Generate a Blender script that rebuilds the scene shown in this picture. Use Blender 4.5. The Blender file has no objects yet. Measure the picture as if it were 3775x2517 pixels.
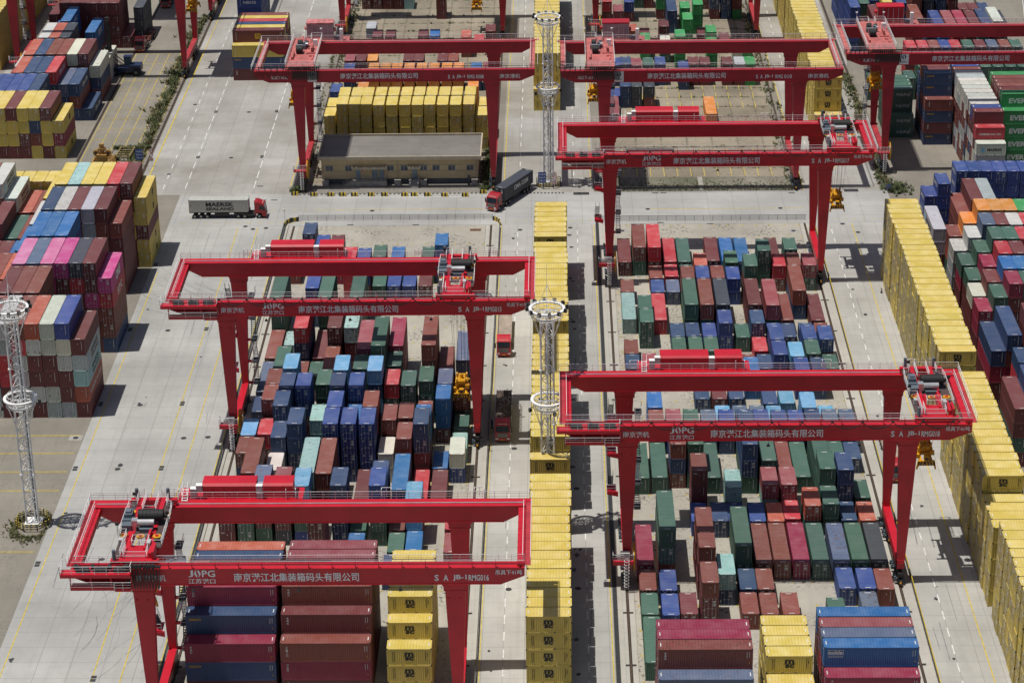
import bpy, math, random
from mathutils import Matrix, Vector
random.seed(7)
scene = bpy.context.scene
COL = scene.collection
R_ = math.radians

# ------------------------------------------------------------------ camera, sky, sun, exposure
CAM_ROT = ((0.99979694, 0.0151051, -0.0133385), (0.00585614, 0.41555818, 0.90954775), (0.01928174, -0.90944116, 0.41538534))
cam_data = bpy.data.cameras.new("camera")
cam_data.lens = 82.939
cam_data.sensor_width = 36.0
cam_data.sensor_fit = 'HORIZONTAL'
cam_data.clip_start = 1.0
cam_data.clip_end = 4000.0
cam = bpy.data.objects.new("camera", cam_data)
COL.objects.link(cam)
cam.matrix_world = Matrix.Translation((0, 0, 177.0)) @ Matrix(CAM_ROT).transposed().to_4x4()
scene.camera = cam

SUN = Vector((-0.253, -0.040, 0.966)).normalized()
world = bpy.data.worlds.new("World")
scene.world = world
world.use_nodes = True
wn = world.node_tree
bg = wn.nodes["Background"]
sky = wn.nodes.new("ShaderNodeTexSky")
sky.sky_type = 'NISHITA'
sky.sun_disc = False
sky.sun_elevation = math.asin(SUN.z)
sky.sun_rotation = math.atan2(SUN.x, SUN.y)
sky.air_density = 1.0
sky.dust_density = 2.0
wn.links.new(sky.outputs[0], bg.inputs[0])
bg.inputs[1].default_value = 0.062
sun_data = bpy.data.lights.new("sun", 'SUN')
sun_data.energy = 4.6
sun_data.angle = R_(0.5)
sun_data.color = (1.0, 0.965, 0.90)
sun = bpy.data.objects.new("sun", sun_data)
COL.objects.link(sun)
sun.rotation_euler = SUN.to_track_quat('Z', 'Y').to_euler()
sun.location = (0, 300, 300)
scene.view_settings.view_transform = 'Standard'
scene.view_settings.look = 'None'
scene.view_settings.exposure = -0.22
scene.view_settings.gamma = 1.0
try:
    scene.view_settings.use_curve_mapping = False
except Exception:
    pass

# ------------------------------------------------------------------ helpers
class MB:
    """collects faces of one mesh"""
    def __init__(self):
        self.v = []; self.f = []; self.m = []
    def poly(self, pts, mi=0):
        n = len(self.v); self.v += [tuple(p) for p in pts]
        self.f.append(tuple(range(n, n + len(pts)))); self.m.append(mi)
    def box(self, x0, x1, y0, y1, z0, z1, mi=0):
        n = len(self.v)
        self.v += [(x0,y0,z0),(x1,y0,z0),(x1,y1,z0),(x0,y1,z0),(x0,y0,z1),(x1,y0,z1),(x1,y1,z1),(x0,y1,z1)]
        for q in ((0,3,2,1),(4,5,6,7),(0,1,5,4),(1,2,6,5),(2,3,7,6),(3,0,4,7)):
            self.f.append(tuple(n + i for i in q)); self.m.append(mi)
    def hexa(self, a, b, mi=0):
        """two quads a (bottom) and b (top), same winding"""
        n = len(self.v); self.v += [tuple(p) for p in a] + [tuple(p) for p in b]
        for q in ((0,3,2,1),(4,5,6,7),(0,1,5,4),(1,2,6,5),(2,3,7,6),(3,0,4,7)):
            self.f.append(tuple(n + i for i in q)); self.m.append(mi)
    def prism_xz(self, pts, y0, y1, mi=0):
        n = len(self.v); k = len(pts)
        self.v += [(x, y0, z) for x, z in pts] + [(x, y1, z) for x, z in pts]
        self.f.append(tuple(range(n, n + k))); self.m.append(mi)
        self.f.append(tuple(range(n + 2*k - 1, n + k - 1, -1))); self.m.append(mi)
        for i in range(k):
            j = (i + 1) % k
            self.f.append((n + j, n + i, n + k + i, n + k + j)); self.m.append(mi)
    def prism_xy(self, pts, z0, z1, mi=0):
        n = len(self.v); k = len(pts)
        self.v += [(x, y, z0) for x, y in pts] + [(x, y, z1) for x, y in pts]
        self.f.append(tuple(range(n + k - 1, n - 1, -1))); self.m.append(mi)
        self.f.append(tuple(range(n + k, n + 2*k))); self.m.append(mi)
        for i in range(k):
            j = (i + 1) % k
            self.f.append((n + i, n + j, n + k + j, n + k + i)); self.m.append(mi)
    def tube(self, p, q, r, n=5, mi=0, r2=None, caps=False):
        p = Vector(p); q = Vector(q); d = q - p
        if d.length < 1e-6: return
        d.normalize()
        a = d.orthogonal().normalized(); b = d.cross(a)
        r2 = r if r2 is None else r2
        s = len(self.v)
        for c, rr in ((p, r), (q, r2)):
            for i in range(n):
                t = 2*math.pi*i/n
                self.v.append(tuple(c + (a*math.cos(t) + b*math.sin(t))*rr))
        for i in range(n):
            j = (i + 1) % n
            self.f.append((s + i, s + j, s + n + j, s + n + i)); self.m.append(mi)
        if caps:
            self.f.append(tuple(s + n - 1 - i for i in range(n))); self.m.append(mi)
            self.f.append(tuple(s + n + i for i in range(n))); self.m.append(mi)
    def path(self, pts, r, n=5, mi=0):
        for a, b in zip(pts, pts[1:]): self.tube(a, b, r, n, mi)
    def ring(self, c, rad, r, seg=28, n=5, mi=0, flat=None):
        pts = [(c[0] + rad*math.cos(2*math.pi*i/seg), c[1] + rad*math.sin(2*math.pi*i/seg), c[2]) for i in range(seg + 1)]
        self.path(pts, r, n, mi)
    def band(self, c, r0, r1, z0, z1, seg=32, mi=0):
        s = len(self.v)
        for i in range(seg):
            t = 2*math.pi*i/seg; co, si = math.cos(t), math.sin(t)
            for rr, z in ((r0, z0), (r1, z0), (r1, z1), (r0, z1)):
                self.v.append((c[0] + rr*co, c[1] + rr*si, c[2] + z))
        for i in range(seg):
            a = s + 4*i; b = s + 4*((i + 1) % seg)
            for k in range(4):
                l = (k + 1) % 4
                self.f.append((a + k, b + k, b + l, a + l)); self.m.append(mi)
    def add(self, o, mat=None, mi=None):
        n = len(self.v)
        self.v += [tuple(mat @ Vector(p)) for p in o.v] if mat is not None else list(o.v)
        self.f += [tuple(n + i for i in f) for f in o.f]
        self.m += [mi]*len(o.m) if mi is not None else list(o.m)
    def mesh(self, name, mats, smooth=False):
        me = bpy.data.meshes.new(name)
        me.from_pydata(self.v, [], self.f)
        for m in mats: me.materials.append(m)
        if len(mats) > 1: me.polygons.foreach_set("material_index", self.m)
        if smooth: me.polygons.foreach_set("use_smooth", [True]*len(self.f))
        me.update()
        return me
    def build(self, name, mats, parent=None, loc=(0,0,0), rotz=0.0, smooth=False):
        if not isinstance(mats, (list, tuple)): mats = [mats]
        return link(name, self.mesh(name, mats, smooth), parent, loc, rotz)

def link(name, me, parent=None, loc=(0,0,0), rotz=0.0):
    o = bpy.data.objects.new(name, me)
    COL.objects.link(o)
    o.location = loc
    o.rotation_euler = (0, 0, rotz)
    if parent is not None: o.parent = parent
    return o

def tag(o, label=None, cat=None, group=None, kind=None):
    if label: o["label"] = label
    if cat: o["category"] = cat
    if group: o["group"] = group
    if kind: o["kind"] = kind
    return o

def empty(name, loc, label, cat, group=None, rotz=0.0):
    o = bpy.data.objects.new(name, None)
    COL.objects.link(o)
    o.empty_display_size = 0.5
    o.location = loc
    o.rotation_euler = (0, 0, rotz)
    return tag(o, label, cat, group)

def kids(o): return CH.get(o.name, [])
def copy_tree(o, parent=None):
    c = o.copy(); COL.objects.link(c)
    for k in ("label", "group", "category"):
        if parent is None and k in c and k != "category": pass
    if parent is not None: c.parent = parent
    for ch in [x for x in o.children]: copy_tree(ch, c)
    return c

def lin(r, g, b):
    f = lambda c: (c/255/12.92 if c <= 10 else ((c/255 + 0.055)/1.055)**2.4)
    return (f(r), f(g), f(b))
def alb(r, g, b, k=1.35):
    """base colour of a thing whose sunlit top has this sRGB value in the photo"""
    return tuple(min(0.85, c/k) for c in lin(r, g, b))

# ---- text as flat polygons
_fc = {}
def text_mb(s, w, h, bold=0.0):
    key = (s, round(w, 3), round(h, 3), bold)
    if key in _fc: return _fc[key]
    cu = bpy.data.curves.new("lettering", 'FONT')
    cu.body = s; cu.size = 1.0; cu.offset = bold; cu.resolution_u = 2
    cu.fill_mode = 'FRONT'
    ob = bpy.data.objects.new("lettering_tmp", cu)
    COL.objects.link(ob)
    dg = bpy.context.evaluated_depsgraph_get()
    me = bpy.data.meshes.new_from_object(ob.evaluated_get(dg))
    mb = MB()
    if len(me.vertices):
        xs = [v.co.x for v in me.vertices]; ys = [v.co.y for v in me.vertices]
        x0, x1, y0, y1 = min(xs), max(xs), min(ys), max(ys)
        sx = w/max(1e-6, x1 - x0); sy = h/max(1e-6, y1 - y0)
        mb.v = [((v.co.x - x0)*sx, (v.co.y - y0)*sy, 0.0) for v in me.vertices]
        mb.f = [tuple(p.vertices) for p in me.polygons]
        mb.m = [0]*len(mb.f)
    bpy.data.meshes.remove(me)
    bpy.data.objects.remove(ob); bpy.data.curves.remove(cu)
    _fc[key] = mb
    return mb

FRONT = Matrix(((1,0,0,0),(0,0,-1,0),(0,1,0,0),(0,0,0,1)))          # text u,v -> x,z facing -y
def text_front(mb, s, x, y, z, w, h, mi, bold=0.0):
    mb.add(text_mb(s, w, h, bold), Matrix.Translation((x, y, z)) @ FRONT, mi)
def text_right(mb, s, x, y, z, w, h, mi, bold=0.0):                   # on a +x face, reads along +y
    M = Matrix(((0,0,1,0),(1,0,0,0),(0,1,0,0),(0,0,0,1)))
    mb.add(text_mb(s, w, h, bold), Matrix.Translation((x, y, z)) @ M, mi)
def text_left(mb, s, x, y, z, w, h, mi, bold=0.0):                    # on a -x face, reads along -y
    M = Matrix(((0,0,-1,0),(-1,0,0,0),(0,1,0,0),(0,0,0,1)))
    mb.add(text_mb(s, w, h, bold), Matrix.Translation((x, y, z)) @ M, mi)

# ------------------------------------------------------------------ materials
def nodes_of(name):
    m = bpy.data.materials.new(name); m.use_nodes = True
    nt = m.node_tree
    return m, nt, nt.nodes["Principled BSDF"]
def N(nt, t, **kw):
    n = nt.nodes.new(t)
    for k, v in kw.items():
        if k.startswith("i_"): n.inputs[k[2:].replace("_", " ")].default_value = v
        elif k.startswith("n") and k[1:].isdigit(): n.inputs[int(k[1:])].default_value = v
        else: setattr(n, k, v)
    return n
def mixc(nt, fac, a, b, blend='MIX'):
    n = nt.nodes.new("ShaderNodeMix"); n.data_type = 'RGBA'; n.blend_type = blend
    for sock, val in ((n.inputs[0], fac), (n.inputs[6], a), (n.inputs[7], b)):
        if hasattr(val, "is_output"): nt.links.new(val, sock)
        elif isinstance(val, (int, float)): sock.default_value = val
        else: sock.default_value = (*val, 1.0) if len(val) == 3 else val
    return n.outputs[2]
def math_(nt, op, a, b=None, clamp=False):
    n = nt.nodes.new("ShaderNodeMath"); n.operation = op; n.use_clamp = clamp
    for i, val in enumerate((a, b)):
        if val is None: continue
        if hasattr(val, "is_output"): nt.links.new(val, n.inputs[i])
        else: n.inputs[i].default_value = val
    return n.outputs[0]
def noise(nt, vec, scale, detail=3.0, rough=0.55):
    n = N(nt, "ShaderNodeTexNoise"); n.inputs["Scale"].default_value = scale
    n.inputs["Detail"].default_value = detail; n.inputs["Roughness"].default_value = rough
    if vec is not None: nt.links.new(vec, n.inputs["Vector"])
    return n.outputs["Fac"]
def ramp01(nt, x, lo, hi):
    n = N(nt, "ShaderNodeMapRange"); n.clamp = True
    nt.links.new(x, n.inputs[0]); n.inputs[1].default_value = lo; n.inputs[2].default_value = hi
    return n.outputs[0]
def scaled(nt, vec, s):
    n = N(nt, "ShaderNodeVectorMath", operation='MULTIPLY'); nt.links.new(vec, n.inputs[0]); n.inputs[1].default_value = s
    return n.outputs[0]

_mc = {}
def plain(name, col, rough=0.55, metal=0.0, var=0.12, scale=0.8):
    """painted or bare surface with a little dirt so that it is not one flat value"""
    if name in _mc: return _mc[name]
    m, nt, b = nodes_of(name)
    pos = N(nt, "ShaderNodeNewGeometry").outputs["Position"]
    n1 = noise(nt, pos, scale, 4.0)
    c = mixc(nt, ramp01(nt, n1, 0.35, 0.7), tuple(x*(1 - var) for x in col), tuple(min(0.9, x*(1 + var)) for x in col))
    nt.links.new(c, b.inputs["Base Color"])
    b.inputs["Roughness"].default_value = rough
    b.inputs["Metallic"].default_value = metal
    _mc[name] = m
    return m

def container_paint(name, stuff=False):
    m, nt, b = nodes_of(name)
    if stuff:
        at = N(nt, "ShaderNodeAttribute"); at.attribute_name = "Col"
        col, amt = at.outputs["Color"], at.outputs["Alpha"]
        vec = N(nt, "ShaderNodeNewGeometry").outputs["Position"]
    else:
        oi = N(nt, "ShaderNodeObjectInfo")
        col, amt = oi.outputs["Color"], oi.outputs["Alpha"]
        tc = N(nt, "ShaderNodeTexCoord").outputs["Object"]
        cx = N(nt, "ShaderNodeCombineXYZ")
        for i in range(3): nt.links.new(math_(nt, 'MULTIPLY', oi.outputs["Random"], (91.0, 57.0, 33.0)[i]), cx.inputs[i])
        va = N(nt, "ShaderNodeVectorMath", operation='ADD'); nt.links.new(tc, va.inputs[0]); nt.links.new(cx.outputs[0], va.inputs[1])
        vec = va.outputs[0]
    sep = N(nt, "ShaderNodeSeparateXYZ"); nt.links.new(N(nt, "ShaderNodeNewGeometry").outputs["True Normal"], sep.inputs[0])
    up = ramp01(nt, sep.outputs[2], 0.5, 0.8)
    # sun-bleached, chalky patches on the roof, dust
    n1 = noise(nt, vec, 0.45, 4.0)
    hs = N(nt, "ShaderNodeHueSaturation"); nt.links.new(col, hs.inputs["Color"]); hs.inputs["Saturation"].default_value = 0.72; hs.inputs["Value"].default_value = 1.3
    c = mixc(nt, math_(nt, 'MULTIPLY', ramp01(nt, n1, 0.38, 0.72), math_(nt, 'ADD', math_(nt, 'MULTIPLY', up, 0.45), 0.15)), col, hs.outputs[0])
    # scrapes across the roof and streaks down the sides
    s1 = noise(nt, scaled(nt, vec, (0.7, 5.0, 0.25)), 1.6, 3.0)
    dark = ramp01(nt, s1, 0.56, 0.72)
    c = mixc(nt, math_(nt, 'MULTIPLY', dark, math_(nt, 'MULTIPLY', amt, 0.55)), c, (0.035, 0.028, 0.024))
    n3 = noise(nt, vec, 1.7, 6.0, 0.65)
    rust = ramp01(nt, math_(nt, 'ADD', n3, math_(nt, 'MULTIPLY', amt, 0.16)), 0.70, 0.76)
    c = mixc(nt, math_(nt, 'MULTIPLY', rust, math_(nt, 'MULTIPLY', amt, 0.95, True)), c, (0.10, 0.042, 0.022))
    # grime low on the walls and in fine speckle
    n4 = noise(nt, vec, 6.0, 4.0, 0.7)
    c = mixc(nt, math_(nt, 'MULTIPLY', ramp01(nt, n4, 0.5, 0.75), 0.22), c, (0.06, 0.05, 0.045))
    nt.links.new(c, b.inputs["Base Color"])
    b.inputs["Roughness"].default_value = 0.52
    return m

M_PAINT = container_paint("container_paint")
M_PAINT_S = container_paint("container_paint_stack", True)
M_DARK = plain("dark_steel", (0.022, 0.022, 0.025), 0.5)
M_BLACK = plain("black_rubber", (0.012, 0.012, 0.013), 0.7)
M_WHITE = plain("white_paint", (0.78, 0.78, 0.77), 0.45, var=0.06)
M_MARK = plain("white_marking", (0.62, 0.62, 0.60), 0.6, var=0.1)
M_LOGOK = plain("black_lettering", (0.015, 0.015, 0.017), 0.6)
M_LOGOY = plain("gold_lettering", (0.45, 0.27, 0.03), 0.6)
M_LOGOR = plain("red_lettering", (0.5, 0.03, 0.03), 0.6)
M_ROD = plain("galvanised_rod", (0.33, 0.33, 0.33), 0.45, 0.3)
M_RED = plain("crane_red", (0.50, 0.0105, 0.026), 0.42, var=0.10, scale=0.35)
M_REDF = plain("faded_crane_red", (0.40, 0.035, 0.045), 0.5, var=0.2, scale=0.5)
M_REDP = plain("pink_faded_deck", (0.46, 0.13, 0.12), 0.6, var=0.25, scale=0.6)
M_TEXT = plain("silver_lettering", (0.78, 0.80, 0.84), 0.5, var=0.05)
M_YEL = plain("machine_yellow", (0.62, 0.30, 0.012), 0.45, var=0.15)
M_GREY = plain("machine_grey", (0.12, 0.15, 0.18), 0.4)
M_LGREY = plain("light_grey_panel", (0.45, 0.45, 0.44), 0.5)
M_STEEL = plain("bright_steel", (0.6, 0.6, 0.6), 0.3, 0.6)
M_RAIL = plain("white_handrail", (0.72, 0.72, 0.72), 0.5, var=0.05)
M_GRATE = plain("walkway_grating", (0.07, 0.045, 0.045), 0.7)
M_CABLE = plain("black_cable", (0.02, 0.02, 0.022), 0.6)
M_GLASS = plain("dark_glass", (0.02, 0.03, 0.04), 0.08)
M_CONC = plain("cast_concrete", (0.33, 0.32, 0.30), 0.85, var=0.2)

# ------------------------------------------------------------------ ground, roads, markings
def concrete(name, col, sx=0.0, ox=0.0, sy=4.0, oy=0.0, along='y', patch=0.10, stain=0.3, joint=0.55, warm=None, mottled=0.0, weeds=0.0):
    m, nt, b = nodes_of(name)
    pos = N(nt, "ShaderNodeNewGeometry").outputs["Position"]
    sep = N(nt, "ShaderNodeSeparateXYZ"); nt.links.new(pos, sep.inputs[0])
    x, y = sep.outputs[0], sep.outputs[1]
    def cell(v, o, s): return math_(nt, 'FLOOR', math_(nt, 'DIVIDE', math_(nt, 'SUBTRACT', v, o), s))
    def line(v, o, s, w):
        fr = math_(nt, 'FRACT', math_(nt, 'DIVIDE', math_(nt, 'SUBTRACT', v, o), s))
        d = math_(nt, 'MULTIPLY', math_(nt, 'MINIMUM', fr, math_(nt, 'SUBTRACT', 1.0, fr)), s)
        return math_(nt, 'SUBTRACT', 1.0, ramp01(nt, d, w*0.5, w))
    c = col
    cc = N(nt, "ShaderNodeCombineXYZ")
    nt.links.new(cell(x, ox, sx or 7.0), cc.inputs[0]); nt.links.new(cell(y, oy, sy*3), cc.inputs[1])
    wn_ = N(nt, "ShaderNodeTexWhiteNoise", noise_dimensions='2D'); nt.links.new(cc.outputs[0], wn_.inputs["Vector"])
    c = mixc(nt, wn_.outputs["Value"], tuple(k*(1 - patch) for k in col), tuple(k*(1 + patch) for k in col))
    big = noise(nt, pos, 0.06, 5.0, 0.6)
    c = mixc(nt, ramp01(nt, big, 0.35, 0.7), c, tuple(k*(1 - stain) for k in (warm or col)))
    # wheel wear along the traffic
    st = (0.9, 0.035, 1.0) if along == 'y' else (0.035, 0.9, 1.0)
    wear = noise(nt, scaled(nt, pos, st), 1.0, 4.0, 0.6)
    c = mixc(nt, math_(nt, 'MULTIPLY', ramp01(nt, wear, 0.5, 0.75), 0.28*stain/0.3), c, tuple(k*0.55 for k in col))
    med = noise(nt, pos, 0.55, 6.0, 0.65)
    c = mixc(nt, math_(nt, 'MULTIPLY', ramp01(nt, med, 0.5, 0.8), 0.35), c, tuple(k*0.62 for k in col))
    spots = noise(nt, pos, 1.6, 5.0, 0.7)
    c = mixc(nt, math_(nt, 'MULTIPLY', ramp01(nt, spots, 0.66, 0.72), 0.35 + mottled*0.4), c, tuple(k*0.25 for k in col))
    if mottled:
        pat = noise(nt, pos, 0.16, 3.0, 0.5)
        f = math_(nt, 'MULTIPLY', ramp01(nt, spots, 0.52, 0.60), ramp01(nt, pat, 0.45, 0.6))
        c = mixc(nt, math_(nt, 'MULTIPLY', f, mottled), c, (0.035, 0.03, 0.025))
    fine = noise(nt, pos, 5.0, 3.0, 0.7)
    c = mixc(nt, math_(nt, 'MULTIPLY', fine, 0.22), c, tuple(k*0.6 for k in col))
    if joint:
        j = line(y, oy, sy, 0.05)
        if sx: j = math_(nt, 'MAXIMUM', j, line(x, ox, sx, 0.06))
        c = mixc(nt, math_(nt, 'MULTIPLY', j, joint), c, tuple(k*0.35 for k in col))
        if weeds:
            wj = line(y, oy, sy, 0.5)
            if sx: wj = math_(nt, 'MAXIMUM', wj, math_(nt, 'MULTIPLY', line(x, ox, sx, 0.35), 0.5))
            wnz = noise(nt, pos, 0.7, 4.0, 0.7)
            c = mixc(nt, math_(nt, 'MULTIPLY', math_(nt, 'MULTIPLY', wj, ramp01(nt, wnz, 0.42, 0.6)), weeds), c, (0.035, 0.04, 0.016))
    nt.links.new(c, b.inputs["Base Color"])
    b.inputs["Roughness"].default_value = 0.85
    return m

M_ROADL = concrete("road_concrete", (0.43, 0.425, 0.405), 4.65, -77.5, 4.05, 1.0, 'y', 0.07, 0.34)
M_ROADC = concrete("lane_concrete", (0.46, 0.45, 0.42), 3.0, -10.9, 4.05, 0.6, 'y', 0.06, 0.34)
M_CROSS = concrete("cross_road_concrete", (0.42, 0.415, 0.40), 5.2, 0.0, 4.3, 444.6, 'x', 0.06, 0.3)
M_PAD = concrete("yard_pad_concrete", (0.43, 0.40, 0.34), 0.0, 0.0, 13.46, 275.0, 'y', 0.08, 0.3, 0.4, mottled=0.85)
M_PADF = concrete("old_yard_concrete", (0.33, 0.285, 0.215), 5.6, 12.0, 6.73, 462.9, 'x', 0.12, 0.35, 0.6, warm=(0.25, 0.21, 0.15), mottled=0.5, weeds=0.9)
M_YARD = concrete("side_yard_concrete", (0.27, 0.245, 0.205), 6.0, -79.0, 6.65, 331.2, 'y', 0.10, 0.35, 0.3, mottled=0.25)
M_STRIP = concrete("rail_strip_concrete", (0.47, 0.45, 0.40), 0.0, 0.0, 3.0, 0.0, 'y', 0.08, 0.25, 0.3)
M_FARROAD = concrete("far_road_concrete", (0.40, 0.39, 0.365), 4.65, -87.2, 5.2, 1.0, 'y', 0.10, 0.35, warm=(0.36, 0.33, 0.28))
M_YLINE = plain("yellow_road_paint", (0.52, 0.40, 0.06), 0.7, var=0.25, scale=1.3)
M_WLINE = plain("white_road_paint", (0.66, 0.66, 0.64), 0.7, var=0.2, scale=1.3)
M_IRON = plain("cast_iron", (0.035, 0.035, 0.036), 0.6)
M_GRIT = plain("drain_grating", (0.03, 0.032, 0.035), 0.6, var=0.3, scale=2.0)
M_RAILT = plain("rail_trench", (0.035, 0.028, 0.022), 0.8, var=0.4, scale=2.0)
M_RUST = plain("rusty_rail", (0.11, 0.06, 0.035), 0.6, var=0.3, scale=2.0)

def sheet(name, rects, z, mat, kind='structure'):
    mb = MB()
    for i, (x0, x1, y0, y1) in enumerate(rects):
        # cut long sheets so that no polygon is extreme
        n = max(1, int((y1 - y0)//60))
        for k in range(n):
            a = y0 + (y1 - y0)*k/n; b_ = y0 + (y1 - y0)*(k + 1)/n
            mb.poly([(x0, a, z), (x1, a, z), (x1, b_, z), (x0, b_, z)])
    o = mb.build(name, mat)
    tag(o, kind=kind)
    return o

FAR = 900.0
sheet("ground", [(-1500, 1500, -200, 3000)], 0.0, M_YARD)
sheet("road_west", [(-79.0, -55.2, 150, 444.3)], 0.012, M_ROADL)
sheet("road_middle", [(-11.6, 7.75, 150, 444.3)], 0.012, M_ROADC)
sheet("road_east", [(51.75, 69.0, 150, 444.3)], 0.012, M_ROADC)
sheet("road_cross", [(-79.0, 69.0, 444.3, 462.5)], 0.012, M_CROSS)
sheet("road_far_west", [(-88.6, -55.2, 462.5, FAR)], 0.012, M_FARROAD)
sheet("road_far_middle", [(-11.6, 7.75, 462.5, FAR)], 0.012, M_FARROAD)
sheet("road_far_east", [(51.6, 69.0, 462.5, FAR)], 0.012, M_FARROAD)
sheet("road_outer_west", [(-134.0, -131.5, 462.5, FAR)], 0.012, M_FARROAD)
sheet("yard_pad_west", [(-52.3, -14.4, 150, 444.2)], 0.012, M_PAD)
sheet("yard_pad_east", [(11.0, 48.9, 150, 444.2)], 0.012, M_PAD)
sheet("yard_pad_far_west", [(-52.2, -14.4, 462.6, FAR)], 0.012, M_PADF)
sheet("yard_pad_far_east", [(11.0, 48.9, 462.6, FAR)], 0.012, M_PADF)
sheet("kerb_strips", [(-55.1, -54.4, 150, 446), (-13.0+0.75, -11.65, 150, 446), (8.5, 9.2, 150, 446), (50.9, 51.7, 150, 446)], 0.10, M_STRIP)
strips = []
for xr in (-53.27, -13.27, 9.95, 50.0):
    strips += [(xr - 1.0, xr - 0.22, 150, 444.2), (xr + 0.22, xr + 1.0, 150, 444.2)]
sheet("crane_runway", strips, 0.02, M_STRIP)
mb = MB(); mr = MB()
for xr in (-53.27, -13.27, 9.95, 50.0):
    for a, b_ in ((150, 444.2), (462.6, FAR)):
        mb.poly([(xr - 0.22, a, 0.016), (xr + 0.22, a, 0.016), (xr + 0.22, b_, 0.016), (xr - 0.22, b_, 0.016)])
        mr.box(xr - 0.05, xr + 0.05, a, b_, 0.017, 0.09)
for xr in (-89.1, -104.6, -129.1, 69.7, 109.7):
    for a, b_ in ((465, FAR),):
        mb.poly([(xr - 0.3, a, 0.016), (xr + 0.3, a, 0.016), (xr + 0.3, b_, 0.016), (xr - 0.3, b_, 0.016)])
        mr.box(xr - 0.05, xr + 0.05, a, b_, 0.017, 0.09)
for y in range(265, 440, 14):
    for xr in (-53.27, -13.27, 9.95, 50.0):
        mb.poly([(xr - 0.75, y, 0.026), (xr + 0.75, y, 0.026), (xr + 0.75, y + 0.5, 0.026), (xr - 0.75, y + 0.5, 0.026)])
tag(mb.build("ground_rail_trench", M_RAILT), kind='structure')
tag(mr.build("ground_crane_rails", M_RUST), kind='structure')
# drainage channel beside the east block
sheet("ground_drain_channel", [(7.85, 8.45, 150, 446)], 0.02, M_GRIT)

def rects_obj(name, rs, z, mat):
    mb = MB()
    for x0, x1, y0, y1 in rs: mb.poly([(x0, y0, z), (x1, y0, z), (x1, y1, z), (x0, y1, z)])
    return tag(mb.build(name, mat), kind='structure')
yl = [(-77.58, -77.40, 150, 421), (-64.68, -64.50, 150, 443.5), (-60.70, -60.52, 150, 443.5), (-55.75, -55.60, 150, 440),
      (-11.2, -11.05, 150, 444), (7.40, 7.58, 150, 444), (59.38, 59.56, 150, 444), (51.45, 51.6, 150, 444),
      (-49, -15, 453.2, 453.4), (18.5, 51, 452.4, 452.6),
      (-87.4, -87.2, 470, FAR), (-56.4, -56.2, 467, 500), (-11.2, -11.0, 470, FAR), (7.1, 7.3, 470, FAR), (51.5, 51.7, 463, FAR), (59.6, 59.75, 475, 560)]
for k in range(13):
    yl += [(-76.5 + 2.2*k, -75.4 + 2.2*k, 446.0, 446.16), (-76.5 + 2.2*k, -75.4 + 2.2*k, 453.2, 453.36)]
for k in range(16): yl.append((52.2 + 1.9*k, 53.2 + 1.9*k, 446.1, 446.26)); yl.append((-10.8 + 1.9*k, -9.8 + 1.9*k, 446.1, 446.26)) if k < 10 else None
for y in (331.2, 337.6, 344.2, 350.7, 311.5, 364.0):
    yl += [(-97, -79.6, y - 0.12, y), (-97, -79.6, y + 0.18, y + 0.30)]
rects_obj("road_yellow_lines", yl, 0.024, M_YLINE)
wl = []
for k in range(48):
    y = 226 + 4.6*k
    if y < 441: wl += [(-7.92, -7.76, y, y + 2.4), (4.02, 4.18, y + 1.1, y + 3.5), (55.0, 55.16, y + 0.7, y + 3.1)]
for k in range(26):
    y = 466 + 6.2*k
    wl += [(-83.3, -83.12, y, y + 2.6), (-7.9, -7.74, y, y + 2.6), (3.6, 3.76, y, y + 2.6), (54.6, 54.76, y, y + 2.6), (-64.1, -63.92, y, y + 4.6), (-78.6, -78.44, y, y + 4.0)]
wl += [(-50, -18, 460.2, 460.35)]
rects_obj("road_white_lines", wl, 0.024, M_WLINE)
pad = []
for y in [275.3 + 6.733*k - 0.35 for k in range(26)]:
    for r in range(14):
        pad += [(11.75 + 2.86*r - 0.5, 11.75 + 2.86*r + 0.1, y - 0.06, y + 0.06), (11.75 + 2.86*r - 0.26, 11.75 + 2.86*r - 0.14, y - 0.4, y + 0.4)]
for y in [266.2 + 6.733*k - 0.35 for k in range(26)]:
    for r in range(14):
        pad += [(-51.6 + 2.86*r - 0.5, -51.6 + 2.86*r + 0.1, y - 0.06, y + 0.06), (-51.6 + 2.86*r - 0.26, -51.6 + 2.86*r - 0.14, y - 0.4, y + 0.4)]
for r in range(13):
    pad.append((11.75 + 2.86*r - 0.3, 11.75 + 2.86*r - 0.15, 471.5, 476.6))
    for y in (484, 515.6, 522.3, 529.0):
        pad.append((11.75 + 2.86*r - 0.3, 11.75 + 2.86*r - 0.15, y, y + 4.6))
for k in range(7):
    pad.append((-104.0 + 2.75*k, -103.85 + 2.75*k, 468, 560))
for y in (497.2, 504.1, 511.2, 518.0, 525.4, 532.2, 539, 552, 560):
    pad.append((-104, -92, y, y + 0.14))
rects_obj("yard_slot_markings", pad, 0.026, M_YLINE)
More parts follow.
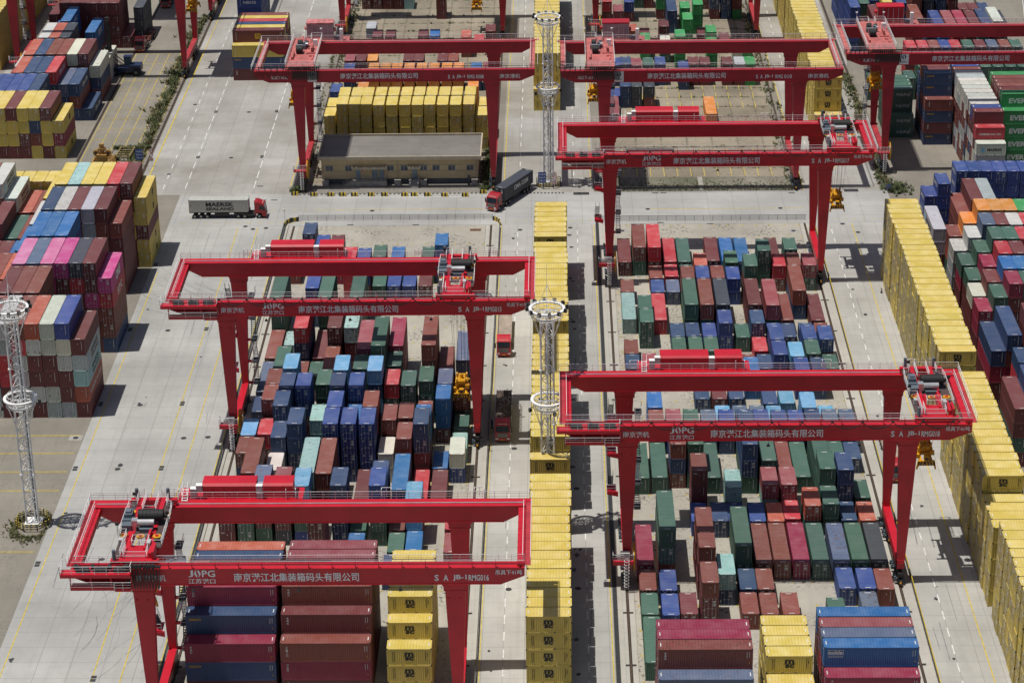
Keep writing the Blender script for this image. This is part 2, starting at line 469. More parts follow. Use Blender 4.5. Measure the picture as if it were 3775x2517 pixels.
# manholes and gully pairs set in the concrete
mb = MB(); mw = MB()
for x, y in ((-71.6,362.2),(-62.3,349.6),(-58.3,349.9),(-71.5,338.6),(-80.4,349.9),(-71.4,393.2),(-63.2,444.4),(-61.5,442.9),(-58.9,443.4),(-83.3,474.9),(-71.1,485),(-70.8,515.4),(-84,521.1),(18.7,452.5),(45.9,452.5),(2.7,442.5),(-7.4,441.5),(60.2,439),(57.6,443.6),(13.1,440.7),(47.4,440),(2.9,331.2),(2.9,396),(-7.2,345.2),(2.8,300.2),(-7.4,300),(-38,452.6)):
    mb.prism_xy([(x + 0.48*math.cos(t*math.pi/8), y + 0.48*math.sin(t*math.pi/8)) for t in range(16)], 0.0, 0.030)
for x, y in ((-71.5,338.6),(-80.4,349.9),(-83.3,474.9),(13.1,440.7),(47.4,440),(-71.6,362.2)):
    mw.box(x - 1.1, x + 1.1, y - 0.95, y + 0.95, 0.0, 0.020)
for x in (-78.45, -64.4):
    for y in (275.5, 307.2, 338.1, 361.9, 393.0, 423.9, 484.7, 515.1):
        for d in (0, 0.85): mb.box(x - 0.38, x + 0.38, y + d, y + d + 0.7, 0.0, 0.030)
for x, y in ((-62.8, 467.1), (20.6, 461.5), (22.3, 461.5), (49, 461), (21, 444.7), (31, 443.9), (-41.9, 444.6), (-28.6, 444.4), (4.3, 461.5), (5.2, 461.5), (-61.2, 458.9), (-58.9, 458.9)):
    mb.box(x - 0.65, x + 0.65, y, y + 0.42, 0.0, 0.030)
mb.box(3.5, 6.8, 460.9, 462.4, 0, 0.028); mb.box(60.0, 63.0, 461.6, 463.2, 0, 0.028)
tag(mb.build("road_manholes", M_IRON), kind='structure')
tag(mw.build("road_manhole_collars", M_CONC), kind='structure')
# slotted drain across the mouth of the far lanes
mb = MB()
for k in range(44): mb.box(-54 + 0.9*k, -53.55 + 0.9*k, 461.95, 462.45, 0.0, 0.03)
for k in range(14): mb.box(-8.6 + 0.75*k, -8.25 + 0.75*k, 461.8, 462.5, 0.0, 0.03)
tag(mb.build("road_slot_drain", M_IRON), kind='structure')
# rubber skid arcs near the turning area
M_SKID = plain("tyre_marks", (0.23, 0.23, 0.23), 0.9, var=0.3, scale=2.0)
mb = MB()
rs = random.Random(3)
for k in range(30):
    cx, cy = rs.uniform(-66, -56), rs.uniform(418, 436)
    r = rs.uniform(10, 22); a0 = rs.uniform(3.3, 4.2); a1 = a0 + rs.uniform(0.3, 0.9); w = rs.uniform(0.05, 0.13)
    n = 10
    for i in range(n):
        t0 = a0 + (a1 - a0)*i/n; t1 = a0 + (a1 - a0)*(i + 1)/n
        P = lambda t, rr: (max(-78.9, cx + rr*math.cos(t)), cy + rr*math.sin(t), 0.020)
        mb.poly([P(t0, r), P(t0, r + w), P(t1, r + w), P(t1, r)])
for k in range(26):
    cx, cy = rs.uniform(-80, -72), rs.uniform(285, 306)
    r = rs.uniform(9, 20); a0 = rs.uniform(5.6, 6.0); a1 = a0 + rs.uniform(0.3, 0.9); w = rs.uniform(0.05, 0.12)
    for i in range(10):
        t0 = a0 + (a1 - a0)*i/10; t1 = a0 + (a1 - a0)*(i + 1)/10
        P = lambda t, rr: (max(-78.9, cx + rr*math.cos(t)), cy + rr*math.sin(t), 0.020)
        mb.poly([P(t0, r), P(t0, r + w), P(t1, r + w), P(t1, r)])
for k in range(34):
    x = rs.choice((rs.uniform(-77, -58), rs.uniform(-10.5, 6.5), rs.uniform(52.5, 61))); y = rs.uniform(280, 435); L_ = rs.uniform(3, 12); w = rs.uniform(0.08, 0.22); dx = rs.uniform(-0.4, 0.4)
    mb.poly([(x, y, 0.020), (x + w, y, 0.020), (x + w + dx, y + L_, 0.020), (x + dx, y + L_, 0.020)])
tag(mb.build("road_tyre_marks", M_SKID), kind='structure')
# oil stains
M_OIL = plain("oil_stain", (0.05, 0.05, 0.052), 0.5, var=0.3, scale=2.0)
mb = MB()
for k in range(46):
    x = rs.choice((rs.gauss(2.4, 0.5), rs.gauss(2.6, 0.5), rs.gauss(-9.3, 0.6), rs.uniform(-77, -58), rs.gauss(55, 2))); y = rs.uniform(272, 440); r = rs.uniform(0.15, 0.55)
    pts = [(x + r*rs.uniform(0.5, 1.2)*math.cos(t*math.pi/6), y + r*1.3*rs.uniform(0.5, 1.2)*math.sin(t*math.pi/6), 0.0215) for t in range(12)]
    mb.poly(pts)
tag(mb.build("road_oil_stains", M_OIL), kind='structure')

# ------------------------------------------------------------------ rail-mounted gantry cranes
def rail(mb, pts, h=1.1, step=1.6, r=0.035, mids=(0.55,), mi=0, posts=True):
    """handrail along a polyline of 3D points at deck height"""
    for a, b in zip(pts, pts[1:]):
        a = Vector(a); b = Vector(b)
        up = Vector((0, 0, 1))
        mb.tube(a + up*h, b + up*h, r, 4, mi)
        for k in mids: mb.tube(a + up*k, b + up*k, r*0.75, 4, mi)
        n = max(1, int(round((b - a).length/step)))
        if posts:
            for i in range(n + 1):
                p = a + (b - a)*(i/n)
                mb.tube(p, p + up*h, r*0.85, 4, mi)

def stairs(mb, x, y0, y1, z0, z1, w=0.7, mi=0, n=9):
    for s in (0, w):
        mb.tube((x + s, y0, z0), (x + s, y1, z1), 0.06, 4, mi)
        mb.tube((x + s, y0, z0 + 1.0), (x + s, y1, z1 + 1.0), 0.03, 4, mi)
        for k in range(4):
            t = k/3; mb.tube((x + s, y0 + (y1 - y0)*t, z0 + (z1 - z0)*t), (x + s, y0 + (y1 - y0)*t, z0 + (z1 - z0)*t + 1.0), 0.025, 4, mi)
    for k in range(n):
        t = (k + 0.5)/n; y = y0 + (y1 - y0)*t; z = z0 + (z1 - z0)*t
        mb.box(x, x + w, y - 0.12, y + 0.12, z - 0.02, z + 0.02, mi)

GZ0, GZ1 = 23.8, 26.2
def swirl(mb, x, y, z, w, h, mi):
    """the two curved leaves of the port emblem"""
    A = [(0.0, 0.50), (0.30, 0.86), (0.52, 1.0), (0.50, 0.86), (0.40, 0.72), (0.40, 0.58), (0.52, 0.42), (0.62, 0.26), (0.60, 0.10), (0.50, 0.0), (0.28, 0.20)]
    B = [(1.0 - px, 1.0 - pz) for px, pz in A]
    for P in (A, B):
        Q = [(0.06 + 0.40*px/0.62, pz) for px, pz in P] if P is A else [(0.94 - 0.40*(1 - px)/0.62, pz) for px, pz in P]
        mb.poly([(x + px*w, y, z + pz*h) for px, pz in Q], mi)

COMPANY = "南京港江北集装箱码头有限公司"
def girder_mesh(front, serial, typ):
    mb = MB()
    x0, x1 = -9.0, 48.9
    y1 = 1.35
    cut = 1.15 if front else 1.5
    pts = [(x0, GZ1), (x0, GZ0 + cut), (x0 + 2.8, GZ0), (x1 - 2.8, GZ0), (x1, GZ0 + cut), (x1, GZ1)]
    mb.prism_xz(pts, 0.0, y1, 0)
    mb.box(x0 - 0.02, x1 + 0.02, -0.16, y1 + 0.1, GZ1, GZ1 + 0.05, 0)           # top flange
    mb.box(x0 + 2.9, x1 - 2.9, -0.10, y1 + 0.05, GZ0 - 0.05, GZ0, 0)
    mb.box(x0 + 0.3, x1 - 0.3, 0.55, 0.75, GZ1 + 0.05, GZ1 + 0.2, 2)             # trolley rail
    k = x0 + 2.0
    while k < x1 - 1:                                                          # stiffener plates under the flange
        mb.box(k, k + 0.04, -0.13, 0.0, GZ1 - 0.22, GZ1, 0); k += 1.45
    if front:
        yy = -0.03
        if typ == 'A':
            text_front(mb, "南京港机", -0.75, yy, 24.36, 3.75, 0.94, 1, 0.012)
            text_front(mb, "J", 5.95, yy, 24.95, 0.62, 1.0, 1, 0.02); swirl(mb, 6.62, yy, 24.90, 1.0, 1.12, 1); text_front(mb, "PG", 7.68, yy, 24.95, 1.7, 1.0, 1, 0.02)
            text_front(mb, "江苏港口", 5.9, yy, 23.98, 3.45, 0.74, 1, 0.012)
            text_front(mb, COMPANY, 11.75, yy, 24.24, 16.0, 1.30, 1, 0.014)
            for s_, xx, ww in (("S", 37.4, 0.55), ("A", 38.55, 0.62), ("JB-1", 39.75, 1.75), ("RMG" + serial, 41.75, 2.6)):
                text_front(mb, s_, xx, yy, 24.27, ww, 0.9, 1, 0.02)
            text_front(mb, "吊具下41吨", 45.2, yy, 25.12, 3.4, 0.72, 1, 0.012)
        else:
            mb.box(2.0, 3.9, -0.05, -0.01, 23.86, 26.1, 3)
            swirl(mb, 2.42, -0.07, 24.9, 1.05, 1.1, 4); text_front(mb, "江苏港口", 2.28, -0.07, 24.2, 1.3, 0.36, 4, 0.012)
            text_front(mb, COMPANY, 8.8, yy, 24.4, 16.0, 1.25, 1, 0.010)
            if serial:
                for s_, xx, ww in (("S", 31.0, 0.45), ("A", 31.9, 0.5), ("JB-1", 32.75, 1.7), ("RMG", 35.0, 1.5), (serial, 36.8, 1.55)):
                    text_front(mb, s_, xx, yy, 24.3, ww, 0.82, 1, 0.012)
                text_front(mb, "南京港机", 41.7, yy, 24.3, 4.2, 0.95, 1, 0.006)
            text_front(mb, "吊具下40.5t", -5.5, yy, 24.4, 3.4, 0.72, 1, 0.006)
    return mb

def leg_mesh(flip, plat):
    """tapered leg standing on the sill, flared where it meets the girder"""
    mb = MB()
    s = -1 if flip else 1
    prof = [(-0.55, 4.0), (0.50, 4.0), (1.30, 22.75), (1.42, 22.85), (1.55, 23.45), (1.85, GZ0), (-1.85, GZ0), (-1.55, 23.45), (-1.45, 22.85), (-1.36, 22.75)]
    pts = [(s*x, z) for x, z in prof]
    if flip: pts = pts[::-1]
    mb.prism_xz(pts, 0.05, 1.2, 0)
    mb.box(-1.5, 1.5, 0.0, 1.25, 22.72, 22.80, 0)
    mb.tube((-0.9, 0.0, 21.6), (-0.9, -0.22, 21.6), 0.08, 6, 0, caps=True); mb.tube((0.5, 0.0, 21.6), (0.5, -0.22, 21.6), 0.08, 6, 0, caps=True)
    return mb

def bogie_mesh():
    mb = MB()
    mb.box(-0.35, 0.35, -3.0, 3.0, 1.35, 2.0, 0)
    mb.box(-0.3, 0.3, -0.7, 0.7, 2.0, 2.62, 0)
    for c in (-1.75, 1.75):
        mb.box(-0.42, 0.42, c - 1.15, c + 1.15, 0.45, 1.1, 0); mb.box(-0.25, 0.25, c - 0.25, c + 0.25, 1.1, 1.4, 0)
        for w in (-0.62, 0.62):
            mb.tube((-0.16, c + w, 0.42), (0.16, c + w, 0.42), 0.36, 12, 1, caps=True)
            mb.box(-0.85, -0.42, c + w - 0.22, c + w + 0.22, 0.55, 1.0, 2)
            mb.tube((-0.72, c + w, 0.75), (-0.72, c + w, 1.25), 0.17, 8, 2, caps=True)
    mb.box(-0.25, 0.25, -3.5, -3.0, 0.5, 1.0, 0); mb.tube((0, -3.5, 0.75), (0, -3.75, 0.75), 0.16, 8, 3, caps=True)
    return mb

def trolley_a():
    """open hoist trolley on two girders: frame and machinery as separate parts; origin at trolley centre x, front girder face y=0, z=0"""
    z = GZ1 + 0.2
    fr = MB()
    fr.box(-3.1, 3.1, 0.25, 1.05, z + 0.05, z + 0.75); fr.box(-3.1, 3.1, 16.6, 17.4, z + 0.05, z + 0.75)
    for x in (-1.55, 1.15): fr.box(x - 0.45, x + 0.45, 1.05, 16.6, z + 0.2, z + 0.72)
    for y in (4.4, 8.4, 12.6): fr.box(-2.5, 2.5, y - 0.3, y + 0.3, z + 0.1, z + 0.55)
    fr.box(-1.5, 1.3, 1.05, 3.9, z + 0.66, z + 0.74)
    for x in (-2.9, 2.3):
        for y in (0.35, 16.7): fr.box(x, x + 0.6, y - 0.35, y + 0.95, z - 0.35, z + 0.1)
    fr.box(1.7, 2.1, 1.0, 4.2, z + 0.7, z + 1.5); fr.box(2.2, 2.5, 0.6, 3.0, z + 0.6, z + 1.9)
    fr.hexa([(-1.2,4.2,z+.6),(-0.9,4.2,z+.6),(-0.9,7.2,z+.6),(-1.2,7.2,z+.6)], [(-1.2,5.0,z+1.7),(-0.9,5.0,z+1.7),(-0.9,6.0,z+1.7),(-1.2,6.0,z+1.7)])
    fr.hexa([(0.7,3.2,z+.6),(1.0,3.2,z+.6),(1.2,7.6,z+.6),(0.9,7.6,z+.6)], [(0.7,3.2,z+1.0),(1.0,3.2,z+1.0),(1.2,7.6,z+1.4),(0.9,7.6,z+1.4)])
    dk = MB()
    dk.box(-3.0, 2.9, 7.2, 12.9, z + 0.56, z + 0.62)
    for x0, x1, y0, y1 in ((-2.9,-2.0,1.1,7.2),(1.6,2.9,4.0,7.2),(-2.9,-2.0,12.9,16.5),(1.6,2.7,12.9,16.5)): dk.box(x0, x1, y0, y1, z + 0.5, z + 0.56)
    dr = MB()
    dr.tube((-1.0, 10.6, z + 1.75), (2.3, 10.6, z + 1.75), 0.80, 20, 0, caps=True)
    for k in range(7): dr.tube((-0.9 + 0.5*k, 10.6, z + 1.75), (-0.84 + 0.5*k, 10.6, z + 1.75), 0.86, 20, 0, caps=True)
    dr.tube((2.3, 10.6, z + 1.75), (2.75, 10.6, z + 1.75), 0.3, 10, 0, caps=True)
    gb = MB()
    gb.box(-3.0, -1.55, 9.4, 11.4, z + 0.6, z + 1.7); gb.box(-2.8, -1.7, 9.9, 11.5, z + 1.7, z + 2.25); gb.box(-2.6, -1.9, 10.2, 11.2, z + 2.25, z + 2.5)
    gb.box(-2.9, -1.6, 8.2, 9.4, z + 0.6, z + 1.5); gb.box(-0.6, 1.2, 7.9, 8.9, z + 0.6, z + 1.15)
    mo = MB()
    mo.tube((-0.9, 8.7, z + 1.75), (1.35, 8.7, z + 1.75), 0.42, 14, 0, caps=True); mo.box(-1.6, -0.85, 8.3, 9.3, z + 1.4, z + 2.15, 0); mo.box(-1.5, -1.0, 8.35, 9.2, z + 0.6, z + 1.4, 0)
    sh = []
    for x, y in ((-0.05, 5.9), (2.1, 5.9)):
        s = MB(); s.tube((x, y, z + 1.15), (x, y, z + 1.30), 0.55, 18, 0, caps=True); s.tube((x, y, z + 1.30), (x, y, z + 1.42), 0.24, 10, 1, caps=True); sh.append(s)
    for x, y in ((-2.3, 13.2), (0.6, 13.2), (-2.4, 7.0), (2.4, 12.4)):
        s = MB(); s.tube((x, y, z + 0.75), (x, y, z + 0.88), 0.5, 18, 0, caps=True); s.tube((x, y, z + 0.88), (x, y, z + 1.0), 0.22, 10, 1, caps=True); sh.append(s)
    hr = MB()
    d = z + 0.62
    for P in ([(-3.0, 7.0, d), (-3.0, 13.0, d)], [(2.9, 7.2, d), (2.9, 12.9, d)], [(-3.0, 7.0, d), (-2.0, 7.0, d), (-2.0, 1.2, d)], [(-2.9, 13.0, d), (-2.9, 14.8, d), (-2.0, 14.8, d), (-2.0, 16.8, d)],
              [(2.9, 4.0, d), (2.9, 7.2, d)], [(1.6, 4.0, d), (2.9, 4.0, d)], [(2.9, 12.9, d), (2.7, 14.6, d), (2.0, 14.6, d), (2.0, 16.8, d)],
              [(-0.9, 3.9, d), (1.2, 3.9, d), (1.2, 5.4, d), (-0.9, 5.4, d), (-0.9, 3.9, d)], [(-1.6, 1.0, d), (-1.6, 3.6, d)], [(-1.6, 1.0, d), (1.4, 1.0, d), (1.4, 3.2, d)],
              [(-1.0, 13.2, d), (-1.0, 17.4, d)], [(0.7, 13.2, d), (0.7, 17.4, d)], [(-1.0, 13.2, d), (0.7, 13.2, d)], [(-2.0, 17.4, d), (-1.3, 17.4, d + 0.3)], [(1.0, 17.4, d + 0.3), (1.9, 17.4, d)]):
        rail(hr, P, 1.1, 1.2, 0.04, (0.4, 0.75))
    ps = MB()
    for x, y in ((-2.6, 0.6), (-2.3, 17.2), (1.9, 17.2)):
        ps.tube((x, y, z + 0.7), (x, y, z + 2.2), 0.24, 10, 0, caps=True)
    cb = MB()
    cb.box(1.2, 1.7, 2.9, 4.0, z + 0.75, z + 1.9); cb.box(-2.7, -2.2, 4.6, 5.4, z + 0.6, z + 1.4)
    fl = MB()
    for x, y in ((-3.15, 6.8), (2.95, 9.8), (-2.2, 15.0)):
        fl.tube((x, y, z + 0.6), (x, y, z + 2.5), 0.04, 4, 0); fl.box(x - 0.22, x + 0.22, y - 0.15, y + 0.15, z + 2.4, z + 2.75, 0)
    return dict(frame=fr, deck=dk, drum=dr, gear=gb, motor=mo, sheaves=sh, rails=hr, posts=ps, cabinet=cb, lamps=fl)

def put_trolley_a(root, tx, cabin):
    t = trolley_a()
    o = t['frame'].build("trolley", [M_RED], root, (tx, 0, 0))
    t['deck'].build("walkway", [M_GRATE], o); t['drum'].build("hoist_drum", [M_BLACK], o); t['gear'].build("gearbox", [M_GREY], o); t['motor'].build("hoist_motor", [M_STEEL], o)
    for s in t['sheaves']: s.build("sheave", [M_YEL, M_RED], o)
    t['rails'].build("handrail", [M_RAIL], o); t['posts'].build("buffer_post", [M_GREY], o); t['cabinet'].build("cabinet", [M_LGREY], o); t['lamps'].build("floodlight", [M_DARK], o)
    if cabin:
        c = MB()
        c.box(3.4, 5.9, 2.2, 4.3, 22.6, 25.0, 0); c.box(3.35, 5.95, 2.1, 4.4, 25.0, 25.12, 1); c.box(5.9, 5.94, 2.4, 4.1, 22.9, 24.6, 2); c.box(3.6, 5.7, 2.17, 2.2, 22.9, 24.6, 2)
        c.tube((3.3, 3.2, 26.0), (5.6, 5.2, 25.1), 0.12, 5, 1); c.tube((5.6, 5.2, 25.1), (5.7, 4.3, 22.7), 0.16, 5, 1)
        c.build("operator_cabin", [M_LGREY, M_GREY, M_GLASS], o)
        b = MB(); b.hexa([(2.6,3.0,24.2),(6.0,3.0,24.9),(6.0,3.4,24.9),(2.6,3.4,24.2)], [(2.6,3.0,25.0),(6.0,3.0,25.3),(6.0,3.4,25.3),(2.6,3.4,25.0)])
        b.build("cabin_bracket", [M_RED], o)
    return o

def festoon(mb, x0, x1, n, sag, y=-0.5, z=GZ1 + 0.62, r=0.055):
    for i in range(n):
        a = x0 + (x1 - x0)*i/n; b = x0 + (x1 - x0)*(i + 1)/n
        for k_, dz in ((0, 0.0), (1, 0.12)):
            pts = []
            for k in range(9):
                t = k/8; pts.append((a + (b - a)*t, y - 0.06*k_, z - (sag - dz)*4*t*(1 - t)))
            mb.path(pts, r, 4)
    for i in range(n + 1):
        a = x0 + (x1 - x0)*i/n; mb.box(a - 0.16, a + 0.16, y - 0.1, y + 0.25, z - 0.05, z + 0.2)

def crane_a(x0, Y0, serial, tx, cabin, bunch, reel_side, label, parked):
    root = empty("gantry_crane", (x0, Y0, 0), label, "gantry crane", "red rail gantry cranes")
    gm = [M_RED, M_TEXT, M_STEEL]
    girder_mesh(True, serial, 'A').build("front_girder", gm, root)
    girder_mesh(False, serial, 'A').build("rear_girder", gm, root, (0, 16.35, 0))
    for xa, xb in ((-9.0, -8.05), (47.95, 48.9)):
        m = MB(); m.box(xa, xb, 1.35, 16.35, GZ1 - 1.15, GZ1 - 0.15)
        for k in range(9): m.box(xa - 0.03, xb + 0.03, 2.2 + 1.65*k, 2.26 + 1.65*k, GZ1 - 1.17, GZ1 - 0.13)
        m.hexa([(xa,0.1,GZ1),(xb,0.1,GZ1),(xb,1.0,GZ1),(xa,1.0,GZ1)], [(xa,0.1,GZ1+.5),(xb,0.1,GZ1+.5),(xb,0.4,GZ1+.9),(xa,0.4,GZ1+.9)])
        e = m.build("end_beam", [M_RED], root)
        hr = MB()
        o = -1 if xa < 0 else 1
        xo = xa if xa < 0 else xb
        rail(hr, [(xo + o*0.75, 0.8, GZ1 - 0.1), (xo + o*0.75, 17.6, GZ1 - 0.1)], 1.1, 1.4, 0.04, (0.4, 0.75))
        rail(hr, [(xo - o*0.25, 1.4, GZ1 - 0.1), (xo - o*0.25, 16.2, GZ1 - 0.1)], 1.1, 1.6, 0.04, (0.55,))
        hr.box(min(xo, xo + o*0.8), max(xo, xo + o*0.8), 0.8, 17.6, GZ1 - 0.16, GZ1 - 0.12, 1)
        hr.build("handrail", [M_RAIL, M_REDF], e)
    for xc, flip in ((0.0, False), (40.0, True)):
        for y in (0.0, 16.4):
            l = leg_mesh(flip, True).build("leg", [M_RED], root, (xc, y, 0))
        s = MB(); s.box(-0.5, 0.5, 0.0, 17.75, 2.62, 4.0); s.box(-0.56, 0.56, -0.03, 17.8, 4.0, 4.05); s.box(-0.3, 0.3, -0.12, 0.0, 3.4, 3.7)
        s.build("sill_beam", [M_RED], root, (xc, 0, 0))
        for y in (2.6, 15.4):
            bogie_mesh().build("bogie", [M_DARK, M_BLACK, M_GREY, M_YEL], root, (xc, y, 0))
    # service platform hung on the outer end of the front girder
    p = MB()
    p.box(-10.2, -1.2, -1.5, 0.0, GZ1 - 0.28, GZ1 - 0.05, 0); p.box(-10.2, -1.2, -1.55, -1.45, GZ1 - 0.5, GZ1 - 0.05, 0)
    p.box(-9.0, -1.2, -1.5, -0.05, 24.05, 24.15, 0); p.box(-9.0, -3.3, -1.55, -1.45, 23.9, 24.5, 0)
    for k in range(4): p.box(-9.0 + 2.6*k, -8.85 + 2.6*k, -1.5, -1.38, 24.1, GZ1 - 0.2, 0)
    p.box(-3.3, -1.2, -1.6, -1.4, 23.75, 24.0, 0)
    for k in range(3): p.box(-8.2 + 2.4*k, -6.6 + 2.4*k, -1.0, -0.2, GZ1 - 0.05, GZ1 + 0.5, 2)
    rail(p, [(-10.2, 0.6, GZ1), (-10.2, -1.5, GZ1), (-1.2, -1.5, GZ1), (-1.2, -0.1, GZ1)], 1.15, 1.5, 0.04, (0.35, 0.75), 1)
    rail(p, [(-9.0, -1.55, 24.1), (-3.4, -1.55, 24.1)], 1.0, 2.6, 0.04, (0.35, 0.7), 1); rail(p, [(-3.3, -1.6, 23.95), (-1.2, -1.6, 23.95), (-1.2, -0.2, 23.95)], 1.15, 1.0, 0.04, (0.4, 0.8), 1)
    p.build("service_platform", [M_RED, M_RAIL, M_DARK], root)
    # cable track and rails along the front girder
    f = MB()
    for k in range(20):
        x = -8.4 + 2.98*k
        f.box(x - 0.05, x + 0.05, -0.12, 0.08, GZ1, GZ1 + 0.85, 0); f.hexa([(x-.05,-.35,GZ1+.55),(x+.05,-.35,GZ1+.55),(x+.05,.1,GZ1+.55),(x-.05,.1,GZ1+.55)], [(x-.02,-.02,GZ1+1.25),(x+.02,-.02,GZ1+1.25),(x+.02,.06,GZ1+1.25),(x-.02,.06,GZ1+1.25)], 0)
    f.box(-8.8, 48.9, -0.36, -0.26, GZ1 + 0.66, GZ1 + 0.82, 0)
    rail(f, [(-8.9, 1.3, GZ1 + 0.05), (48.9, 1.3, GZ1 + 0.05)], 1.1, 1.65, 0.035, (0.4, 0.75), 1)
    f.tube((-8.9, -0.3, GZ1 + 1.15), (48.9, -0.3, GZ1 + 1.15), 0.035, 4, 1)
    f.build("cable_track", [M_RED, M_RAIL], root)
    c = MB()
    if bunch:
        for k in range(10):
            x = -8.3 + (2.2*k if k < 4 else 6.6 + 0.55*(k - 3)); c.box(x - 0.2, x + 0.2, -0.7, -0.25, GZ1 + 0.35, GZ1 + 0.9)
        festoon(c, -1.9, tx - 0.3 if tx > 0.5 else 2.4, 11, 3.1, -0.62, GZ1 + 0.5, 0.06); festoon(c, -8.0, -2.0, 3, 0.6, -0.62)
    else: festoon(c, -5.3 if tx > 0 else 0.0, tx + 2.2, max(1, int(round((tx + 7.5)/4.4))), 1.05)
    c.build("festoon_cable", [M_CABLE], root)
    # rear walkway, machine houses and cabinets
    w = MB()
    w.box(-9.8, 49.7, 17.7, 18.6, GZ1 - 0.18, GZ1 - 0.08, 0); w.box(2.0, 18.8, 18.6, 22.0, GZ1 - 0.35, GZ1 - 0.1, 0)
    for k in range(24): w.box(-8.5 + 2.5*k, -8.35 + 2.5*k, 17.6, 18.6, GZ1 - 0.6, GZ1 - 0.18, 0)
    rail(w, [(-9.75, 17.7, GZ1 - 0.1), (-9.75, 18.55, GZ1 - 0.1), (49.65, 18.55, GZ1 - 0.1), (49.65, 17.7, GZ1 - 0.1)], 1.15, 1.65, 0.04, (0.4, 0.78), 1)
    for k in (0.8, 16.6, 29.5, 42.0): rail(w, [(k, 18.6, GZ1 - 0.1), (k, 19.2, GZ1 - 0.1), (k + 1.3, 19.2, GZ1 - 0.1), (k + 1.3, 18.6, GZ1 - 0.1)], 1.4, 0.7, 0.05, (0.4, 0.75), 1)
    stairs(w, 2.6, 18.0, 19.8, GZ1 - 0.1, GZ1 + 1.0, 0.7, 1, 5)
    w.build("rear_walkway", [M_RED, M_RAIL], root)
    for xa, xb in ((5.4, 12.5), (13.6, 17.5)):
        h = MB()
        h.box(xa, xb, 19.0, 21.7, GZ1 - 0.1, 27.95, 0)
        h.prism_xz([(0, 0), (1, 0), (1, 1), (0, 1)], 0, 0.001, 0) if False else None
        h.hexa([(xa-.08,18.92,27.95),(xb+.08,18.92,27.95),(xb+.08,21.8,27.95),(xa-.08,21.8,27.95)], [(xa-.08,19.25,28.25),(xb+.08,19.25,28.25),(xb+.08,21.45,28.25),(xa-.08,21.45,28.25)], 0)
        n = int((xb - xa)/1.2)
        for k in range(n + 1): h.box(xa + (xb - xa)*k/n - 0.03, xa + (xb - xa)*k/n + 0.03, 18.96, 19.0, GZ1 - 0.1, 27.9, 0)
        h.build("machine_house", [M_RED], root)
    for xa, z, d in ((3.7, 0, 1.5), (4.5, 1.1, 0.9), (12.65, 0.0, 0.9), (12.6, 0.9, 1.0)):
        a = MB(); a.box(xa, xa + 0.85, 18.75, 19.5, GZ1 - 0.1 + z, GZ1 - 0.1 + z + d, 0); a.box(xa - 0.02, xa + 0.87, 18.7, 19.52, GZ1 - 0.1 + z + d, GZ1 + z + d - 0.04, 1); a.tube((xa + 0.42, 18.74, GZ1 + z + d*0.5), (xa + 0.42, 18.72, GZ1 + z + d*0.5), 0.28, 10, 0, caps=True)
        a.build("cooling_unit", [M_LGREY, M_WHITE], root)
    put_trolley_a(root, tx, cabin)
    # cable reel, ladder and electrical platform on the west front leg
    r = MB()
    r.tube((0.95, 0.6, 4.6), (1.12, 0.6, 4.6), 0.4, 14, 0, caps=True)
    for rr in (2.0, 1.6, 1.2): 
        pts = [(1.03, 0.6 + rr*math.cos(t*math.pi/12), 4.6 + rr*math.sin(t*math.pi/12)) for t in range(25)]; r.path(pts, 0.13 if rr == 2.0 else 0.07, 5)
    for t in range(8): r.tube((1.03, 0.6, 4.6), (1.03, 0.6 + 2.0*math.cos(t*math.pi/4), 4.6 + 2.0*math.sin(t*math.pi/4)), 0.06, 4)
    r.build("cable_reel", [M_YEL], root)
    l = MB()
    l.box(-2.1, 0.9, -1.6, -0.02, 4.5, 4.75, 2); l.box(-2.1, 0.9, -1.66, -1.58, 4.3, 4.95, 2)
    rail(l, [(-2.1, -0.1, 4.75), (-2.1, -1.55, 4.75), (-0.5, -1.55, 4.75)], 1.25, 0.9, 0.04, (0.45, 0.85), 0); rail(l, [(0.3, -1.55, 4.75), (0.9, -1.55, 4.75), (0.9, -0.2, 4.75)], 1.25, 0.9, 0.04, (0.45, 0.85), 0)
    l.box(-1.0, 0.35, -1.1, -0.3, 4.75, 6.0, 3); l.box(-1.45, -1.0, -0.9, -0.3, 4.75, 5.4, 3)
    for k in range(9):
        z = 1.0 + 0.52*k
        pts = [(-0.1 + 0.36*math.cos(t*math.pi/6), -1.85 + 0.42*math.sin(t*math.pi/6), z) for t in range(13)]; l.path(pts, 0.04, 4, 0)
    for x in (-0.35, 0.15):
        l.tube((x, -1.62, 0.2), (x, -1.62, 5.9), 0.04, 4, 0)
    for k in range(18): l.tube((-0.35, -1.62, 0.4 + 0.3*k), (0.15, -1.62, 0.4 + 0.3*k), 0.025, 4, 0)
    l.tube((-0.1, -2.25, 1.0), (-0.1, -2.25, 5.2), 0.03, 4, 0)
    l.build("ladder_platform", [M_RAIL, M_DARK, M_RED, M_LGREY], root)
    # stair tower up the inside of the rear west leg, small landings
    s = MB()
    for i, z in enumerate((4.2, 8.2, 12.2, 16.2, 20.2)):
        s.box(1.5, 2.5, 15.6, 18.0, z - 0.06, z, 0); s.box(0.6, 1.5, 16.6, 16.9, z - 0.4, z, 2)
        rail(s, [(1.5, 15.6, z), (2.5, 15.6, z), (2.5, 18.0, z)], 1.1, 1.0, 0.035, (0.55,), 1)
        if i < 4: stairs(s, 1.6, 17.7 if i % 2 else 15.9, 15.9 if i % 2 else 17.7, z, z + 4.0, 0.7, 1 if i % 2 else 0, 12)
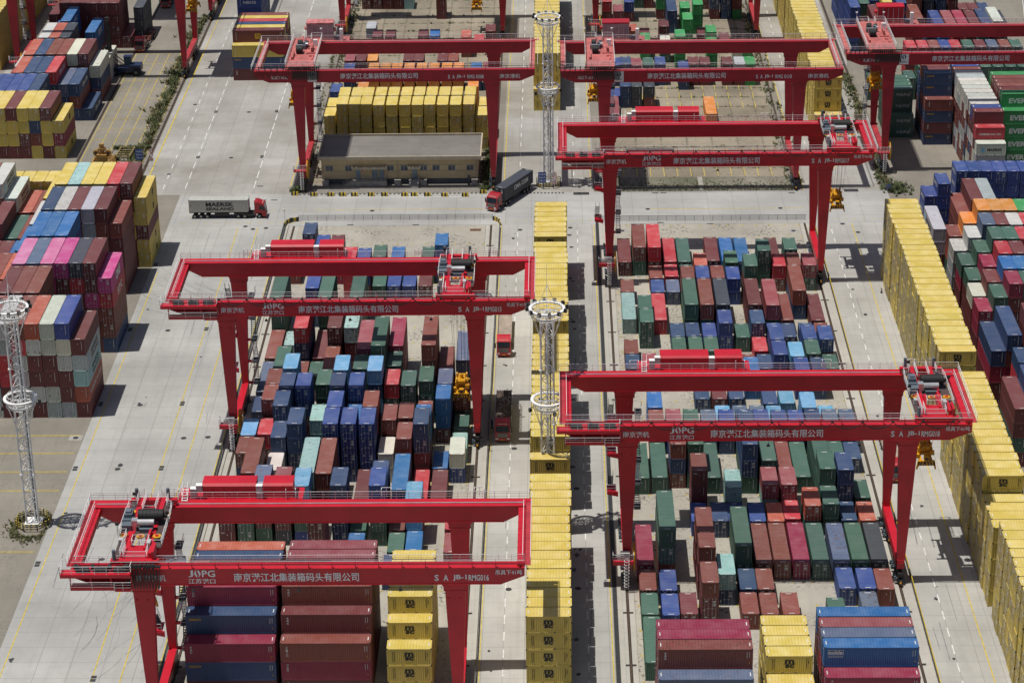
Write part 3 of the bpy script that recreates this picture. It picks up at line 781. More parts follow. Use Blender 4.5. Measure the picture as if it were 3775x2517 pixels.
    for i, z in enumerate((7.0, 13.5, 19.0)):
        s.box(-2.6, -1.2, 16.2, 18.6, z - 0.06, z, 2); s.hexa([(-2.6,16.1,z-.5),(-.9,16.1,z-.9),(-.9,16.4,z-.9),(-2.6,16.4,z-.5)], [(-2.6,16.1,z-.1),(-.9,16.1,z-.1),(-.9,16.4,z-.1),(-2.6,16.4,z-.1)], 2)
        rail(s, [(-1.3, 16.2, z), (-2.6, 16.2, z), (-2.6, 18.6, z)], 1.1, 1.0, 0.035, (0.55,), 1)
        stairs(s, -2.4, 18.4, 16.4, z, z + 2.6, 0.7, 0, 8)
    s.build("stair_tower", [M_DARK, M_RAIL, M_RED], root)
    # down-lights under the girders
    for xx in (6.5, 20.0, 33.0):
        a = MB(); a.tube((xx, -0.2, GZ0 - 0.05), (xx, -0.2, GZ0 - 0.5), 0.04, 4, 0); a.tube((xx, -0.2, GZ0 - 0.5), (xx, -0.2, GZ0 - 0.8), 0.12, 8, 0, r2=0.3, caps=True)
        a.build("floodlight", [M_DARK], root)
    return root

def crane_b(x0, Y0, serial, tx, label, house, fade, skip=()):
    root = empty("gantry_crane", (x0, Y0, 0), label, "gantry crane", "red rail gantry cranes")
    RM = M_RED2
    dy = 19.0
    girder_mesh(True, serial, 'B').build("front_girder", [RM, M_TEXT, M_STEEL, M_WHITE, M_LOGOB], root)
    girder_mesh(False, serial, 'B').build("rear_girder", [RM, M_TEXT, M_STEEL], root, (0, dy, 0))
    for xa, xb in ((-9.0, -7.9), (47.8, 48.9)):
        m = MB(); m.box(xa, xb, 1.35, dy, GZ1 - 1.1, GZ1 + 0.02)
        e = m.build("end_beam", [M_REDP if fade else RM], root)
        hr = MB(); o = -1 if xa < 0 else 1; xo = xa if xa < 0 else xb
        rail(hr, [(xo + o*0.6, 0.2, GZ1), (xo + o*0.6, dy + 1.2, GZ1)], 1.1, 1.1, 0.04, (0.4, 0.75)); rail(hr, [(xo - o*0.9, 0.6, GZ1), (xo - o*0.9, dy + 0.6, GZ1)], 1.1, 1.3, 0.04, (0.4, 0.75))
        hr.build("handrail", [M_RAIL], e)
    for xc, flip in ((0.0, False), (40.0, True)):
        for y in (0.0, dy + 0.05): leg_mesh(flip, True).build("leg", [RM], root, (xc, y, 0))
        s = MB(); s.box(-0.5, 0.5, 0.0, dy + 1.4, 2.62, 4.0); s.box(-0.56, 0.56, -0.03, dy + 1.45, 4.0, 4.05)
        s.build("sill_beam", [M_REDF], root, (xc, 0, 0))
        for y in (2.6, dy - 1.8): bogie_mesh().build("bogie", [M_DARK, M_BLACK, M_GREY, M_YEL], root, (xc, y, 0))
    f = MB()
    rail(f, [(-8.9, 1.35, GZ1 + 0.05), (48.9, 1.35, GZ1 + 0.05)], 1.1, 1.65, 0.04, (0.4, 0.75), 0)
    f.tube((-9.2, -0.5, GZ1 + 1.0), (49, -0.5, GZ1 + 1.0), 0.07, 5, 1)
    for k in range(14): f.tube((-8.5 + 4.3*k, 0.0, GZ1 + 0.05), (-8.5 + 4.3*k, -0.5, GZ1 + 1.0), 0.05, 4, 1)
    f.build("cable_track", [M_RAIL, M_DARK], root)
    c = MB()
    festoon(c, -9.2, tx - 2.0, 6, 2.2, -0.55, GZ1 + 0.9, 0.06)
    festoon(c, tx - 1.6, tx + 4.0, 14, 2.7, -0.55, GZ1 + 0.9, 0.085)
    c.build("festoon_cable", [M_CABLE], root)
    w = MB()
    w.box(-9.8, 49.7, dy + 1.35, dy + 2.3, GZ1 - 0.18, GZ1 - 0.08, 1); w.box(-1.5, 9.0, dy + 2.3, dy + 5.5, GZ1 - 0.3, GZ1 - 0.1, 1)
    rail(w, [(-9.7, dy + 1.4, GZ1 - 0.1), (-9.7, dy + 2.25, GZ1 - 0.1), (49.65, dy + 2.25, GZ1 - 0.1)], 1.15, 1.65, 0.045, (0.4, 0.78), 0)
    w.build("rear_walkway", [M_RAIL, M_REDP], root)
    hm, rm = house
    h = MB()
    h.box(0.0, 5.6, dy + 2.6, dy + 5.4, GZ1 - 0.1, 29.6, 0)
    for k in range(6): h.box(-0.04 + 1.12*k, 0.04 + 1.12*k, dy + 2.55, dy + 2.6, GZ1 - 0.1, 29.5, 2)
    h.box(-0.12, 5.72, dy + 2.5, dy + 5.5, 29.6, 29.9, 1)
    h.tube((-0.6, dy + 4, 28.4), (0.0, dy + 4, 28.4), 0.45, 10, 1, caps=True); h.tube((5.6, dy + 4, 28.0), (6.1, dy + 4, 28.0), 0.45, 10, 1, caps=True)
    h.build("machine_house", [hm, rm, M_LGREY], root)
    a = MB(); a.box(7.0, 7.7, dy + 2.0, dy + 2.8, GZ1 - 0.1, 28.6, 0); a.build("cabinet", [M_WHITE], root)
    a = MB(); a.box(6.0, 7.0, dy + 2.2, dy + 3.0, GZ1 - 0.1, 27.0, 0); a.build("cooling_unit", [M_GREY], root)
    # flat decked trolley
    z = GZ1 + 0.2
    t = MB()
    t.box(-3.0, 3.0, 0.2, dy + 1.2, z + 0.3, z + 0.62)
    for x in (-2.9, 2.3):
        for y in (0.3, dy + 0.2): t.box(x, x + 0.6, y - 0.3, y + 1.0, z - 0.3, z + 0.3)
    t.box(1.4, 2.4, 7.0, 7.4, z + 0.6, z + 0.9); t.box(0.6, 2.6, 9.0, 9.3, z + 0.6, z + 0.85); t.box(2.0, 2.3, 5.0, 8.0, z + 0.6, z + 0.85); t.box(1.5, 1.8, 10, 13, z + .62, z + 1.6); t.box(-2.2, -1.8, 5, 9, z + .62, z + 1.2)
    to = t.build("trolley", [M_REDP], root, (tx, 0, 0))
    d = MB()
    d.tube((-1.5, 9.5, z + 1.4), (-0.2, 9.5, z + 1.4), 0.85, 18, 0, caps=True); d.tube((-1.6, 14.0, z + 1.4), (-0.6, 14.0, z + 1.4), 0.75, 16, 0, caps=True); d.tube((-0.1, 14.2, z + 1.3), (0.6, 14.2, z + 1.3), 0.6, 14, 0, caps=True)
    d.build("hoist_drum", [M_BLACK], to)
    g = MB(); g.box(-1.9, 0.2, 12.0, 13.0, z + 0.6, z + 1.5); g.box(-0.4, 0.3, 12.6, 13.6, z + 0.6, z + 1.9); g.build("gearbox", [M_GREY], to)
    g = MB(); g.box(-1.7, -0.2, 10.4, 10.7, z + 0.9, z + 2.1); g.tube((0.1, 12.8, z + 1.6), (0.7, 12.8, z + 1.6), 0.3, 10, 0, caps=True); g.build("hoist_motor", [M_STEEL], to)
    g = MB(); g.box(1.6, 2.5, 14.2, 14.8, z + 0.62, z + 2.0); g.build("cabinet", [M_WHITE], to)
    hr = MB()
    rail(hr, [(-3.0, 0.3, z + 0.62), (3.0, 0.3, z + 0.62), (3.0, dy + 1.2, z + 0.62), (1.0, dy + 1.2, z + 0.62)], 1.15, 1.1, 0.045, (0.4, 0.78)); rail(hr, [(-3.0, 0.3, z + 0.62), (-3.0, dy + 1.2, z + 0.62), (-0.6, dy + 1.2, z + 0.62), (-0.6, dy - 1.5, z + 0.62), (0.8, dy - 1.5, z + 0.62), (0.8, dy + 1.2, z + 0.62)], 1.15, 1.1, 0.045, (0.4, 0.78))
    for x in (-3.0, 2.8): hr.tube((x, dy + 1.2, z + 0.6), (x, dy + 1.2, z + 2.6), 0.05, 4); hr.tube((x, dy + 1.2, z + 2.6), (x, dy + 1.2, z + 2.75), 0.25, 8, caps=True)
    hr.build("handrail", [M_RAIL], to)
    r = MB()
    for rr in (2.0, 1.6, 1.2):
        r.path([(1.03, 0.6 + rr*math.cos(q*math.pi/12), 4.6 + rr*math.sin(q*math.pi/12)) for q in range(25)], 0.13 if rr == 2.0 else 0.07, 5)
    for q in range(8): r.tube((1.03, 0.6, 4.6), (1.03, 0.6 + 2.0*math.cos(q*math.pi/4), 4.6 + 2.0*math.sin(q*math.pi/4)), 0.06, 4)
    r.build("cable_reel", [M_YEL], root)
    l = MB()
    l.box(-1.8, 0.9, -1.4, -0.02, 4.5, 4.75, 1); rail(l, [(-1.8, -0.1, 4.75), (-1.8, -1.35, 4.75), (0.9, -1.35, 4.75), (0.9, -0.2, 4.75)], 1.25, 0.7, 0.045, (0.45, 0.85), 0)
    for k in range(8):
        zz = 0.9 + 0.5*k; l.path([(-0.1 + 0.36*math.cos(q*math.pi/6), -1.65 + 0.42*math.sin(q*math.pi/6), zz) for q in range(13)], 0.04, 4, 0)
    for x in (-0.35, 0.15): l.tube((x, -1.42, 0.2), (x, -1.42, 5.6), 0.04, 4, 0)
    l.build("ladder_platform", [M_RAIL, M_REDF], root)
    s = MB()
    side = 1.5 if serial else -2.6
    for i, zz in enumerate((4.2, 8.2, 12.2, 16.2, 20.2)):
        s.box(side, side + 1.1, dy - 0.8, dy + 1.6, zz - 0.06, zz, 0); s.box(min(side, 0) + 0.6, max(side, 0.0) + 0.9, dy + 0.2, dy + 0.5, zz - 0.4, zz, 2)
        rail(s, [(side, dy - 0.8, zz), (side + 1.1, dy - 0.8, zz), (side + 1.1, dy + 1.6, zz), (side, dy + 1.6, zz)], 1.1, 1.0, 0.04, (0.55,), 1)
        if i < 4: stairs(s, side + 0.2, dy + 1.3 if i % 2 else dy - 0.5, dy - 0.5 if i % 2 else dy + 1.3, zz, zz + 4.0, 0.7, 1, 12)
    s.build("stair_tower", [M_DARK, M_RAIL, M_REDF], root)
    return root

M_RED2 = plain("older_crane_red", (0.36, 0.0125, 0.026), 0.5, var=0.12, scale=0.4)
M_LOGOB = plain("navy_emblem", (0.02, 0.05, 0.12), 0.5)
M_HOUSE = plain("chalky_red_sheet", (0.36, 0.26, 0.28), 0.6, var=0.25, scale=0.7)
M_HROOF = plain("flaking_red_roof", (0.52, 0.18, 0.18), 0.6, var=0.5, scale=0.9)

crane_a(10.0, 301.0, "018", 43.9, False, False, 1, "red gantry crane numbered 018 with its hoist trolley out over the yellow wall", False)
crane_a(-53.27, 261.1, "016", -0.9, True, True, 1, "nearest red gantry crane, numbered 016, with bunched black cables", False)
crane_a(-53.27, 345.9, "015", 36.9, True, False, 1, "red gantry crane numbered 015 spanning the tall mixed container block", False)
crane_a(10.0, 413.3, "017", 43.3, False, False, 1, "red gantry crane numbered 017 beside the crossing road", False)
crane_b(-53.27, 464.8, "008", 0.4, "older red gantry crane numbered 008 above the cream building", (M_HOUSE, M_HROOF), True)
crane_b(10.0, 463.3, "010", -0.9, "older red gantry crane numbered 010 over the brown empty yard", (M_HOUSE, M_RED2), True)
crane_b(69.7, 473.3, "", -1.7, "older red gantry crane without a visible number beside the green containers", (M_RED2, M_RED), True)
crane_b(-129.1, 540.8, "", 42.0, "red gantry crane legs with a zigzag white stair, girders above the picture", (M_RED2, M_RED), False)
crane_b(-53.27, 568.5, "014", 33.5, "far red gantry crane legs behind crane 008", (M_RED2, M_RED), False)
crane_b(10.0, 567.5, "012", 30.0, "far red gantry crane legs behind crane 010", (M_RED2, M_RED), False)
crane_b(-129.1, 588.5, "", 20.0, "farthest red gantry crane wheels at the weedy rail", (M_RED2, M_RED), False)

# ------------------------------------------------------------------ spreaders hanging from the cranes
def spreader(x, y, z, ztop, label, spread=0.8):
    root = empty("container_spreader", (x, y, z), label, "spreader", "yellow spreaders hanging from cranes")
    m = MB()
    for sx in (-0.75, 0.75): m.box(sx - 0.18, sx + 0.18, -2.8, 2.8, 0.45, 0.95)
    m.box(-1.0, 1.0, -0.9, 0.9, 0.95, 1.35)
    for s in (-1, 1):
        y0, y1 = sorted((s*2.65, s*3.02))
        m.box(-1.22, 1.22, y0, y1, 0.25, 1.0)
        for sx in (-1, 1):
            m.hexa([(sx*1.22 - .14, y0, .3), (sx*1.22 + .14, y0, .3), (sx*1.22 + .14, y1, .3), (sx*1.22 - .14, y1, .3)][::1], [(sx*1.1 - .14, y0, .9), (sx*1.1 + .14, y0, .9), (sx*1.1 + .14, y1, .9), (sx*1.1 - .14, y1, .9)])
            m.hexa([(sx*1.36 - .1, y0, -.35), (sx*1.36 + .1, y0, -.35), (sx*1.36 + .1, y1, -.35), (sx*1.36 - .1, y1, -.35)], [(sx*1.22 - .14, y0, .3), (sx*1.22 + .14, y0, .3), (sx*1.22 + .14, y1, .3), (sx*1.22 - .14, y1, .3)])
        for k in range(5):
            xx = -1.0 + 0.42*k; yy = s*3.03
            m.poly([(xx, yy, 0.28), (xx + 0.2, yy, 0.28), (xx + (0.42 if k < 2 else -0.02), yy, 0.95), (xx + (0.22 if k < 2 else -0.22), yy, 0.95)], 1)
    m.box(-0.35, 0.35, -2.95, -2.3, 1.0, 1.7, 0); m.box(-0.25, 0.25, -3.0, -2.95, 1.15, 1.5, 1)
    m.build("spreader_frame", [M_YEL, M_DARK], root)
    h = MB()
    h.box(-1.05, 1.05, -1.3, 1.3, 1.75, 2.25); h.box(-0.6, 0.6, -1.6, 1.6, 2.25, 2.6)
    for sx in (-0.8, 0.8):
        for sy in (-1.0, 1.0):
            h.tube((sx - 0.12, sy, 2.65), (sx + 0.12, sy, 2.65), 0.42, 12, 0, caps=True); h.box(sx - 0.15, sx + 0.15, sy - 0.2, sy + 0.2, 1.3, 1.8)
    h.tube((0, -0.3, 2.6), (0, -0.3, 3.3), 0.28, 8, 0, caps=True); h.box(0.6, 1.25, -1.9, -1.4, 1.4, 2.0); h.box(-1.3, -0.9, -1.9, -1.3, 0.9, 1.5)
    h.build("headblock", [M_YEL], root)
    c = MB()
    for sx in (-0.8, 0.8):
        for sy in (-1.0, 1.0):
            for d in (-0.16, 0.16):
                c.tube((sx + d, sy, 2.7), ((sx + d*3)*(1 + spread*0.4), sy*3.2, ztop - z), 0.028, 4)
    c.tube((0, -0.3, 3.2), (0.2, -0.4, ztop - z), 0.05, 4)
    c.build("hoist_rope", [M_CABLE], root)
    return root
spreader(53.9, 310.6, 15.9, 26.5, "yellow spreader hanging beside the yellow wall from crane 018")
spreader(53.4, 422.8, 12.3, 26.5, "yellow spreader hanging low over the crossing from crane 017")
spreader(-16.0, 355.4, 5.6, 26.5, "yellow spreader lowered among the mixed containers by crane 015")
spreader(-54.3, 270.6, 17.0, 26.5, "yellow spreader half hidden behind the legs of crane 016")
spreader(-54.9, 474.3, 16.2, 26.5, "yellow spreader peeping out beside the west leg of crane 008")
spreader(8.0, 473.2, 17.0, 26.5, "yellow spreader peeping out beside the west leg of crane 010")
spreader(68.2, 483.2, 15.9, 26.5, "worn yellow spreader beside the legs near the dark green containers")
spreader(-87.5, 550.3, 14.3, 26.5, "brownish yellow spreader beside the legs with the zigzag stair")
spreader(-19.9, 577.9, 5.9, 26.5, "far yellow spreader over the weedy empty slots")

# ------------------------------------------------------------------ light masts
def light_mast(x, y, label, sign):
    root = empty("light_mast", (x, y, 0), label, "light mast", "white lattice light masts")
    legs = [(-0.95, -0.55), (0.95, -0.55), (0.0, 1.10)]
    H_ = 36.0
    m = MB()
    for px, py in legs:
        m.tube((px, py, 0.4), (px, py, H_), 0.15, 8)
        for z in (8.9, 17.8, 26.8): m.tube((px, py, z - 0.12), (px, py, z + 0.12), 0.27, 10, caps=True)
    n = 20; dz = (H_ - 0.6)/n
    for i in range(n):
        z0 = 0.6 + dz*i; z1 = z0 + dz
        for a, b in ((0, 1), (1, 2), (2, 0)):
            A, B_ = (legs[a], legs[b]) if i % 2 == 0 else (legs[b], legs[a])
            m.tube((*A, z0), (*B_, z1), 0.06, 4); m.tube((*A, z1), (*B_, z1), 0.06, 4)
    m.box(-1.3, 1.3, -1.0, 1.5, 0.0, 0.45)
    m.build("lattice_mast", [M_WHITE], root)
    l = MB()
    for sx in (-0.25, 0.25): l.tube((sx, 0.15, 0.5), (sx, 0.15, H_), 0.035, 4)
    for k in range(85): l.tube((-0.25, 0.15, 0.8 + 0.415*k), (0.25, 0.15, 0.8 + 0.415*k), 0.022, 4)
    l.tube((0.45, 0.2, 0.5), (0.45, 0.2, H_), 0.10, 6, 1)
    l.build("ladder", [M_WHITE, M_GREY], root)
    for zc, rad, nl in ((21.1, 2.35, 4), (36.0, 2.5, 12)):
        p = MB()
        p.band((0, 0, zc), rad - 0.22, rad + 0.22, 0.55, 0.75, 36)
        p.band((0, 0, zc), rad - 0.55, rad - 0.42, -0.55, -0.35, 36)
        p.ring((0, 0, zc - 0.5), rad - 0.15, 0.06, 30); p.ring((0, 0, zc + 0.1), rad - 0.3, 0.05, 30); p.ring((0, 0, zc + 1.25), rad - 0.35, 0.04, 30); p.ring((0, 0, zc - 1.0), rad*0.62, 0.07, 26)
        for k in range(24):
            t = 2*math.pi*k/24; p.tube(((rad - 0.3)*math.cos(t), (rad - 0.3)*math.sin(t), zc - 0.5), ((rad - 0.3)*math.cos(t), (rad - 0.3)*math.sin(t), zc + 1.25), 0.03, 4)
        for k in range(12):
            t = 2*math.pi*k/12; q = legs[k % 3]
            p.tube(((rad - 0.4)*math.cos(t), (rad - 0.4)*math.sin(t), zc - 0.4), (q[0]*0.9 + 0.1*math.cos(t), q[1]*0.9 + 0.1*math.sin(t), zc - 0.45), 0.05, 4)
        for k in range(9):
            t = 2*math.pi*(k + 0.5)/9; q = min(legs, key=lambda L_: (L_[0] - math.cos(t))**2 + (L_[1] - math.sin(t))**2)
            p.tube(((rad - 0.2)*math.cos(t), (rad - 0.2)*math.sin(t), zc - 0.5), (q[0], q[1], zc - 4.0), 0.06, 4)
        pl = p.build("ring_platform", [M_WHITE], root)
        for k in range(nl):
            t = 2*math.pi*(k + 0.25)/nl; co, si = math.cos(t), math.sin(t)
            f = MB(); f.box(-0.22, 0.22, -0.25, 0.2, -0.25, 0.3, 0); f.box(-0.18, 0.18, -0.29, -0.25, -0.2, 0.22, 1)
            f.build("floodlight", [M_DARK, M_STEEL], pl, ((rad + 0.45)*co, (rad + 0.45)*si, zc + (0.75 if nl > 5 else -0.6)), t + math.pi/2)
    s = MB()
    for t in (0.5, 2.6, 4.7): s.tube((1.6*math.cos(t), 1.6*math.sin(t), 36.5), (0.05, 0, 40.5), 0.045, 4)
    s.tube((0, 0, 36.0), (0, 0, 44.0), 0.07, 5, r2=0.02)
    s.build("lightning_rod", [M_WHITE], root)
    # striped guard rail round the foot: a thing of its own
    g = MB()
    R0 = 2.75
    P = [(R0*math.cos(math.pi/8 + k*math.pi/4), R0*math.sin(math.pi/8 + k*math.pi/4)) for k in range(9)]
    for a, b in zip(P, P[1:]):
        for z in (0.45, 0.85, 1.25):
            for j in range(6):
                p0 = [a[i] + (b[i] - a[i])*j/6 for i in (0, 1)]; p1 = [a[i] + (b[i] - a[i])*(j + 1)/6 for i in (0, 1)]
                g.tube((*p0, z), (*p1, z), 0.085, 5, j % 2)
        g.tube((*a, 0), (*a, 1.3), 0.08, 5, 1); mdl = ((a[0] + b[0])/2, (a[1] + b[1])/2); g.tube((*mdl, 0), (*mdl, 1.3), 0.06, 5, 0)
    o = g.build("guard_rail", [M_YEL2, M_DARK], None, (x, y, 0))
    tag(o, sign, "guard rail", "striped guard rails round the masts")
    return root
M_YEL2 = plain("safety_yellow", (0.55, 0.40, 0.03), 0.5, var=0.2)
light_mast(-81.45, 320.4, "white lattice light mast standing at the kerb of the side yard", "octagonal yellow and black rail on grass beside the side yard")
light_mast(-1.55, 318.9, "white lattice light mast rising out of the near yellow row", "octagonal rail hidden in the gap of the near yellow row")
light_mast(-1.65, 467.0, "far white lattice light mast standing by the crossing road", "weathered octagonal rail at the crossing beside the blue notice")
M_SIGNB = plain("blue_sign", (0.02, 0.07, 0.28), 0.5)
def notice(x, y, label, no_entry=True, two=True):
    root = empty("notice_board", (x, y, 0), label, "sign", "blue notice boards")
    m = MB(); m.tube((0, 0, 0), (0, 0, 2.0), 0.05, 6); m.build("post", [M_LGREY], root)
    b = MB(); b.box(-0.85, 0.85, -0.06, 0.0, 1.5, 3.9, 0)
    for k, s in enumerate(("作业区域", "无关人员", "严禁入内")): text_front(b, s, -0.7, -0.07, 3.2 - 0.72*k, 1.4, 0.42, 1, 0.01)
    b.build("board", [M_SIGNB, M_WHITE], root)
    if two:
        c = MB()
        for k, n_ in enumerate(("5", "")):
            zc = 3.5 - 0.95*k
            c.tube((2.6, -0.05, zc), (2.6, -0.08, zc), 0.42, 18, 1, caps=True); c.tube((2.6, -0.085, zc), (2.6, -0.10, zc), 0.32, 18, 0, caps=True)
            if n_: text_front(c, n_, 2.48, -0.11, zc - 0.17, 0.24, 0.34, 2, 0.02)
        c.box(2.2, 3.0, -0.05, -0.02, 1.2, 2.0, 0)
        for k in range(4): c.box(2.28, 2.92, -0.06, -0.05, 1.3 + 0.16*k, 1.38 + 0.16*k, 1)
        c.tube((2.6, 0, 0), (2.6, 0, 3.9), 0.05, 6, 0)
        c.build("speed_limit_sign", [M_WHITE, M_LOGOR, M_LOGOK], root)
    return root
notice(-3.0, 464.2, "blue notice board with white characters at the foot of the far mast")
notice(-90.3, 480.0, "blue notice board with white characters by the weedy rail")
o = notice(68.9, 461.6, "small tilted blue notice board at the weedy corner beyond the yellow wall", two=False); o.rotation_euler = (0.35, 0, 0.4); o.scale = (0.7, 0.7, 0.5)

# ------------------------------------------------------------------ the cream building
bl = empty("office_building", (-49.6, 468.3, 0), "long single storey cream building with a flat grey roof", "building")
M_CREAM = plain("cream_render", (0.56, 0.45, 0.27), 0.8, var=0.10, scale=0.5)
M_PLINTH = plain("grey_plinth", (0.075, 0.085, 0.10), 0.8, var=0.2)
M_TRIM = plain("pale_trim", (0.46, 0.40, 0.30), 0.8, var=0.12)
M_SLATE = concrete("flat_roof_felt", (0.23, 0.215, 0.195), 16.6, -49.6, 50.0, 0.0, 'x', 0.05, 0.45, 0.25, mottled=0.3)
M_PANE = plain("window_glass", (0.05, 0.07, 0.10), 0.12)
M_DOORB = plain("blue_grey_door", (0.21, 0.29, 0.36), 0.5)
BW, BD, BH = 33.0, 13.0, 5.6
m = MB()
m.box(0, BW, 0, BD, 1.15, BH, 0); m.box(-0.04, BW + 0.04, -0.04, BD + 0.04, 0, 1.15, 1)
for z in (2.85, 4.2): m.box(-0.015, BW + 0.015, -0.015, 0.0, z, z + 0.05, 1)
m.build("wall", [M_CREAM, M_PLINTH], bl)
m = MB()
m.box(-0.7, BW + 0.7, -0.7, BD + 0.7, BH, BH + 0.25, 0); m.box(-0.45, BW + 0.45, -0.45, BD + 0.45, BH + 0.25, BH + 0.29, 1)
for x0, x1, y0, y1 in ((-0.75, BW + 0.75, -0.75, -0.5), (-0.75, BW + 0.75, BD + 0.5, BD + 0.75), (-0.75, -0.5, -0.5, BD + 0.5), (BW + 0.5, BW + 0.75, -0.5, BD + 0.5)):
    m.box(x0, x1, y0, y1, BH - 0.05, BH + 0.75, 0)
m.build("roof", [M_TRIM, M_SLATE], bl)
PX = lambda px: (px - 65)*0.03198
for a, b_ in ((92,137),(220,265),(498,540),(588,632),(715,760),(798,843),(902,946),(1023,1068)):
    x0, x1 = PX(a), PX(b_)
    w = MB(); w.box(x0 - 0.06, x1 + 0.06, -0.08, -0.005, 2.9, 2.98); w.box(x0 - 0.06, x1 + 0.06, -0.06, -0.005, 4.06, 4.12); w.box(x0 - 0.06, x0, -0.06, -0.005, 2.98, 4.06); w.box(x1, x1 + 0.06, -0.06, -0.005, 2.98, 4.06); w.box((x0 + x1)/2 - 0.03, (x0 + x1)/2 + 0.03, -0.05, -0.005, 2.98, 4.06)
    o = w.build("window", [M_LGREY], bl)
    g_ = MB(); g_.box(x0, x1, -0.03, -0.006, 2.98, 4.06); g_.build("pane", [M_PANE], o)
for a, b_ in ((290,317),(397,430),(446,473),(665,692)):
    x0, x1 = PX(a), PX(b_)
    d = MB(); d.box(x0, x1, -0.07, -0.005, 1.15, 3.3); d.box(x0 - 0.06, x0, -0.09, -0.005, 1.15, 3.36); d.box(x1, x1 + 0.06, -0.09, -0.005, 1.15, 3.36); d.build("door", [M_DOORB], bl)
for a, b_ in ((265,495),(635,718)):
    x0, x1 = PX(a), PX(b_)
    c = MB(); c.box(x0, x1, -1.3, -0.005, 3.7, 3.85); c.box(x0, x1, -1.35, -1.25, 3.7, 4.15); c.box(x0, x0 + 0.1, -1.3, -0.005, 3.85, 4.15); c.box(x1 - 0.1, x1, -1.3, -0.005, 3.85, 4.15)
    for k in range(4 if b_ - a > 100 else 2): c.box(x0 + (x1 - x0)*(k + 0.5)/4, x0 + (x1 - x0)*(k + 0.5)/4 + 0.12, -1.3, -0.05, 3.85, 4.05)
    c.build("canopy", [M_TRIM], bl)
x0, x1 = PX(262), PX(495)
p = MB(); p.box(x0, x1, -1.7, -0.05, 0, 1.12)
for k in range(6): p.box(x0 - 0.3*(k + 1), x0 - 0.3*k, -1.7, -0.3, 0, 1.12 - 0.18*(k + 0.6))
p.build("platform", [M_CONC], bl)
hr = MB(); rail(hr, [(x0 - 1.8, -1.65, 0.05), (x0, -1.65, 1.12), (x1, -1.65, 1.12), (x1, -0.1, 1.12)], 1.0, 1.2, 0.045, (0.5,)); hr.build("handrail", [M_ROD], bl)
x0, x1 = PX(640), PX(718)
p = MB(); p.box(x0, x1, -1.2, -0.05, 0, 1.12)
for k in range(6): p.box(x0 + 0.4, x1 - 0.5, -1.2 - 0.3*(k + 1), -1.2 - 0.3*k, 0, 1.12 - 0.18*(k + 0.6))
p.build("steps", [M_CONC], bl)
hr = MB()
for xx in (x0 + 0.35, x1 - 0.45): rail(hr, [(xx, -0.1, 1.12), (xx, -1.2, 1.12), (xx, -3.0, 0.05)], 1.0, 1.2, 0.045, (0.5,))
hr.build("handrail", [M_ROD], bl)
for xx in (0.02, PX(567), BW - 0.35):
    d = MB(); d.tube((xx, -0.2, 1.2), (xx, -0.2, BH - 0.1), 0.08, 6); d.tube((xx, -0.2, 1.2), (xx + (0.6 if xx > 1 else 0), -0.35, 0.9), 0.08, 6); d.tube((xx + (0.6 if xx > 1 else 0), -0.35, 0.9), (xx + (0.6 if xx > 1 else 0), -0.35, 0), 0.08, 6); d.build("downpipe", [M_TRIM], bl)
b = MB(); b.box(PX(320), PX(375), -0.08, -0.02, 2.9, 3.45, 0); b.box(PX(322), PX(345), -0.1, -0.08, 2.95, 3.4, 1); b.box(PX(350), PX(372), -0.1, -0.08, 2.95, 3.4, 2)
text_front(b, "安全第一", PX(323), -0.11, 3.05, PX(344) - PX(323), 0.25, 3, 0.01)
b.build("wall_sign", [M_WHITE, M_LOGOR, M_YLINE, M_WHITE], bl)
for i, (a, lab) in enumerate(((70, "grey concrete plinth box at the west corner of the cream building"), (545, "grey concrete plinth box beside the middle downpipe"), (718, "grey concrete plinth box beside the narrow steps"), (1055, "grey box unit at the east end of the cream wall"))):
    x0 = PX(a); c = MB(); c.box(0, 1.25, 0, 0.9, 0, 1.1); c.box(-0.06, 1.31, -0.06, 0.96, 1.1, 1.2); c.box(0.15, 1.1, -0.03, 0, 0.2, 0.9)
    o = c.build("plinth_box", [M_CONC], None, (-49.6 + x0, 468.3 - 1.6, 0)); tag(o, lab, "box", "concrete boxes along the cream building")
c = MB(); c.box(0, 0.45, 0, 0.5, 0, 2.3); c.box(0.05, 0.4, -0.03, 0, 0.2, 2.1); o = c.build("electric_cabinet", [M_PLINTH], None, (-49.6 + PX(1030), 466.9, 0)); tag(o, "tall narrow dark cabinet near the east end of the cream wall", "cabinet")
sheet("pavement_building", [(-54.5, -13.6, 462.7, 468.2)], 0.018, M_SIDEWALK := concrete("stained_apron", (0.27, 0.25, 0.22), 3.2, 0, 3.0, 0, 'x', 0.12, 0.4, 0.4, mottled=0.8))
sheet("pavement_east_block", [(11.2, 49.5, 462.7, 471.0)], 0.018, concrete("mossy_apron", (0.25, 0.235, 0.19), 2.5, 0, 2.5, 0, 'x', 0.10, 0.4, 0.35, warm=(0.13, 0.14, 0.07), mottled=0.7))
m = MB()
for k in range(22): m.box(29.9, 30.9, 462.8 + 0.37*k, 463.12 + 0.37*k, 0.0, 0.06)
tag(m.build("footpath_slabs", M_STRIP), kind='structure')

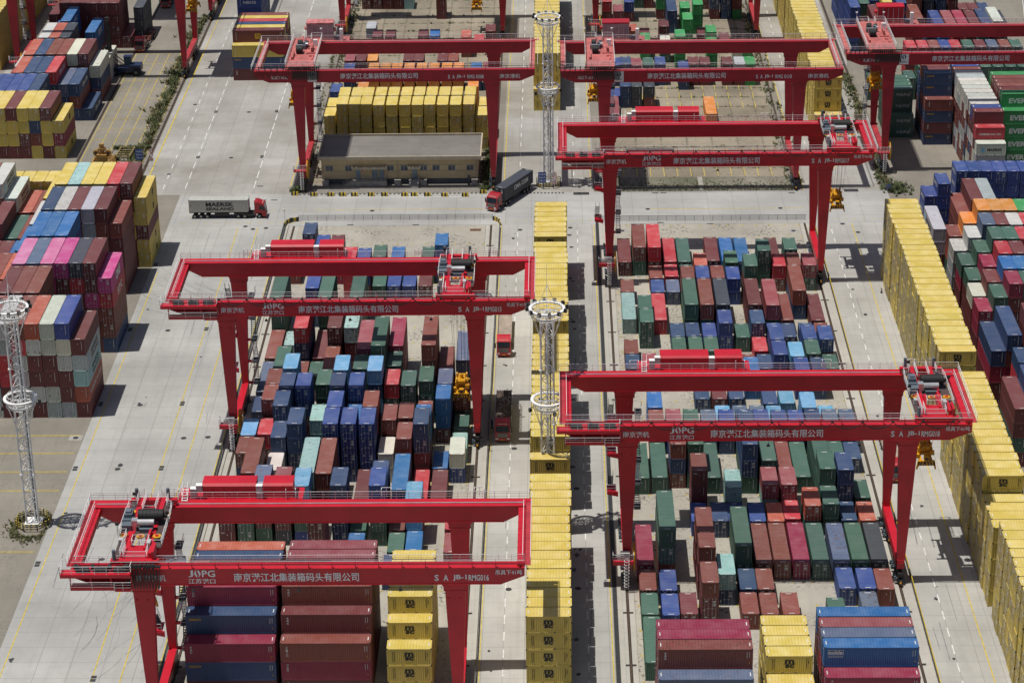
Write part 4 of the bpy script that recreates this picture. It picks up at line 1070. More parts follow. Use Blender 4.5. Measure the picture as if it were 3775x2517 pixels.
# ------------------------------------------------------------------ striped kerb blocks
KB = ((-54.9,461.6,"farthest west, by the weeds"),(-50.9,461.1,"before the west corner of the building"),(-47.3,461.0,"second from the west corner"),(-44.8,461.0,"before the double windows"),(-42.3,460.9,"before the long platform steps"),
      (-38.8,460.9,"before the platform doors"),(-36.0,460.8,"before the platform end"),(-31.8,460.7,"before the middle downpipe, pale"),(-29.8,460.7,"before the narrow steps"),(-27.0,460.6,"just past the narrow steps"),(-23.4,460.3,"before the last but one window"),(-19.1,460.2,"before the east end of the building"),(-15.4,461.9,"beside the charcoal container truck"))
for i, (x, y, w_) in enumerate(KB):
    b = MB()
    n = 4
    for k in range(n): b.hexa([(-0.7 + 1.4*k/n, -0.3, 0), (-0.7 + 1.4*(k+1)/n, -0.3, 0), (-0.7 + 1.4*(k+1)/n, 0.3, 0), (-0.7 + 1.4*k/n, 0.3, 0)], [(-0.7 + 1.4*k/n, -0.16, .75), (-0.7 + 1.4*(k+1)/n, -0.16, .75), (-0.7 + 1.4*(k+1)/n, 0.16, .75), (-0.7 + 1.4*k/n, 0.16, .75)], k % 2)
    o = b.build("kerb_block", [M_DARK, M_YEL2], None, (x, y + 0.3, 0), rs.uniform(-0.06, 0.06)); tag(o, "black and yellow concrete block " + w_, "kerb block", "striped concrete blocks along the crossing road")
def corner(pts, label):
    b = MB()
    for a, c in zip(pts, pts[1:]):
        d = Vector((c[0] - a[0], c[1] - a[1])); L_ = d.length; n = max(2, int(L_/0.45)); d.normalize(); nn = Vector((-d.y, d.x))*0.12
        for k in range(n):
            p = Vector(a) + d*L_*k/n; q = Vector(a) + d*L_*(k + 1)/n
            b.hexa([(*(p - nn), 0.0), (*(q - nn), 0.0), (*(q + nn), 0.0), (*(p + nn), 0.0)], [(*(p - nn), 0.9), (*(q - nn), 0.9), (*(q + nn), 0.9), (*(p + nn), 0.9)], k % 2)
    o = b.build("corner_barrier", [M_DARK, M_YEL2]); tag(o, label, "barrier", "striped corner barriers")
corner([(-55.2, 443.6), (-55.0, 445.4), (-54.2, 446.6), (-52.6, 447.1)], "curved black and yellow barrier at the west corner of the crossing")
corner([(-13.0, 447.0), (-12.2, 446.3), (-11.6, 445.0), (-11.5, 443.8)], "curved black and yellow barrier at the east corner, by the middle lane")

# ------------------------------------------------------------------ handrail fences
M_FENCE = plain("grey_fence", (0.06, 0.065, 0.065), 0.5)
def fence(pts, label, top=0, h=1.1, step=2.0, mats=None):
    f = MB()
    P = [(*p, 0.1) for p in pts]
    rail(f, P, h, step, 0.05, (0.2, 0.42, 0.64, 0.86), 0)
    if top: 
        for a, b_ in zip(P, P[1:]): f.tube((a[0], a[1], h + 0.13), (b_[0], b_[1], h + 0.13), 0.07, 5, 1)
    o = f.build("handrail_fence", mats or [M_FENCE, M_YEL2]); tag(o, label, "fence", "handrail fences around the container blocks")
fence([(-52.6, 447.2), (-13.0, 447.2)], "grey handrail fence along the crossing at the end of the mixed block", step=1.9)
fence([(-55.15, 200), (-55.15, 443.4)], "dark handrail fence beside the wide road along crane 015")
fence([(9.2, 445.7), (50.3, 445.7)], "grey handrail fence along the crossing before the crane 017 legs", step=1.9)
fence([(51.72, 200), (51.72, 444.5)], "dark fence with a yellow top rail beside the lane to the yellow wall", top=1)
fence([(11.4, 462.2), (49.0, 462.2), (50.8, 463.6)], "black fence at the mossy edge beyond the crossing", step=1.2)
fence([(-11.55, 200), (-11.55, 443.0)], "thin dark barrier line between the runway and the middle lane", h=0.45, step=3.0)
# guard rail of the far east yard
fence([(113, 540), (128, 640)], "white guard rail on the far grey road", mats=[M_RAIL, M_RAIL], step=3.0)

# ------------------------------------------------------------------ lorries
M_CAB = plain("lorry_red", (0.34, 0.012, 0.02), 0.3, var=0.1)
M_TYRE = M_BLACK
M_CHAS = plain("chassis_dark", (0.03, 0.028, 0.028), 0.6)
M_CHASR = plain("chassis_oxide", (0.16, 0.05, 0.035), 0.7, var=0.3)
M_BED = plain("flatbed_boards", (0.33, 0.27, 0.22), 0.8, var=0.2)
M_LAMP = plain("headlamp_glass", (0.55, 0.55, 0.55), 0.15)
def wheel(x, y, r=0.5, w=0.3):
    m = MB(); m.tube((x - w/2, y, r), (x + w/2, y, r), r, 14, 0, caps=True)
    s = 1 if x > 0 else -1
    m.tube((x + s*w/2, y, r), (x + s*(w/2 + 0.03), y, r), r*0.5, 10, 1, caps=True)
    return m
def lorry(x, y, rz, label, load, cabmat=None, bend=0.0, face=0):
    """front bumper at local y=0, tail towards +y"""
    root = empty("lorry", (x, y, 0), label, "lorry", "red lorries", rz)
    cm = cabmat or M_CAB
    c = MB()
    c.prism_xz([(0,0),(1,0),(1,1),(0,1)], 0, 0.001) if False else None
    # cab profile in y,z swept over x
    prof = [(0.0, 0.55), (0.0, 1.9), (0.28, 3.0), (0.6, 3.15), (1.5, 3.55), (2.2, 3.6), (2.2, 0.9), (1.9, 0.9), (1.75, 1.25), (0.85, 1.25), (0.6, 0.55)]
    n = len(c.v)
    c.v += [(-1.24, p[0], p[1]) for p in prof] + [(1.24, p[0], p[1]) for p in prof]
    k = len(prof)
    c.f.append(tuple(range(n, n + k))); c.m.append(0); c.f.append(tuple(range(n + 2*k - 1, n + k - 1, -1))); c.m.append(0)
    for i in range(k):
        j = (i + 1) % k; c.f.append((n + i, n + k + i, n + k + j, n + j)); c.m.append(0)
    c.box(-1.26, 1.26, -0.12, 0.2, 0.45, 0.95, 0)
    text_front(c, "东风商用" if face else "港口运输", -0.75, 0.62, 3.2, 1.5, 0.22, 4, 0.0) if False else None
    for q in range(5): c.box(-0.75 + 0.33*q, -0.55 + 0.33*q, 0.55, 0.62, 3.02, 3.22, 4)
    cab = c.build("cab", [cm, M_GLASS, M_DARK, M_LAMP, M_WHITE], root)
    g = MB(); g.poly([(-1.12, -0.008, 1.95), (1.12, -0.008, 1.95), (1.08, 0.25, 2.93), (-1.08, 0.25, 2.93)])
    g.build("windscreen", [M_GLASS], cab)
    for s in (-1, 1):
        w = MB(); w.poly([(s*1.25, 0.35, 1.95), (s*1.25, 1.25, 1.95), (s*1.25, 1.2, 2.85), (s*1.25, 0.5, 2.85)]); w.build("side_window", [M_GLASS], cab)
        w = MB(); w.box(s*1.5 - 0.1, s*1.5 + 0.1, 0.15, 0.35, 1.8, 2.7); w.tube((s*1.2, 0.25, 2.75), (s*1.5, 0.25, 2.7), 0.04, 4); w.build("mirror", [M_DARK], cab)
        w = MB(); w.box(s*0.95 - 0.25, s*0.95 + 0.25, -0.15, -0.10, 0.7, 0.95); w.build("headlight", [M_LAMP], cab)
    g = MB(); g.box(-0.8, 0.8, -0.05, -0.01, 1.0, 1.8)
    for q in range(4): g.box(-0.85, 0.85, -0.08, -0.04, 1.05 + 0.2*q, 1.12 + 0.2*q, 1)
    g.box(-0.3, 0.3, -0.15, -0.12, 0.55, 0.68, 2)
    g.build("grille", [M_DARK, M_ROD, M_YLINE], cab)
    ch = MB(); ch.box(-0.5, 0.5, 0.4, 6.6, 0.75, 1.0); ch.box(-1.1, -0.55, 2.5, 3.9, 0.45, 1.05); ch.box(0.55, 1.1, 2.5, 3.9, 0.45, 1.05); ch.box(-0.6, 0.6, 4.2, 5.6, 1.0, 1.2); ch.tube((0.7, 2.4, 1.0), (0.7, 2.4, 3.2), 0.1, 6)
    for yy in (4.3, 5.65):
        for s in (-1, 1): ch.box(s*1.0 - 0.32, s*1.0 + 0.32, yy - 0.6, yy + 0.6, 1.06, 1.12)
    ch.build("chassis", [M_CHAS], root)
    for yy in (1.3, 4.3, 5.65):
        for s in (-1, 1): wheel(s*1.02, yy).build("wheel", [M_TYRE, M_ROD], root)
    # trailer
    T0 = 3.3
    t = MB()
    if load == 'skeletal':
        for s in (-0.55, 0.55): t.box(s - 0.12, s + 0.12, T0, T0 + 12.3, 1.15, 1.45)
        for yy in (T0, T0 + 3, T0 + 6, T0 + 9, T0 + 12): t.box(-1.2, 1.2, yy, yy + 0.3, 1.2, 1.45)
        mt = M_CHASR
    else:
        t.box(-0.5, 0.5, T0, T0 + 12.3, 1.1, 1.3); t.box(-1.22, 1.22, T0, T0 + 12.3, 1.3, 1.48); mt = M_CHAS
        if load in ('flat', 'cargo'):
            mt = M_BED if load == 'flat' else M_CHAS
            for s in (-1, 1): t.box(s*1.25 - 0.04, s*1.25 + 0.04, T0, T0 + 12.3, 1.3, 1.85 if load == 'flat' else 2.3)
            t.box(-1.25, 1.25, T0 - 0.08, T0, 1.3, 2.3); t.box(-1.25, 1.25, T0 + 12.3, T0 + 12.38, 1.3, 2.0)
    t.box(-0.9, -0.6, T0 + 4.2, T0 + 7.2, 0.55, 1.1); t.box(0.6, 0.9, T0 + 4.2, T0 + 7.2, 0.55, 1.1); t.tube((-0.6, T0 + 3, 0.1), (-0.6, T0 + 3, 1.2), 0.07, 5); t.tube((0.6, T0 + 3, 0.1), (0.6, T0 + 3, 1.2), 0.07, 5)
    tr = t.build("trailer", [mt], root)
    for yy in (9.6, 10.9, 12.2):
        for s in (-1, 1): wheel(s*1.02, T0 + yy - 0.9).build("wheel", [M_TYRE, M_ROD], tr)
    if load == 'cargo':
        q = MB(); rr = random.Random(8)
        for i in range(60): 
            a = (rr.uniform(-1.1, 1.1), T0 + rr.uniform(0.3, 11.8), 2.0 + rr.uniform(0, 0.7)); q.tube(a, (a[0] + rr.uniform(-.7, .7), a[1] + rr.uniform(-.9, .9), 2.2 + rr.uniform(0, 0.6)), 0.045, 4, 1)
        q.box(-1.18, 1.18, T0 + 0.1, T0 + 12.2, 1.5, 2.15, 0)
        q.build("netted_load", [plain("scrap_brown", (0.075, 0.055, 0.045), 0.9, var=0.5, scale=3.0), M_ROD], root)
    return root
lorry(-59.5, 449.9, math.pi/2, "red lorry carrying the rust streaked white container on the crossing", 'box')
lorry(-13.4, 451.6, -0.49, "red lorry turning into the crossing with a charcoal container", 'box')
lorry(-9.55, 380.6, 0.0, "red lorry with an empty pale flatbed in the middle lane", 'flat', plain("lorry_bright_red", (0.45, 0.014, 0.025), 0.3), face=1)
lorry(-9.15, 347.3, 0.0, "dark red lorry with a netted scrap load waiting beside a worker", 'cargo')
lorry(53.9, 332.4, 0.0, "red lorry half hidden behind the east legs of crane 018", 'flat')
lorry(-103.3, 561.0, -0.06, "red lorry with an empty rusty skeletal trailer by the blue handler", 'skeletal')
lorry(-102.6, 599.2, -0.05, "dark red lorry at the top edge beyond the maroon stacks", 'flat')

# ------------------------------------------------------------------ container handler
M_BLUEM = plain("navy_machine_paint", (0.02, 0.035, 0.09), 0.4)
h = empty("container_handler", (-107.4, 544.6, 0), "dark blue empty container handler with a tall black mast", "container handler")
b = MB(); b.box(0.6, 7.0, -1.4, 1.4, 0.9, 1.9); b.box(4.6, 7.4, -1.5, 1.5, 1.0, 2.5); b.box(0.4, 2.2, -1.9, 1.9, 0.8, 1.3); b.box(3.2, 4.8, -1.0, 1.0, 1.9, 2.3)
b.build("chassis", [M_BLUEM], h)
c = MB(); c.box(3.3, 5.0, -0.8, 0.8, 2.3, 4.4); c.box(3.2, 5.1, -0.9, 0.9, 4.4, 4.55); cab = c.build("cab", [M_BLUEM], h)
g = MB(); g.box(3.28, 3.3, -0.7, 0.7, 2.8, 4.2); g.box(3.5, 4.8, -0.82, -0.8, 2.8, 4.2); g.build("window", [plain("cab_glass", (0.08, 0.12, 0.15), 0.1)], cab)
m = MB()
for s in (-0.75, 0.75): m.box(-0.5, 0.1, s - 0.22, s + 0.22, 0.4, 13.6); m.box(-0.2, 0.4, s - 0.35, s - 0.2, 0.4, 12.0)
for z in (2, 5, 8, 11, 13.2): m.box(-0.45, 0.05, -0.75, 0.75, z, z + 0.35)
m.box(-0.9, -0.5, -1.3, 1.3, 5.6, 7.2); m.box(-1.4, -0.9, -1.2, -0.9, 6.6, 7.0); m.tube((0.2, 0.0, 0.8), (0.2, 0.0, 13.0), 0.12, 6); m.box(-0.5, 0.3, -0.5, 0.5, 13.6, 14.1)
m.build("mast", [M_DARK], h)
t = MB()
for s in (-0.9, 0.9): t.tube((0.1, s, 5.2), (3.6, s, 2.3), 0.12, 6); t.tube((0.1, s, 4.0), (2.6, s, 1.8), 0.08, 6)
t.build("tilt_cylinder", [M_DARK], h)
for x in (0.9, 6.2):
    for s in (-1, 1):
        w = MB(); w.tube((x, s*1.75 - 0.3, 0.85), (x, s*1.75 + 0.3, 0.85), 0.85, 16, 0, caps=True); w.tube((x, s*1.75 - 0.34, 0.85), (x, s*1.75 + 0.34, 0.85), 0.4, 10, 1, caps=True); w.build("wheel", [M_BLACK, M_GREY], h)
text_front(MB(), "8", 0, 0, 0, 1, 1, 0)
# parked yellow machinery by the weeds
M_OCHRE = plain("weathered_ochre", (0.34, 0.19, 0.05), 0.6, var=0.35, scale=1.5)
p = empty("parked_spreader", (-99.0, 483.4, 0), "old ochre spreader headblock parked on the side yard", "spreader")
b = MB(); b.box(-1.6, 1.6, -0.9, 0.9, 0.3, 1.2); b.box(-1.1, 1.1, -1.1, 1.1, 1.2, 1.8); b.box(-0.8, 0.8, -0.6, 0.6, 2.6, 3.1); b.box(-0.5, 0.5, -0.4, 0.4, 3.6, 4.0)
b.tube((0, 0, 1.6), (0, 0, 3.8), 0.5, 10, 0, caps=True); b.build("headblock", [M_OCHRE], p)
for sx in (-1.3, 1.3): 
    w = MB(); w.tube((sx, -0.35, 2.0), (sx, 0.35, 2.0), 0.65, 14, 0, caps=True); w.tube((sx, -0.38, 2.0), (sx, 0.38, 2.0), 0.3, 8, 1, caps=True); w.build("sheave", [M_OCHRE, M_DARK], p)
b = MB(); b.hexa([(1.2,-1.6,0),(3.2,-1.2,0),(3.2,1.0,0),(1.2,1.4,0)], [(1.4,-1.0,1.0),(2.8,-0.8,1.4),(2.8,0.6,1.4),(1.4,0.8,1.0)]); b.box(2.0, 2.4, -2.4, 2.4, 0.1, 0.5); b.box(-2.2, -1.8, -1.8, 1.8, 0.1, 0.5); b.tube((1.5, -1.0, 1.0), (2.6, -0.6, 2.6), 0.12, 5); b.build("side_frame", [M_OCHRE], p)
M_OLIVE = plain("olive_steel", (0.20, 0.16, 0.06), 0.7, var=0.3, scale=1.5)
f = empty("trailer_frame", (-94.6, 483.2, 0), "bare olive yellow trailer frame lying on the side yard", "trailer frame", rotz=-0.03)
b = MB()
for s in (-1.5, 1.5): b.box(s - 0.15, s + 0.15, 0, 6.4, 0.7, 1.15)
b.build("side_beam", [M_OLIVE], f)
b = MB()
for y in (0.1, 1.5, 2.9, 4.3, 6.0): b.box(-1.35, 1.35, y, y + 0.3, 0.75, 1.05)
b.build("cross_member", [M_OLIVE], f)
b = MB()
for s in (-1.2, 1.2):
    for y in (0.6, 5.6): b.box(s - 0.3, s + 0.3, y - 0.3, y + 0.3, 0, 0.72)
b.build("wooden_block", [M_CHAS], f)

# ------------------------------------------------------------------ the worker beside the netted lorry
def person(x, y, rz, label):
    J = {'pelvis': (0, 0, .95, .15), 'belly': (0, 0, 1.12, .145), 'chest': (0, 0.01, 1.32, .17), 'neckb': (0, 0, 1.47, .085), 'neck': (0, 0, 1.53, .06), 'head': (0, -.01, 1.63, .095), 'top': (0, 0, 1.73, .07),
         'lh': (.10, 0, .90, .11), 'lk': (.12, -.03, .50, .07), 'la': (.12, .03, .09, .05), 'lt': (.12, -.13, .05, .04),
         'rh': (-.10, 0, .90, .11), 'rk': (-.12, -.02, .50, .07), 'ra': (-.13, .04, .09, .05), 'rt': (-.13, -.12, .05, .04),
         'ls': (.20, 0, 1.42, .075), 'le': (.26, .05, 1.14, .05), 'lw': (.25, -.08, .92, .035), 'lf': (.24, -.14, .83, .03),
         'rs': (-.20, 0, 1.42, .075), 're': (-.27, -.02, 1.15, .05), 'rw': (-.22, -.20, 1.02, .035), 'rf': (-.19, -.27, .97, .03)}
    E_ = [('pelvis','belly'),('belly','chest'),('chest','neckb'),('neckb','neck'),('neck','head'),('head','top'),('pelvis','lh'),('lh','lk'),('lk','la'),('la','lt'),('pelvis','rh'),('rh','rk'),('rk','ra'),('ra','rt'),
          ('neckb','ls'),('ls','le'),('le','lw'),('lw','lf'),('neckb','rs'),('rs','re'),('re','rw'),('rw','rf')]
    ks = list(J); me = bpy.data.meshes.new("person"); me.from_pydata([J[k][:3] for k in ks], [(ks.index(a), ks.index(b)) for a, b in E_], [])
    me.materials.append(plain("navy_overalls", (0.012, 0.014, 0.022), 0.8))
    o = link("person", me, None, (x, y, 0.03), rz)
    sk = o.modifiers.new("skin", 'SKIN')
    for i, k in enumerate(ks): me.skin_vertices[0].data[i].radius = (J[k][3], J[k][3]); me.skin_vertices[0].data[i].use_root = (k == 'pelvis')
    sb = o.modifiers.new("smooth", 'SUBSURF'); sb.levels = 1; sb.render_levels = 1
    tag(o, label, "person")
    hl = MB(); hl.tube((0, -.01, 1.66), (0, -.01, 1.74), .125, 12, 0, r2=.105); hl.tube((0, -.01, 1.74), (0, -.01, 1.80), .105, 12, 0, r2=.04, caps=True); hl.box(-.08, .08, -.19, -.1, 1.655, 1.675)
    hl.build("hard_hat", [plain("blue_helmet", (0.02, 0.07, 0.35), 0.3)], o)
    fc = MB(); fc.box(-.055, .055, -.115, -.085, 1.54, 1.655); fc.box(-.012, .012, -.135, -.11, 1.58, 1.62)
    fc.build("face", [plain("skin", (0.42, 0.24, 0.17), 0.6)], o)
    bt = MB()
    for s in (-1, 1): bt.box(s*.125 - .05, s*.125 + .05, -.17, .07, 0, .1)
    bt.build("boots", [M_BLACK], o)
person(-11.05, 352.6, 1.1, "worker in dark overalls and a blue hard hat beside the netted lorry")
c = MB(); c.box(-0.2, 0.2, -0.2, 0.2, 0, 0.06); c.tube((0, 0, 0.05), (0, 0, 1.0), 0.2, 10, 0, r2=0.06, caps=True); c.tube((0, 0, 0.45), (0, 0, 0.65), 0.15, 10, 1, r2=0.12)
tag(c.build("traffic_cone", [M_DARK, M_ROD], None, (61.0, 408.5, 0.02)), "dark cone standing at the foot of the yellow wall", "traffic cone")
for x, y, lab in ((-11.2, 344.3, "short dark post beside the middle lane near the netted lorry"), (-12.6, 446.6, "thin pale post at the east corner of the crossing"), (-55.4, 446.8, "thin pale post at the west corner of the crossing")):
    m = MB(); m.tube((0, 0, 0), (0, 0, 2.6 if 'pale' in lab else 1.1), 0.06, 6, caps=True); m.box(-0.14, 0.14, -0.1, 0.1, 2.4 if 'pale' in lab else 0.9, 2.75 if 'pale' in lab else 1.25)
    tag(m.build("marker_post", [M_RAIL if 'pale' in lab else M_DARK], None, (x, y, 0.02)), lab, "post")
m = MB(); m.box(-1.1, 1.1, -0.5, 0.5, 0.0, 0.05); m.box(-1.0, 1.0, -0.4, 0.4, 0.05, 0.12)
tag(m.build("steel_plate", [plain("rusty_plate", (0.16, 0.07, 0.035), 0.8, var=0.3, scale=2.0)], None, (-16.4, 441.6, 0.02)), "rusty steel plate lying on the pad at its east corner", "steel plate")

# ------------------------------------------------------------------ weeds and grass
M_WEED = plain("weed_green", (0.075, 0.095, 0.032), 0.8, var=0.5, scale=1.2)
M_DRY = plain("dry_grass", (0.20, 0.17, 0.085), 0.9, var=0.35, scale=1.2)
wv = MB(); rg = random.Random(21)
def tuft(x, y, s, mi):
    for k in range(rg.randint(5, 9)):
        a = rg.uniform(0, 6.283); l = s*rg.uniform(0.5, 1.2); w = 0.10*s + 0.03; lean = rg.uniform(0.2, 0.9)
        bx, by = x + rg.uniform(-.25, .25)*s, y + rg.uniform(-.25, .25)*s; dx, dy = math.cos(a), math.sin(a)
        wv.poly([(bx - dy*w, by + dx*w, 0.01), (bx + dy*w, by - dx*w, 0.01), (bx + dx*l*lean + dy*w*.6, by + dy*l*lean - dx*w*.6, l*.7), (bx + dx*l*lean*1.5, by + dy*l*lean*1.5, l)], mi)
for i in range(1500):
    y = rg.uniform(466, 592); w = 0.9 + 0.8*math.sin(y*0.21) + 0.5*math.sin(y*0.67); tuft(-90.6 - abs(rg.gauss(0, max(0.25, w))), y, rg.uniform(0.4, 1.3), 0 if rg.random() < .75 else 1)
for i in range(420):
    y = rg.uniform(466, 560); tuft(-90.0 - rg.uniform(0, 3.0), y, rg.uniform(0.25, 0.5), 1)
for i in range(160): tuft(rg.uniform(-98, -89.8), 491.5 + rg.gauss(0, .35), rg.uniform(0.3, 0.8), 0)
for i in range(520):
    x = rg.choice((-52.6, -51.8, -54.6)) + rg.gauss(0, .4); y = 470 + (rg.random()**0.6)*140; tuft(x, y, rg.uniform(0.25, 0.8), 0 if rg.random() < .7 else 1)
for i in range(420):
    x = rg.choice((48.9, 51.0, 49.4)) + rg.gauss(0, .4); y = rg.uniform(466, 600); tuft(x, y, rg.uniform(0.25, 0.8), 0 if rg.random() < .7 else 1)
for i in range(480):
    x = 68.9 + rg.gauss(0, .7); y = rg.uniform(462, 540); tuft(x, y, rg.uniform(0.3, 1.0), 0 if rg.random() < .7 else 1)
for i in range(160): tuft(71 + rg.gauss(0, 1.3), 463 + rg.gauss(0, 1.6), rg.uniform(0.3, 1.0), 0)
for i in range(300): tuft(-14.9 + rg.gauss(0, .5), rg.uniform(464, 500), rg.uniform(0.3, 1.0), 0)
for i in range(70): tuft(-54.3 + rg.gauss(0, .7), 464.2 + rg.gauss(0, .6), rg.uniform(0.5, 1.2), 0)
for i in range(900):
    x = rg.uniform(11.5, 49.5); y = 463 + abs(rg.gauss(0, 2.6)); tuft(x, min(y, 471), rg.uniform(0.12, 0.35), 0 if rg.random() < .5 else 1)
for i in range(800):
    a = rg.uniform(0, 6.283); r = 2.2 + abs(rg.gauss(0, .9)); x = -81.6 + r*math.cos(a); y = 319.2 + 1.3*r*math.sin(a)
    if x < -79.3: tuft(x, y, rg.uniform(0.15, 0.4), 0 if rg.random() < .65 else 1)
for row in (482.9, 489.6, 496.4, 503.1, 509.8, 516.6, 523.3, 530, 536.8, 543.5, 550.2, 557, 563.7, 570.4, 577.2, 583.9, 590.6):
    for i in range(120):
        x = rg.uniform(-51, -15) if rg.random() < .5 else rg.uniform(12, 48)
        if math.sin(x*1.3 + row) + rg.uniform(-.8, .8) > 0.3: tuft(x, row + rg.gauss(0, .25), rg.uniform(0.2, 0.6), 0 if rg.random() < .7 else 1)
tag(wv.build("weeds", [M_WEED, M_DRY]), "weeds and dry grass growing along the rails and slab joints", "weeds", kind='stuff')

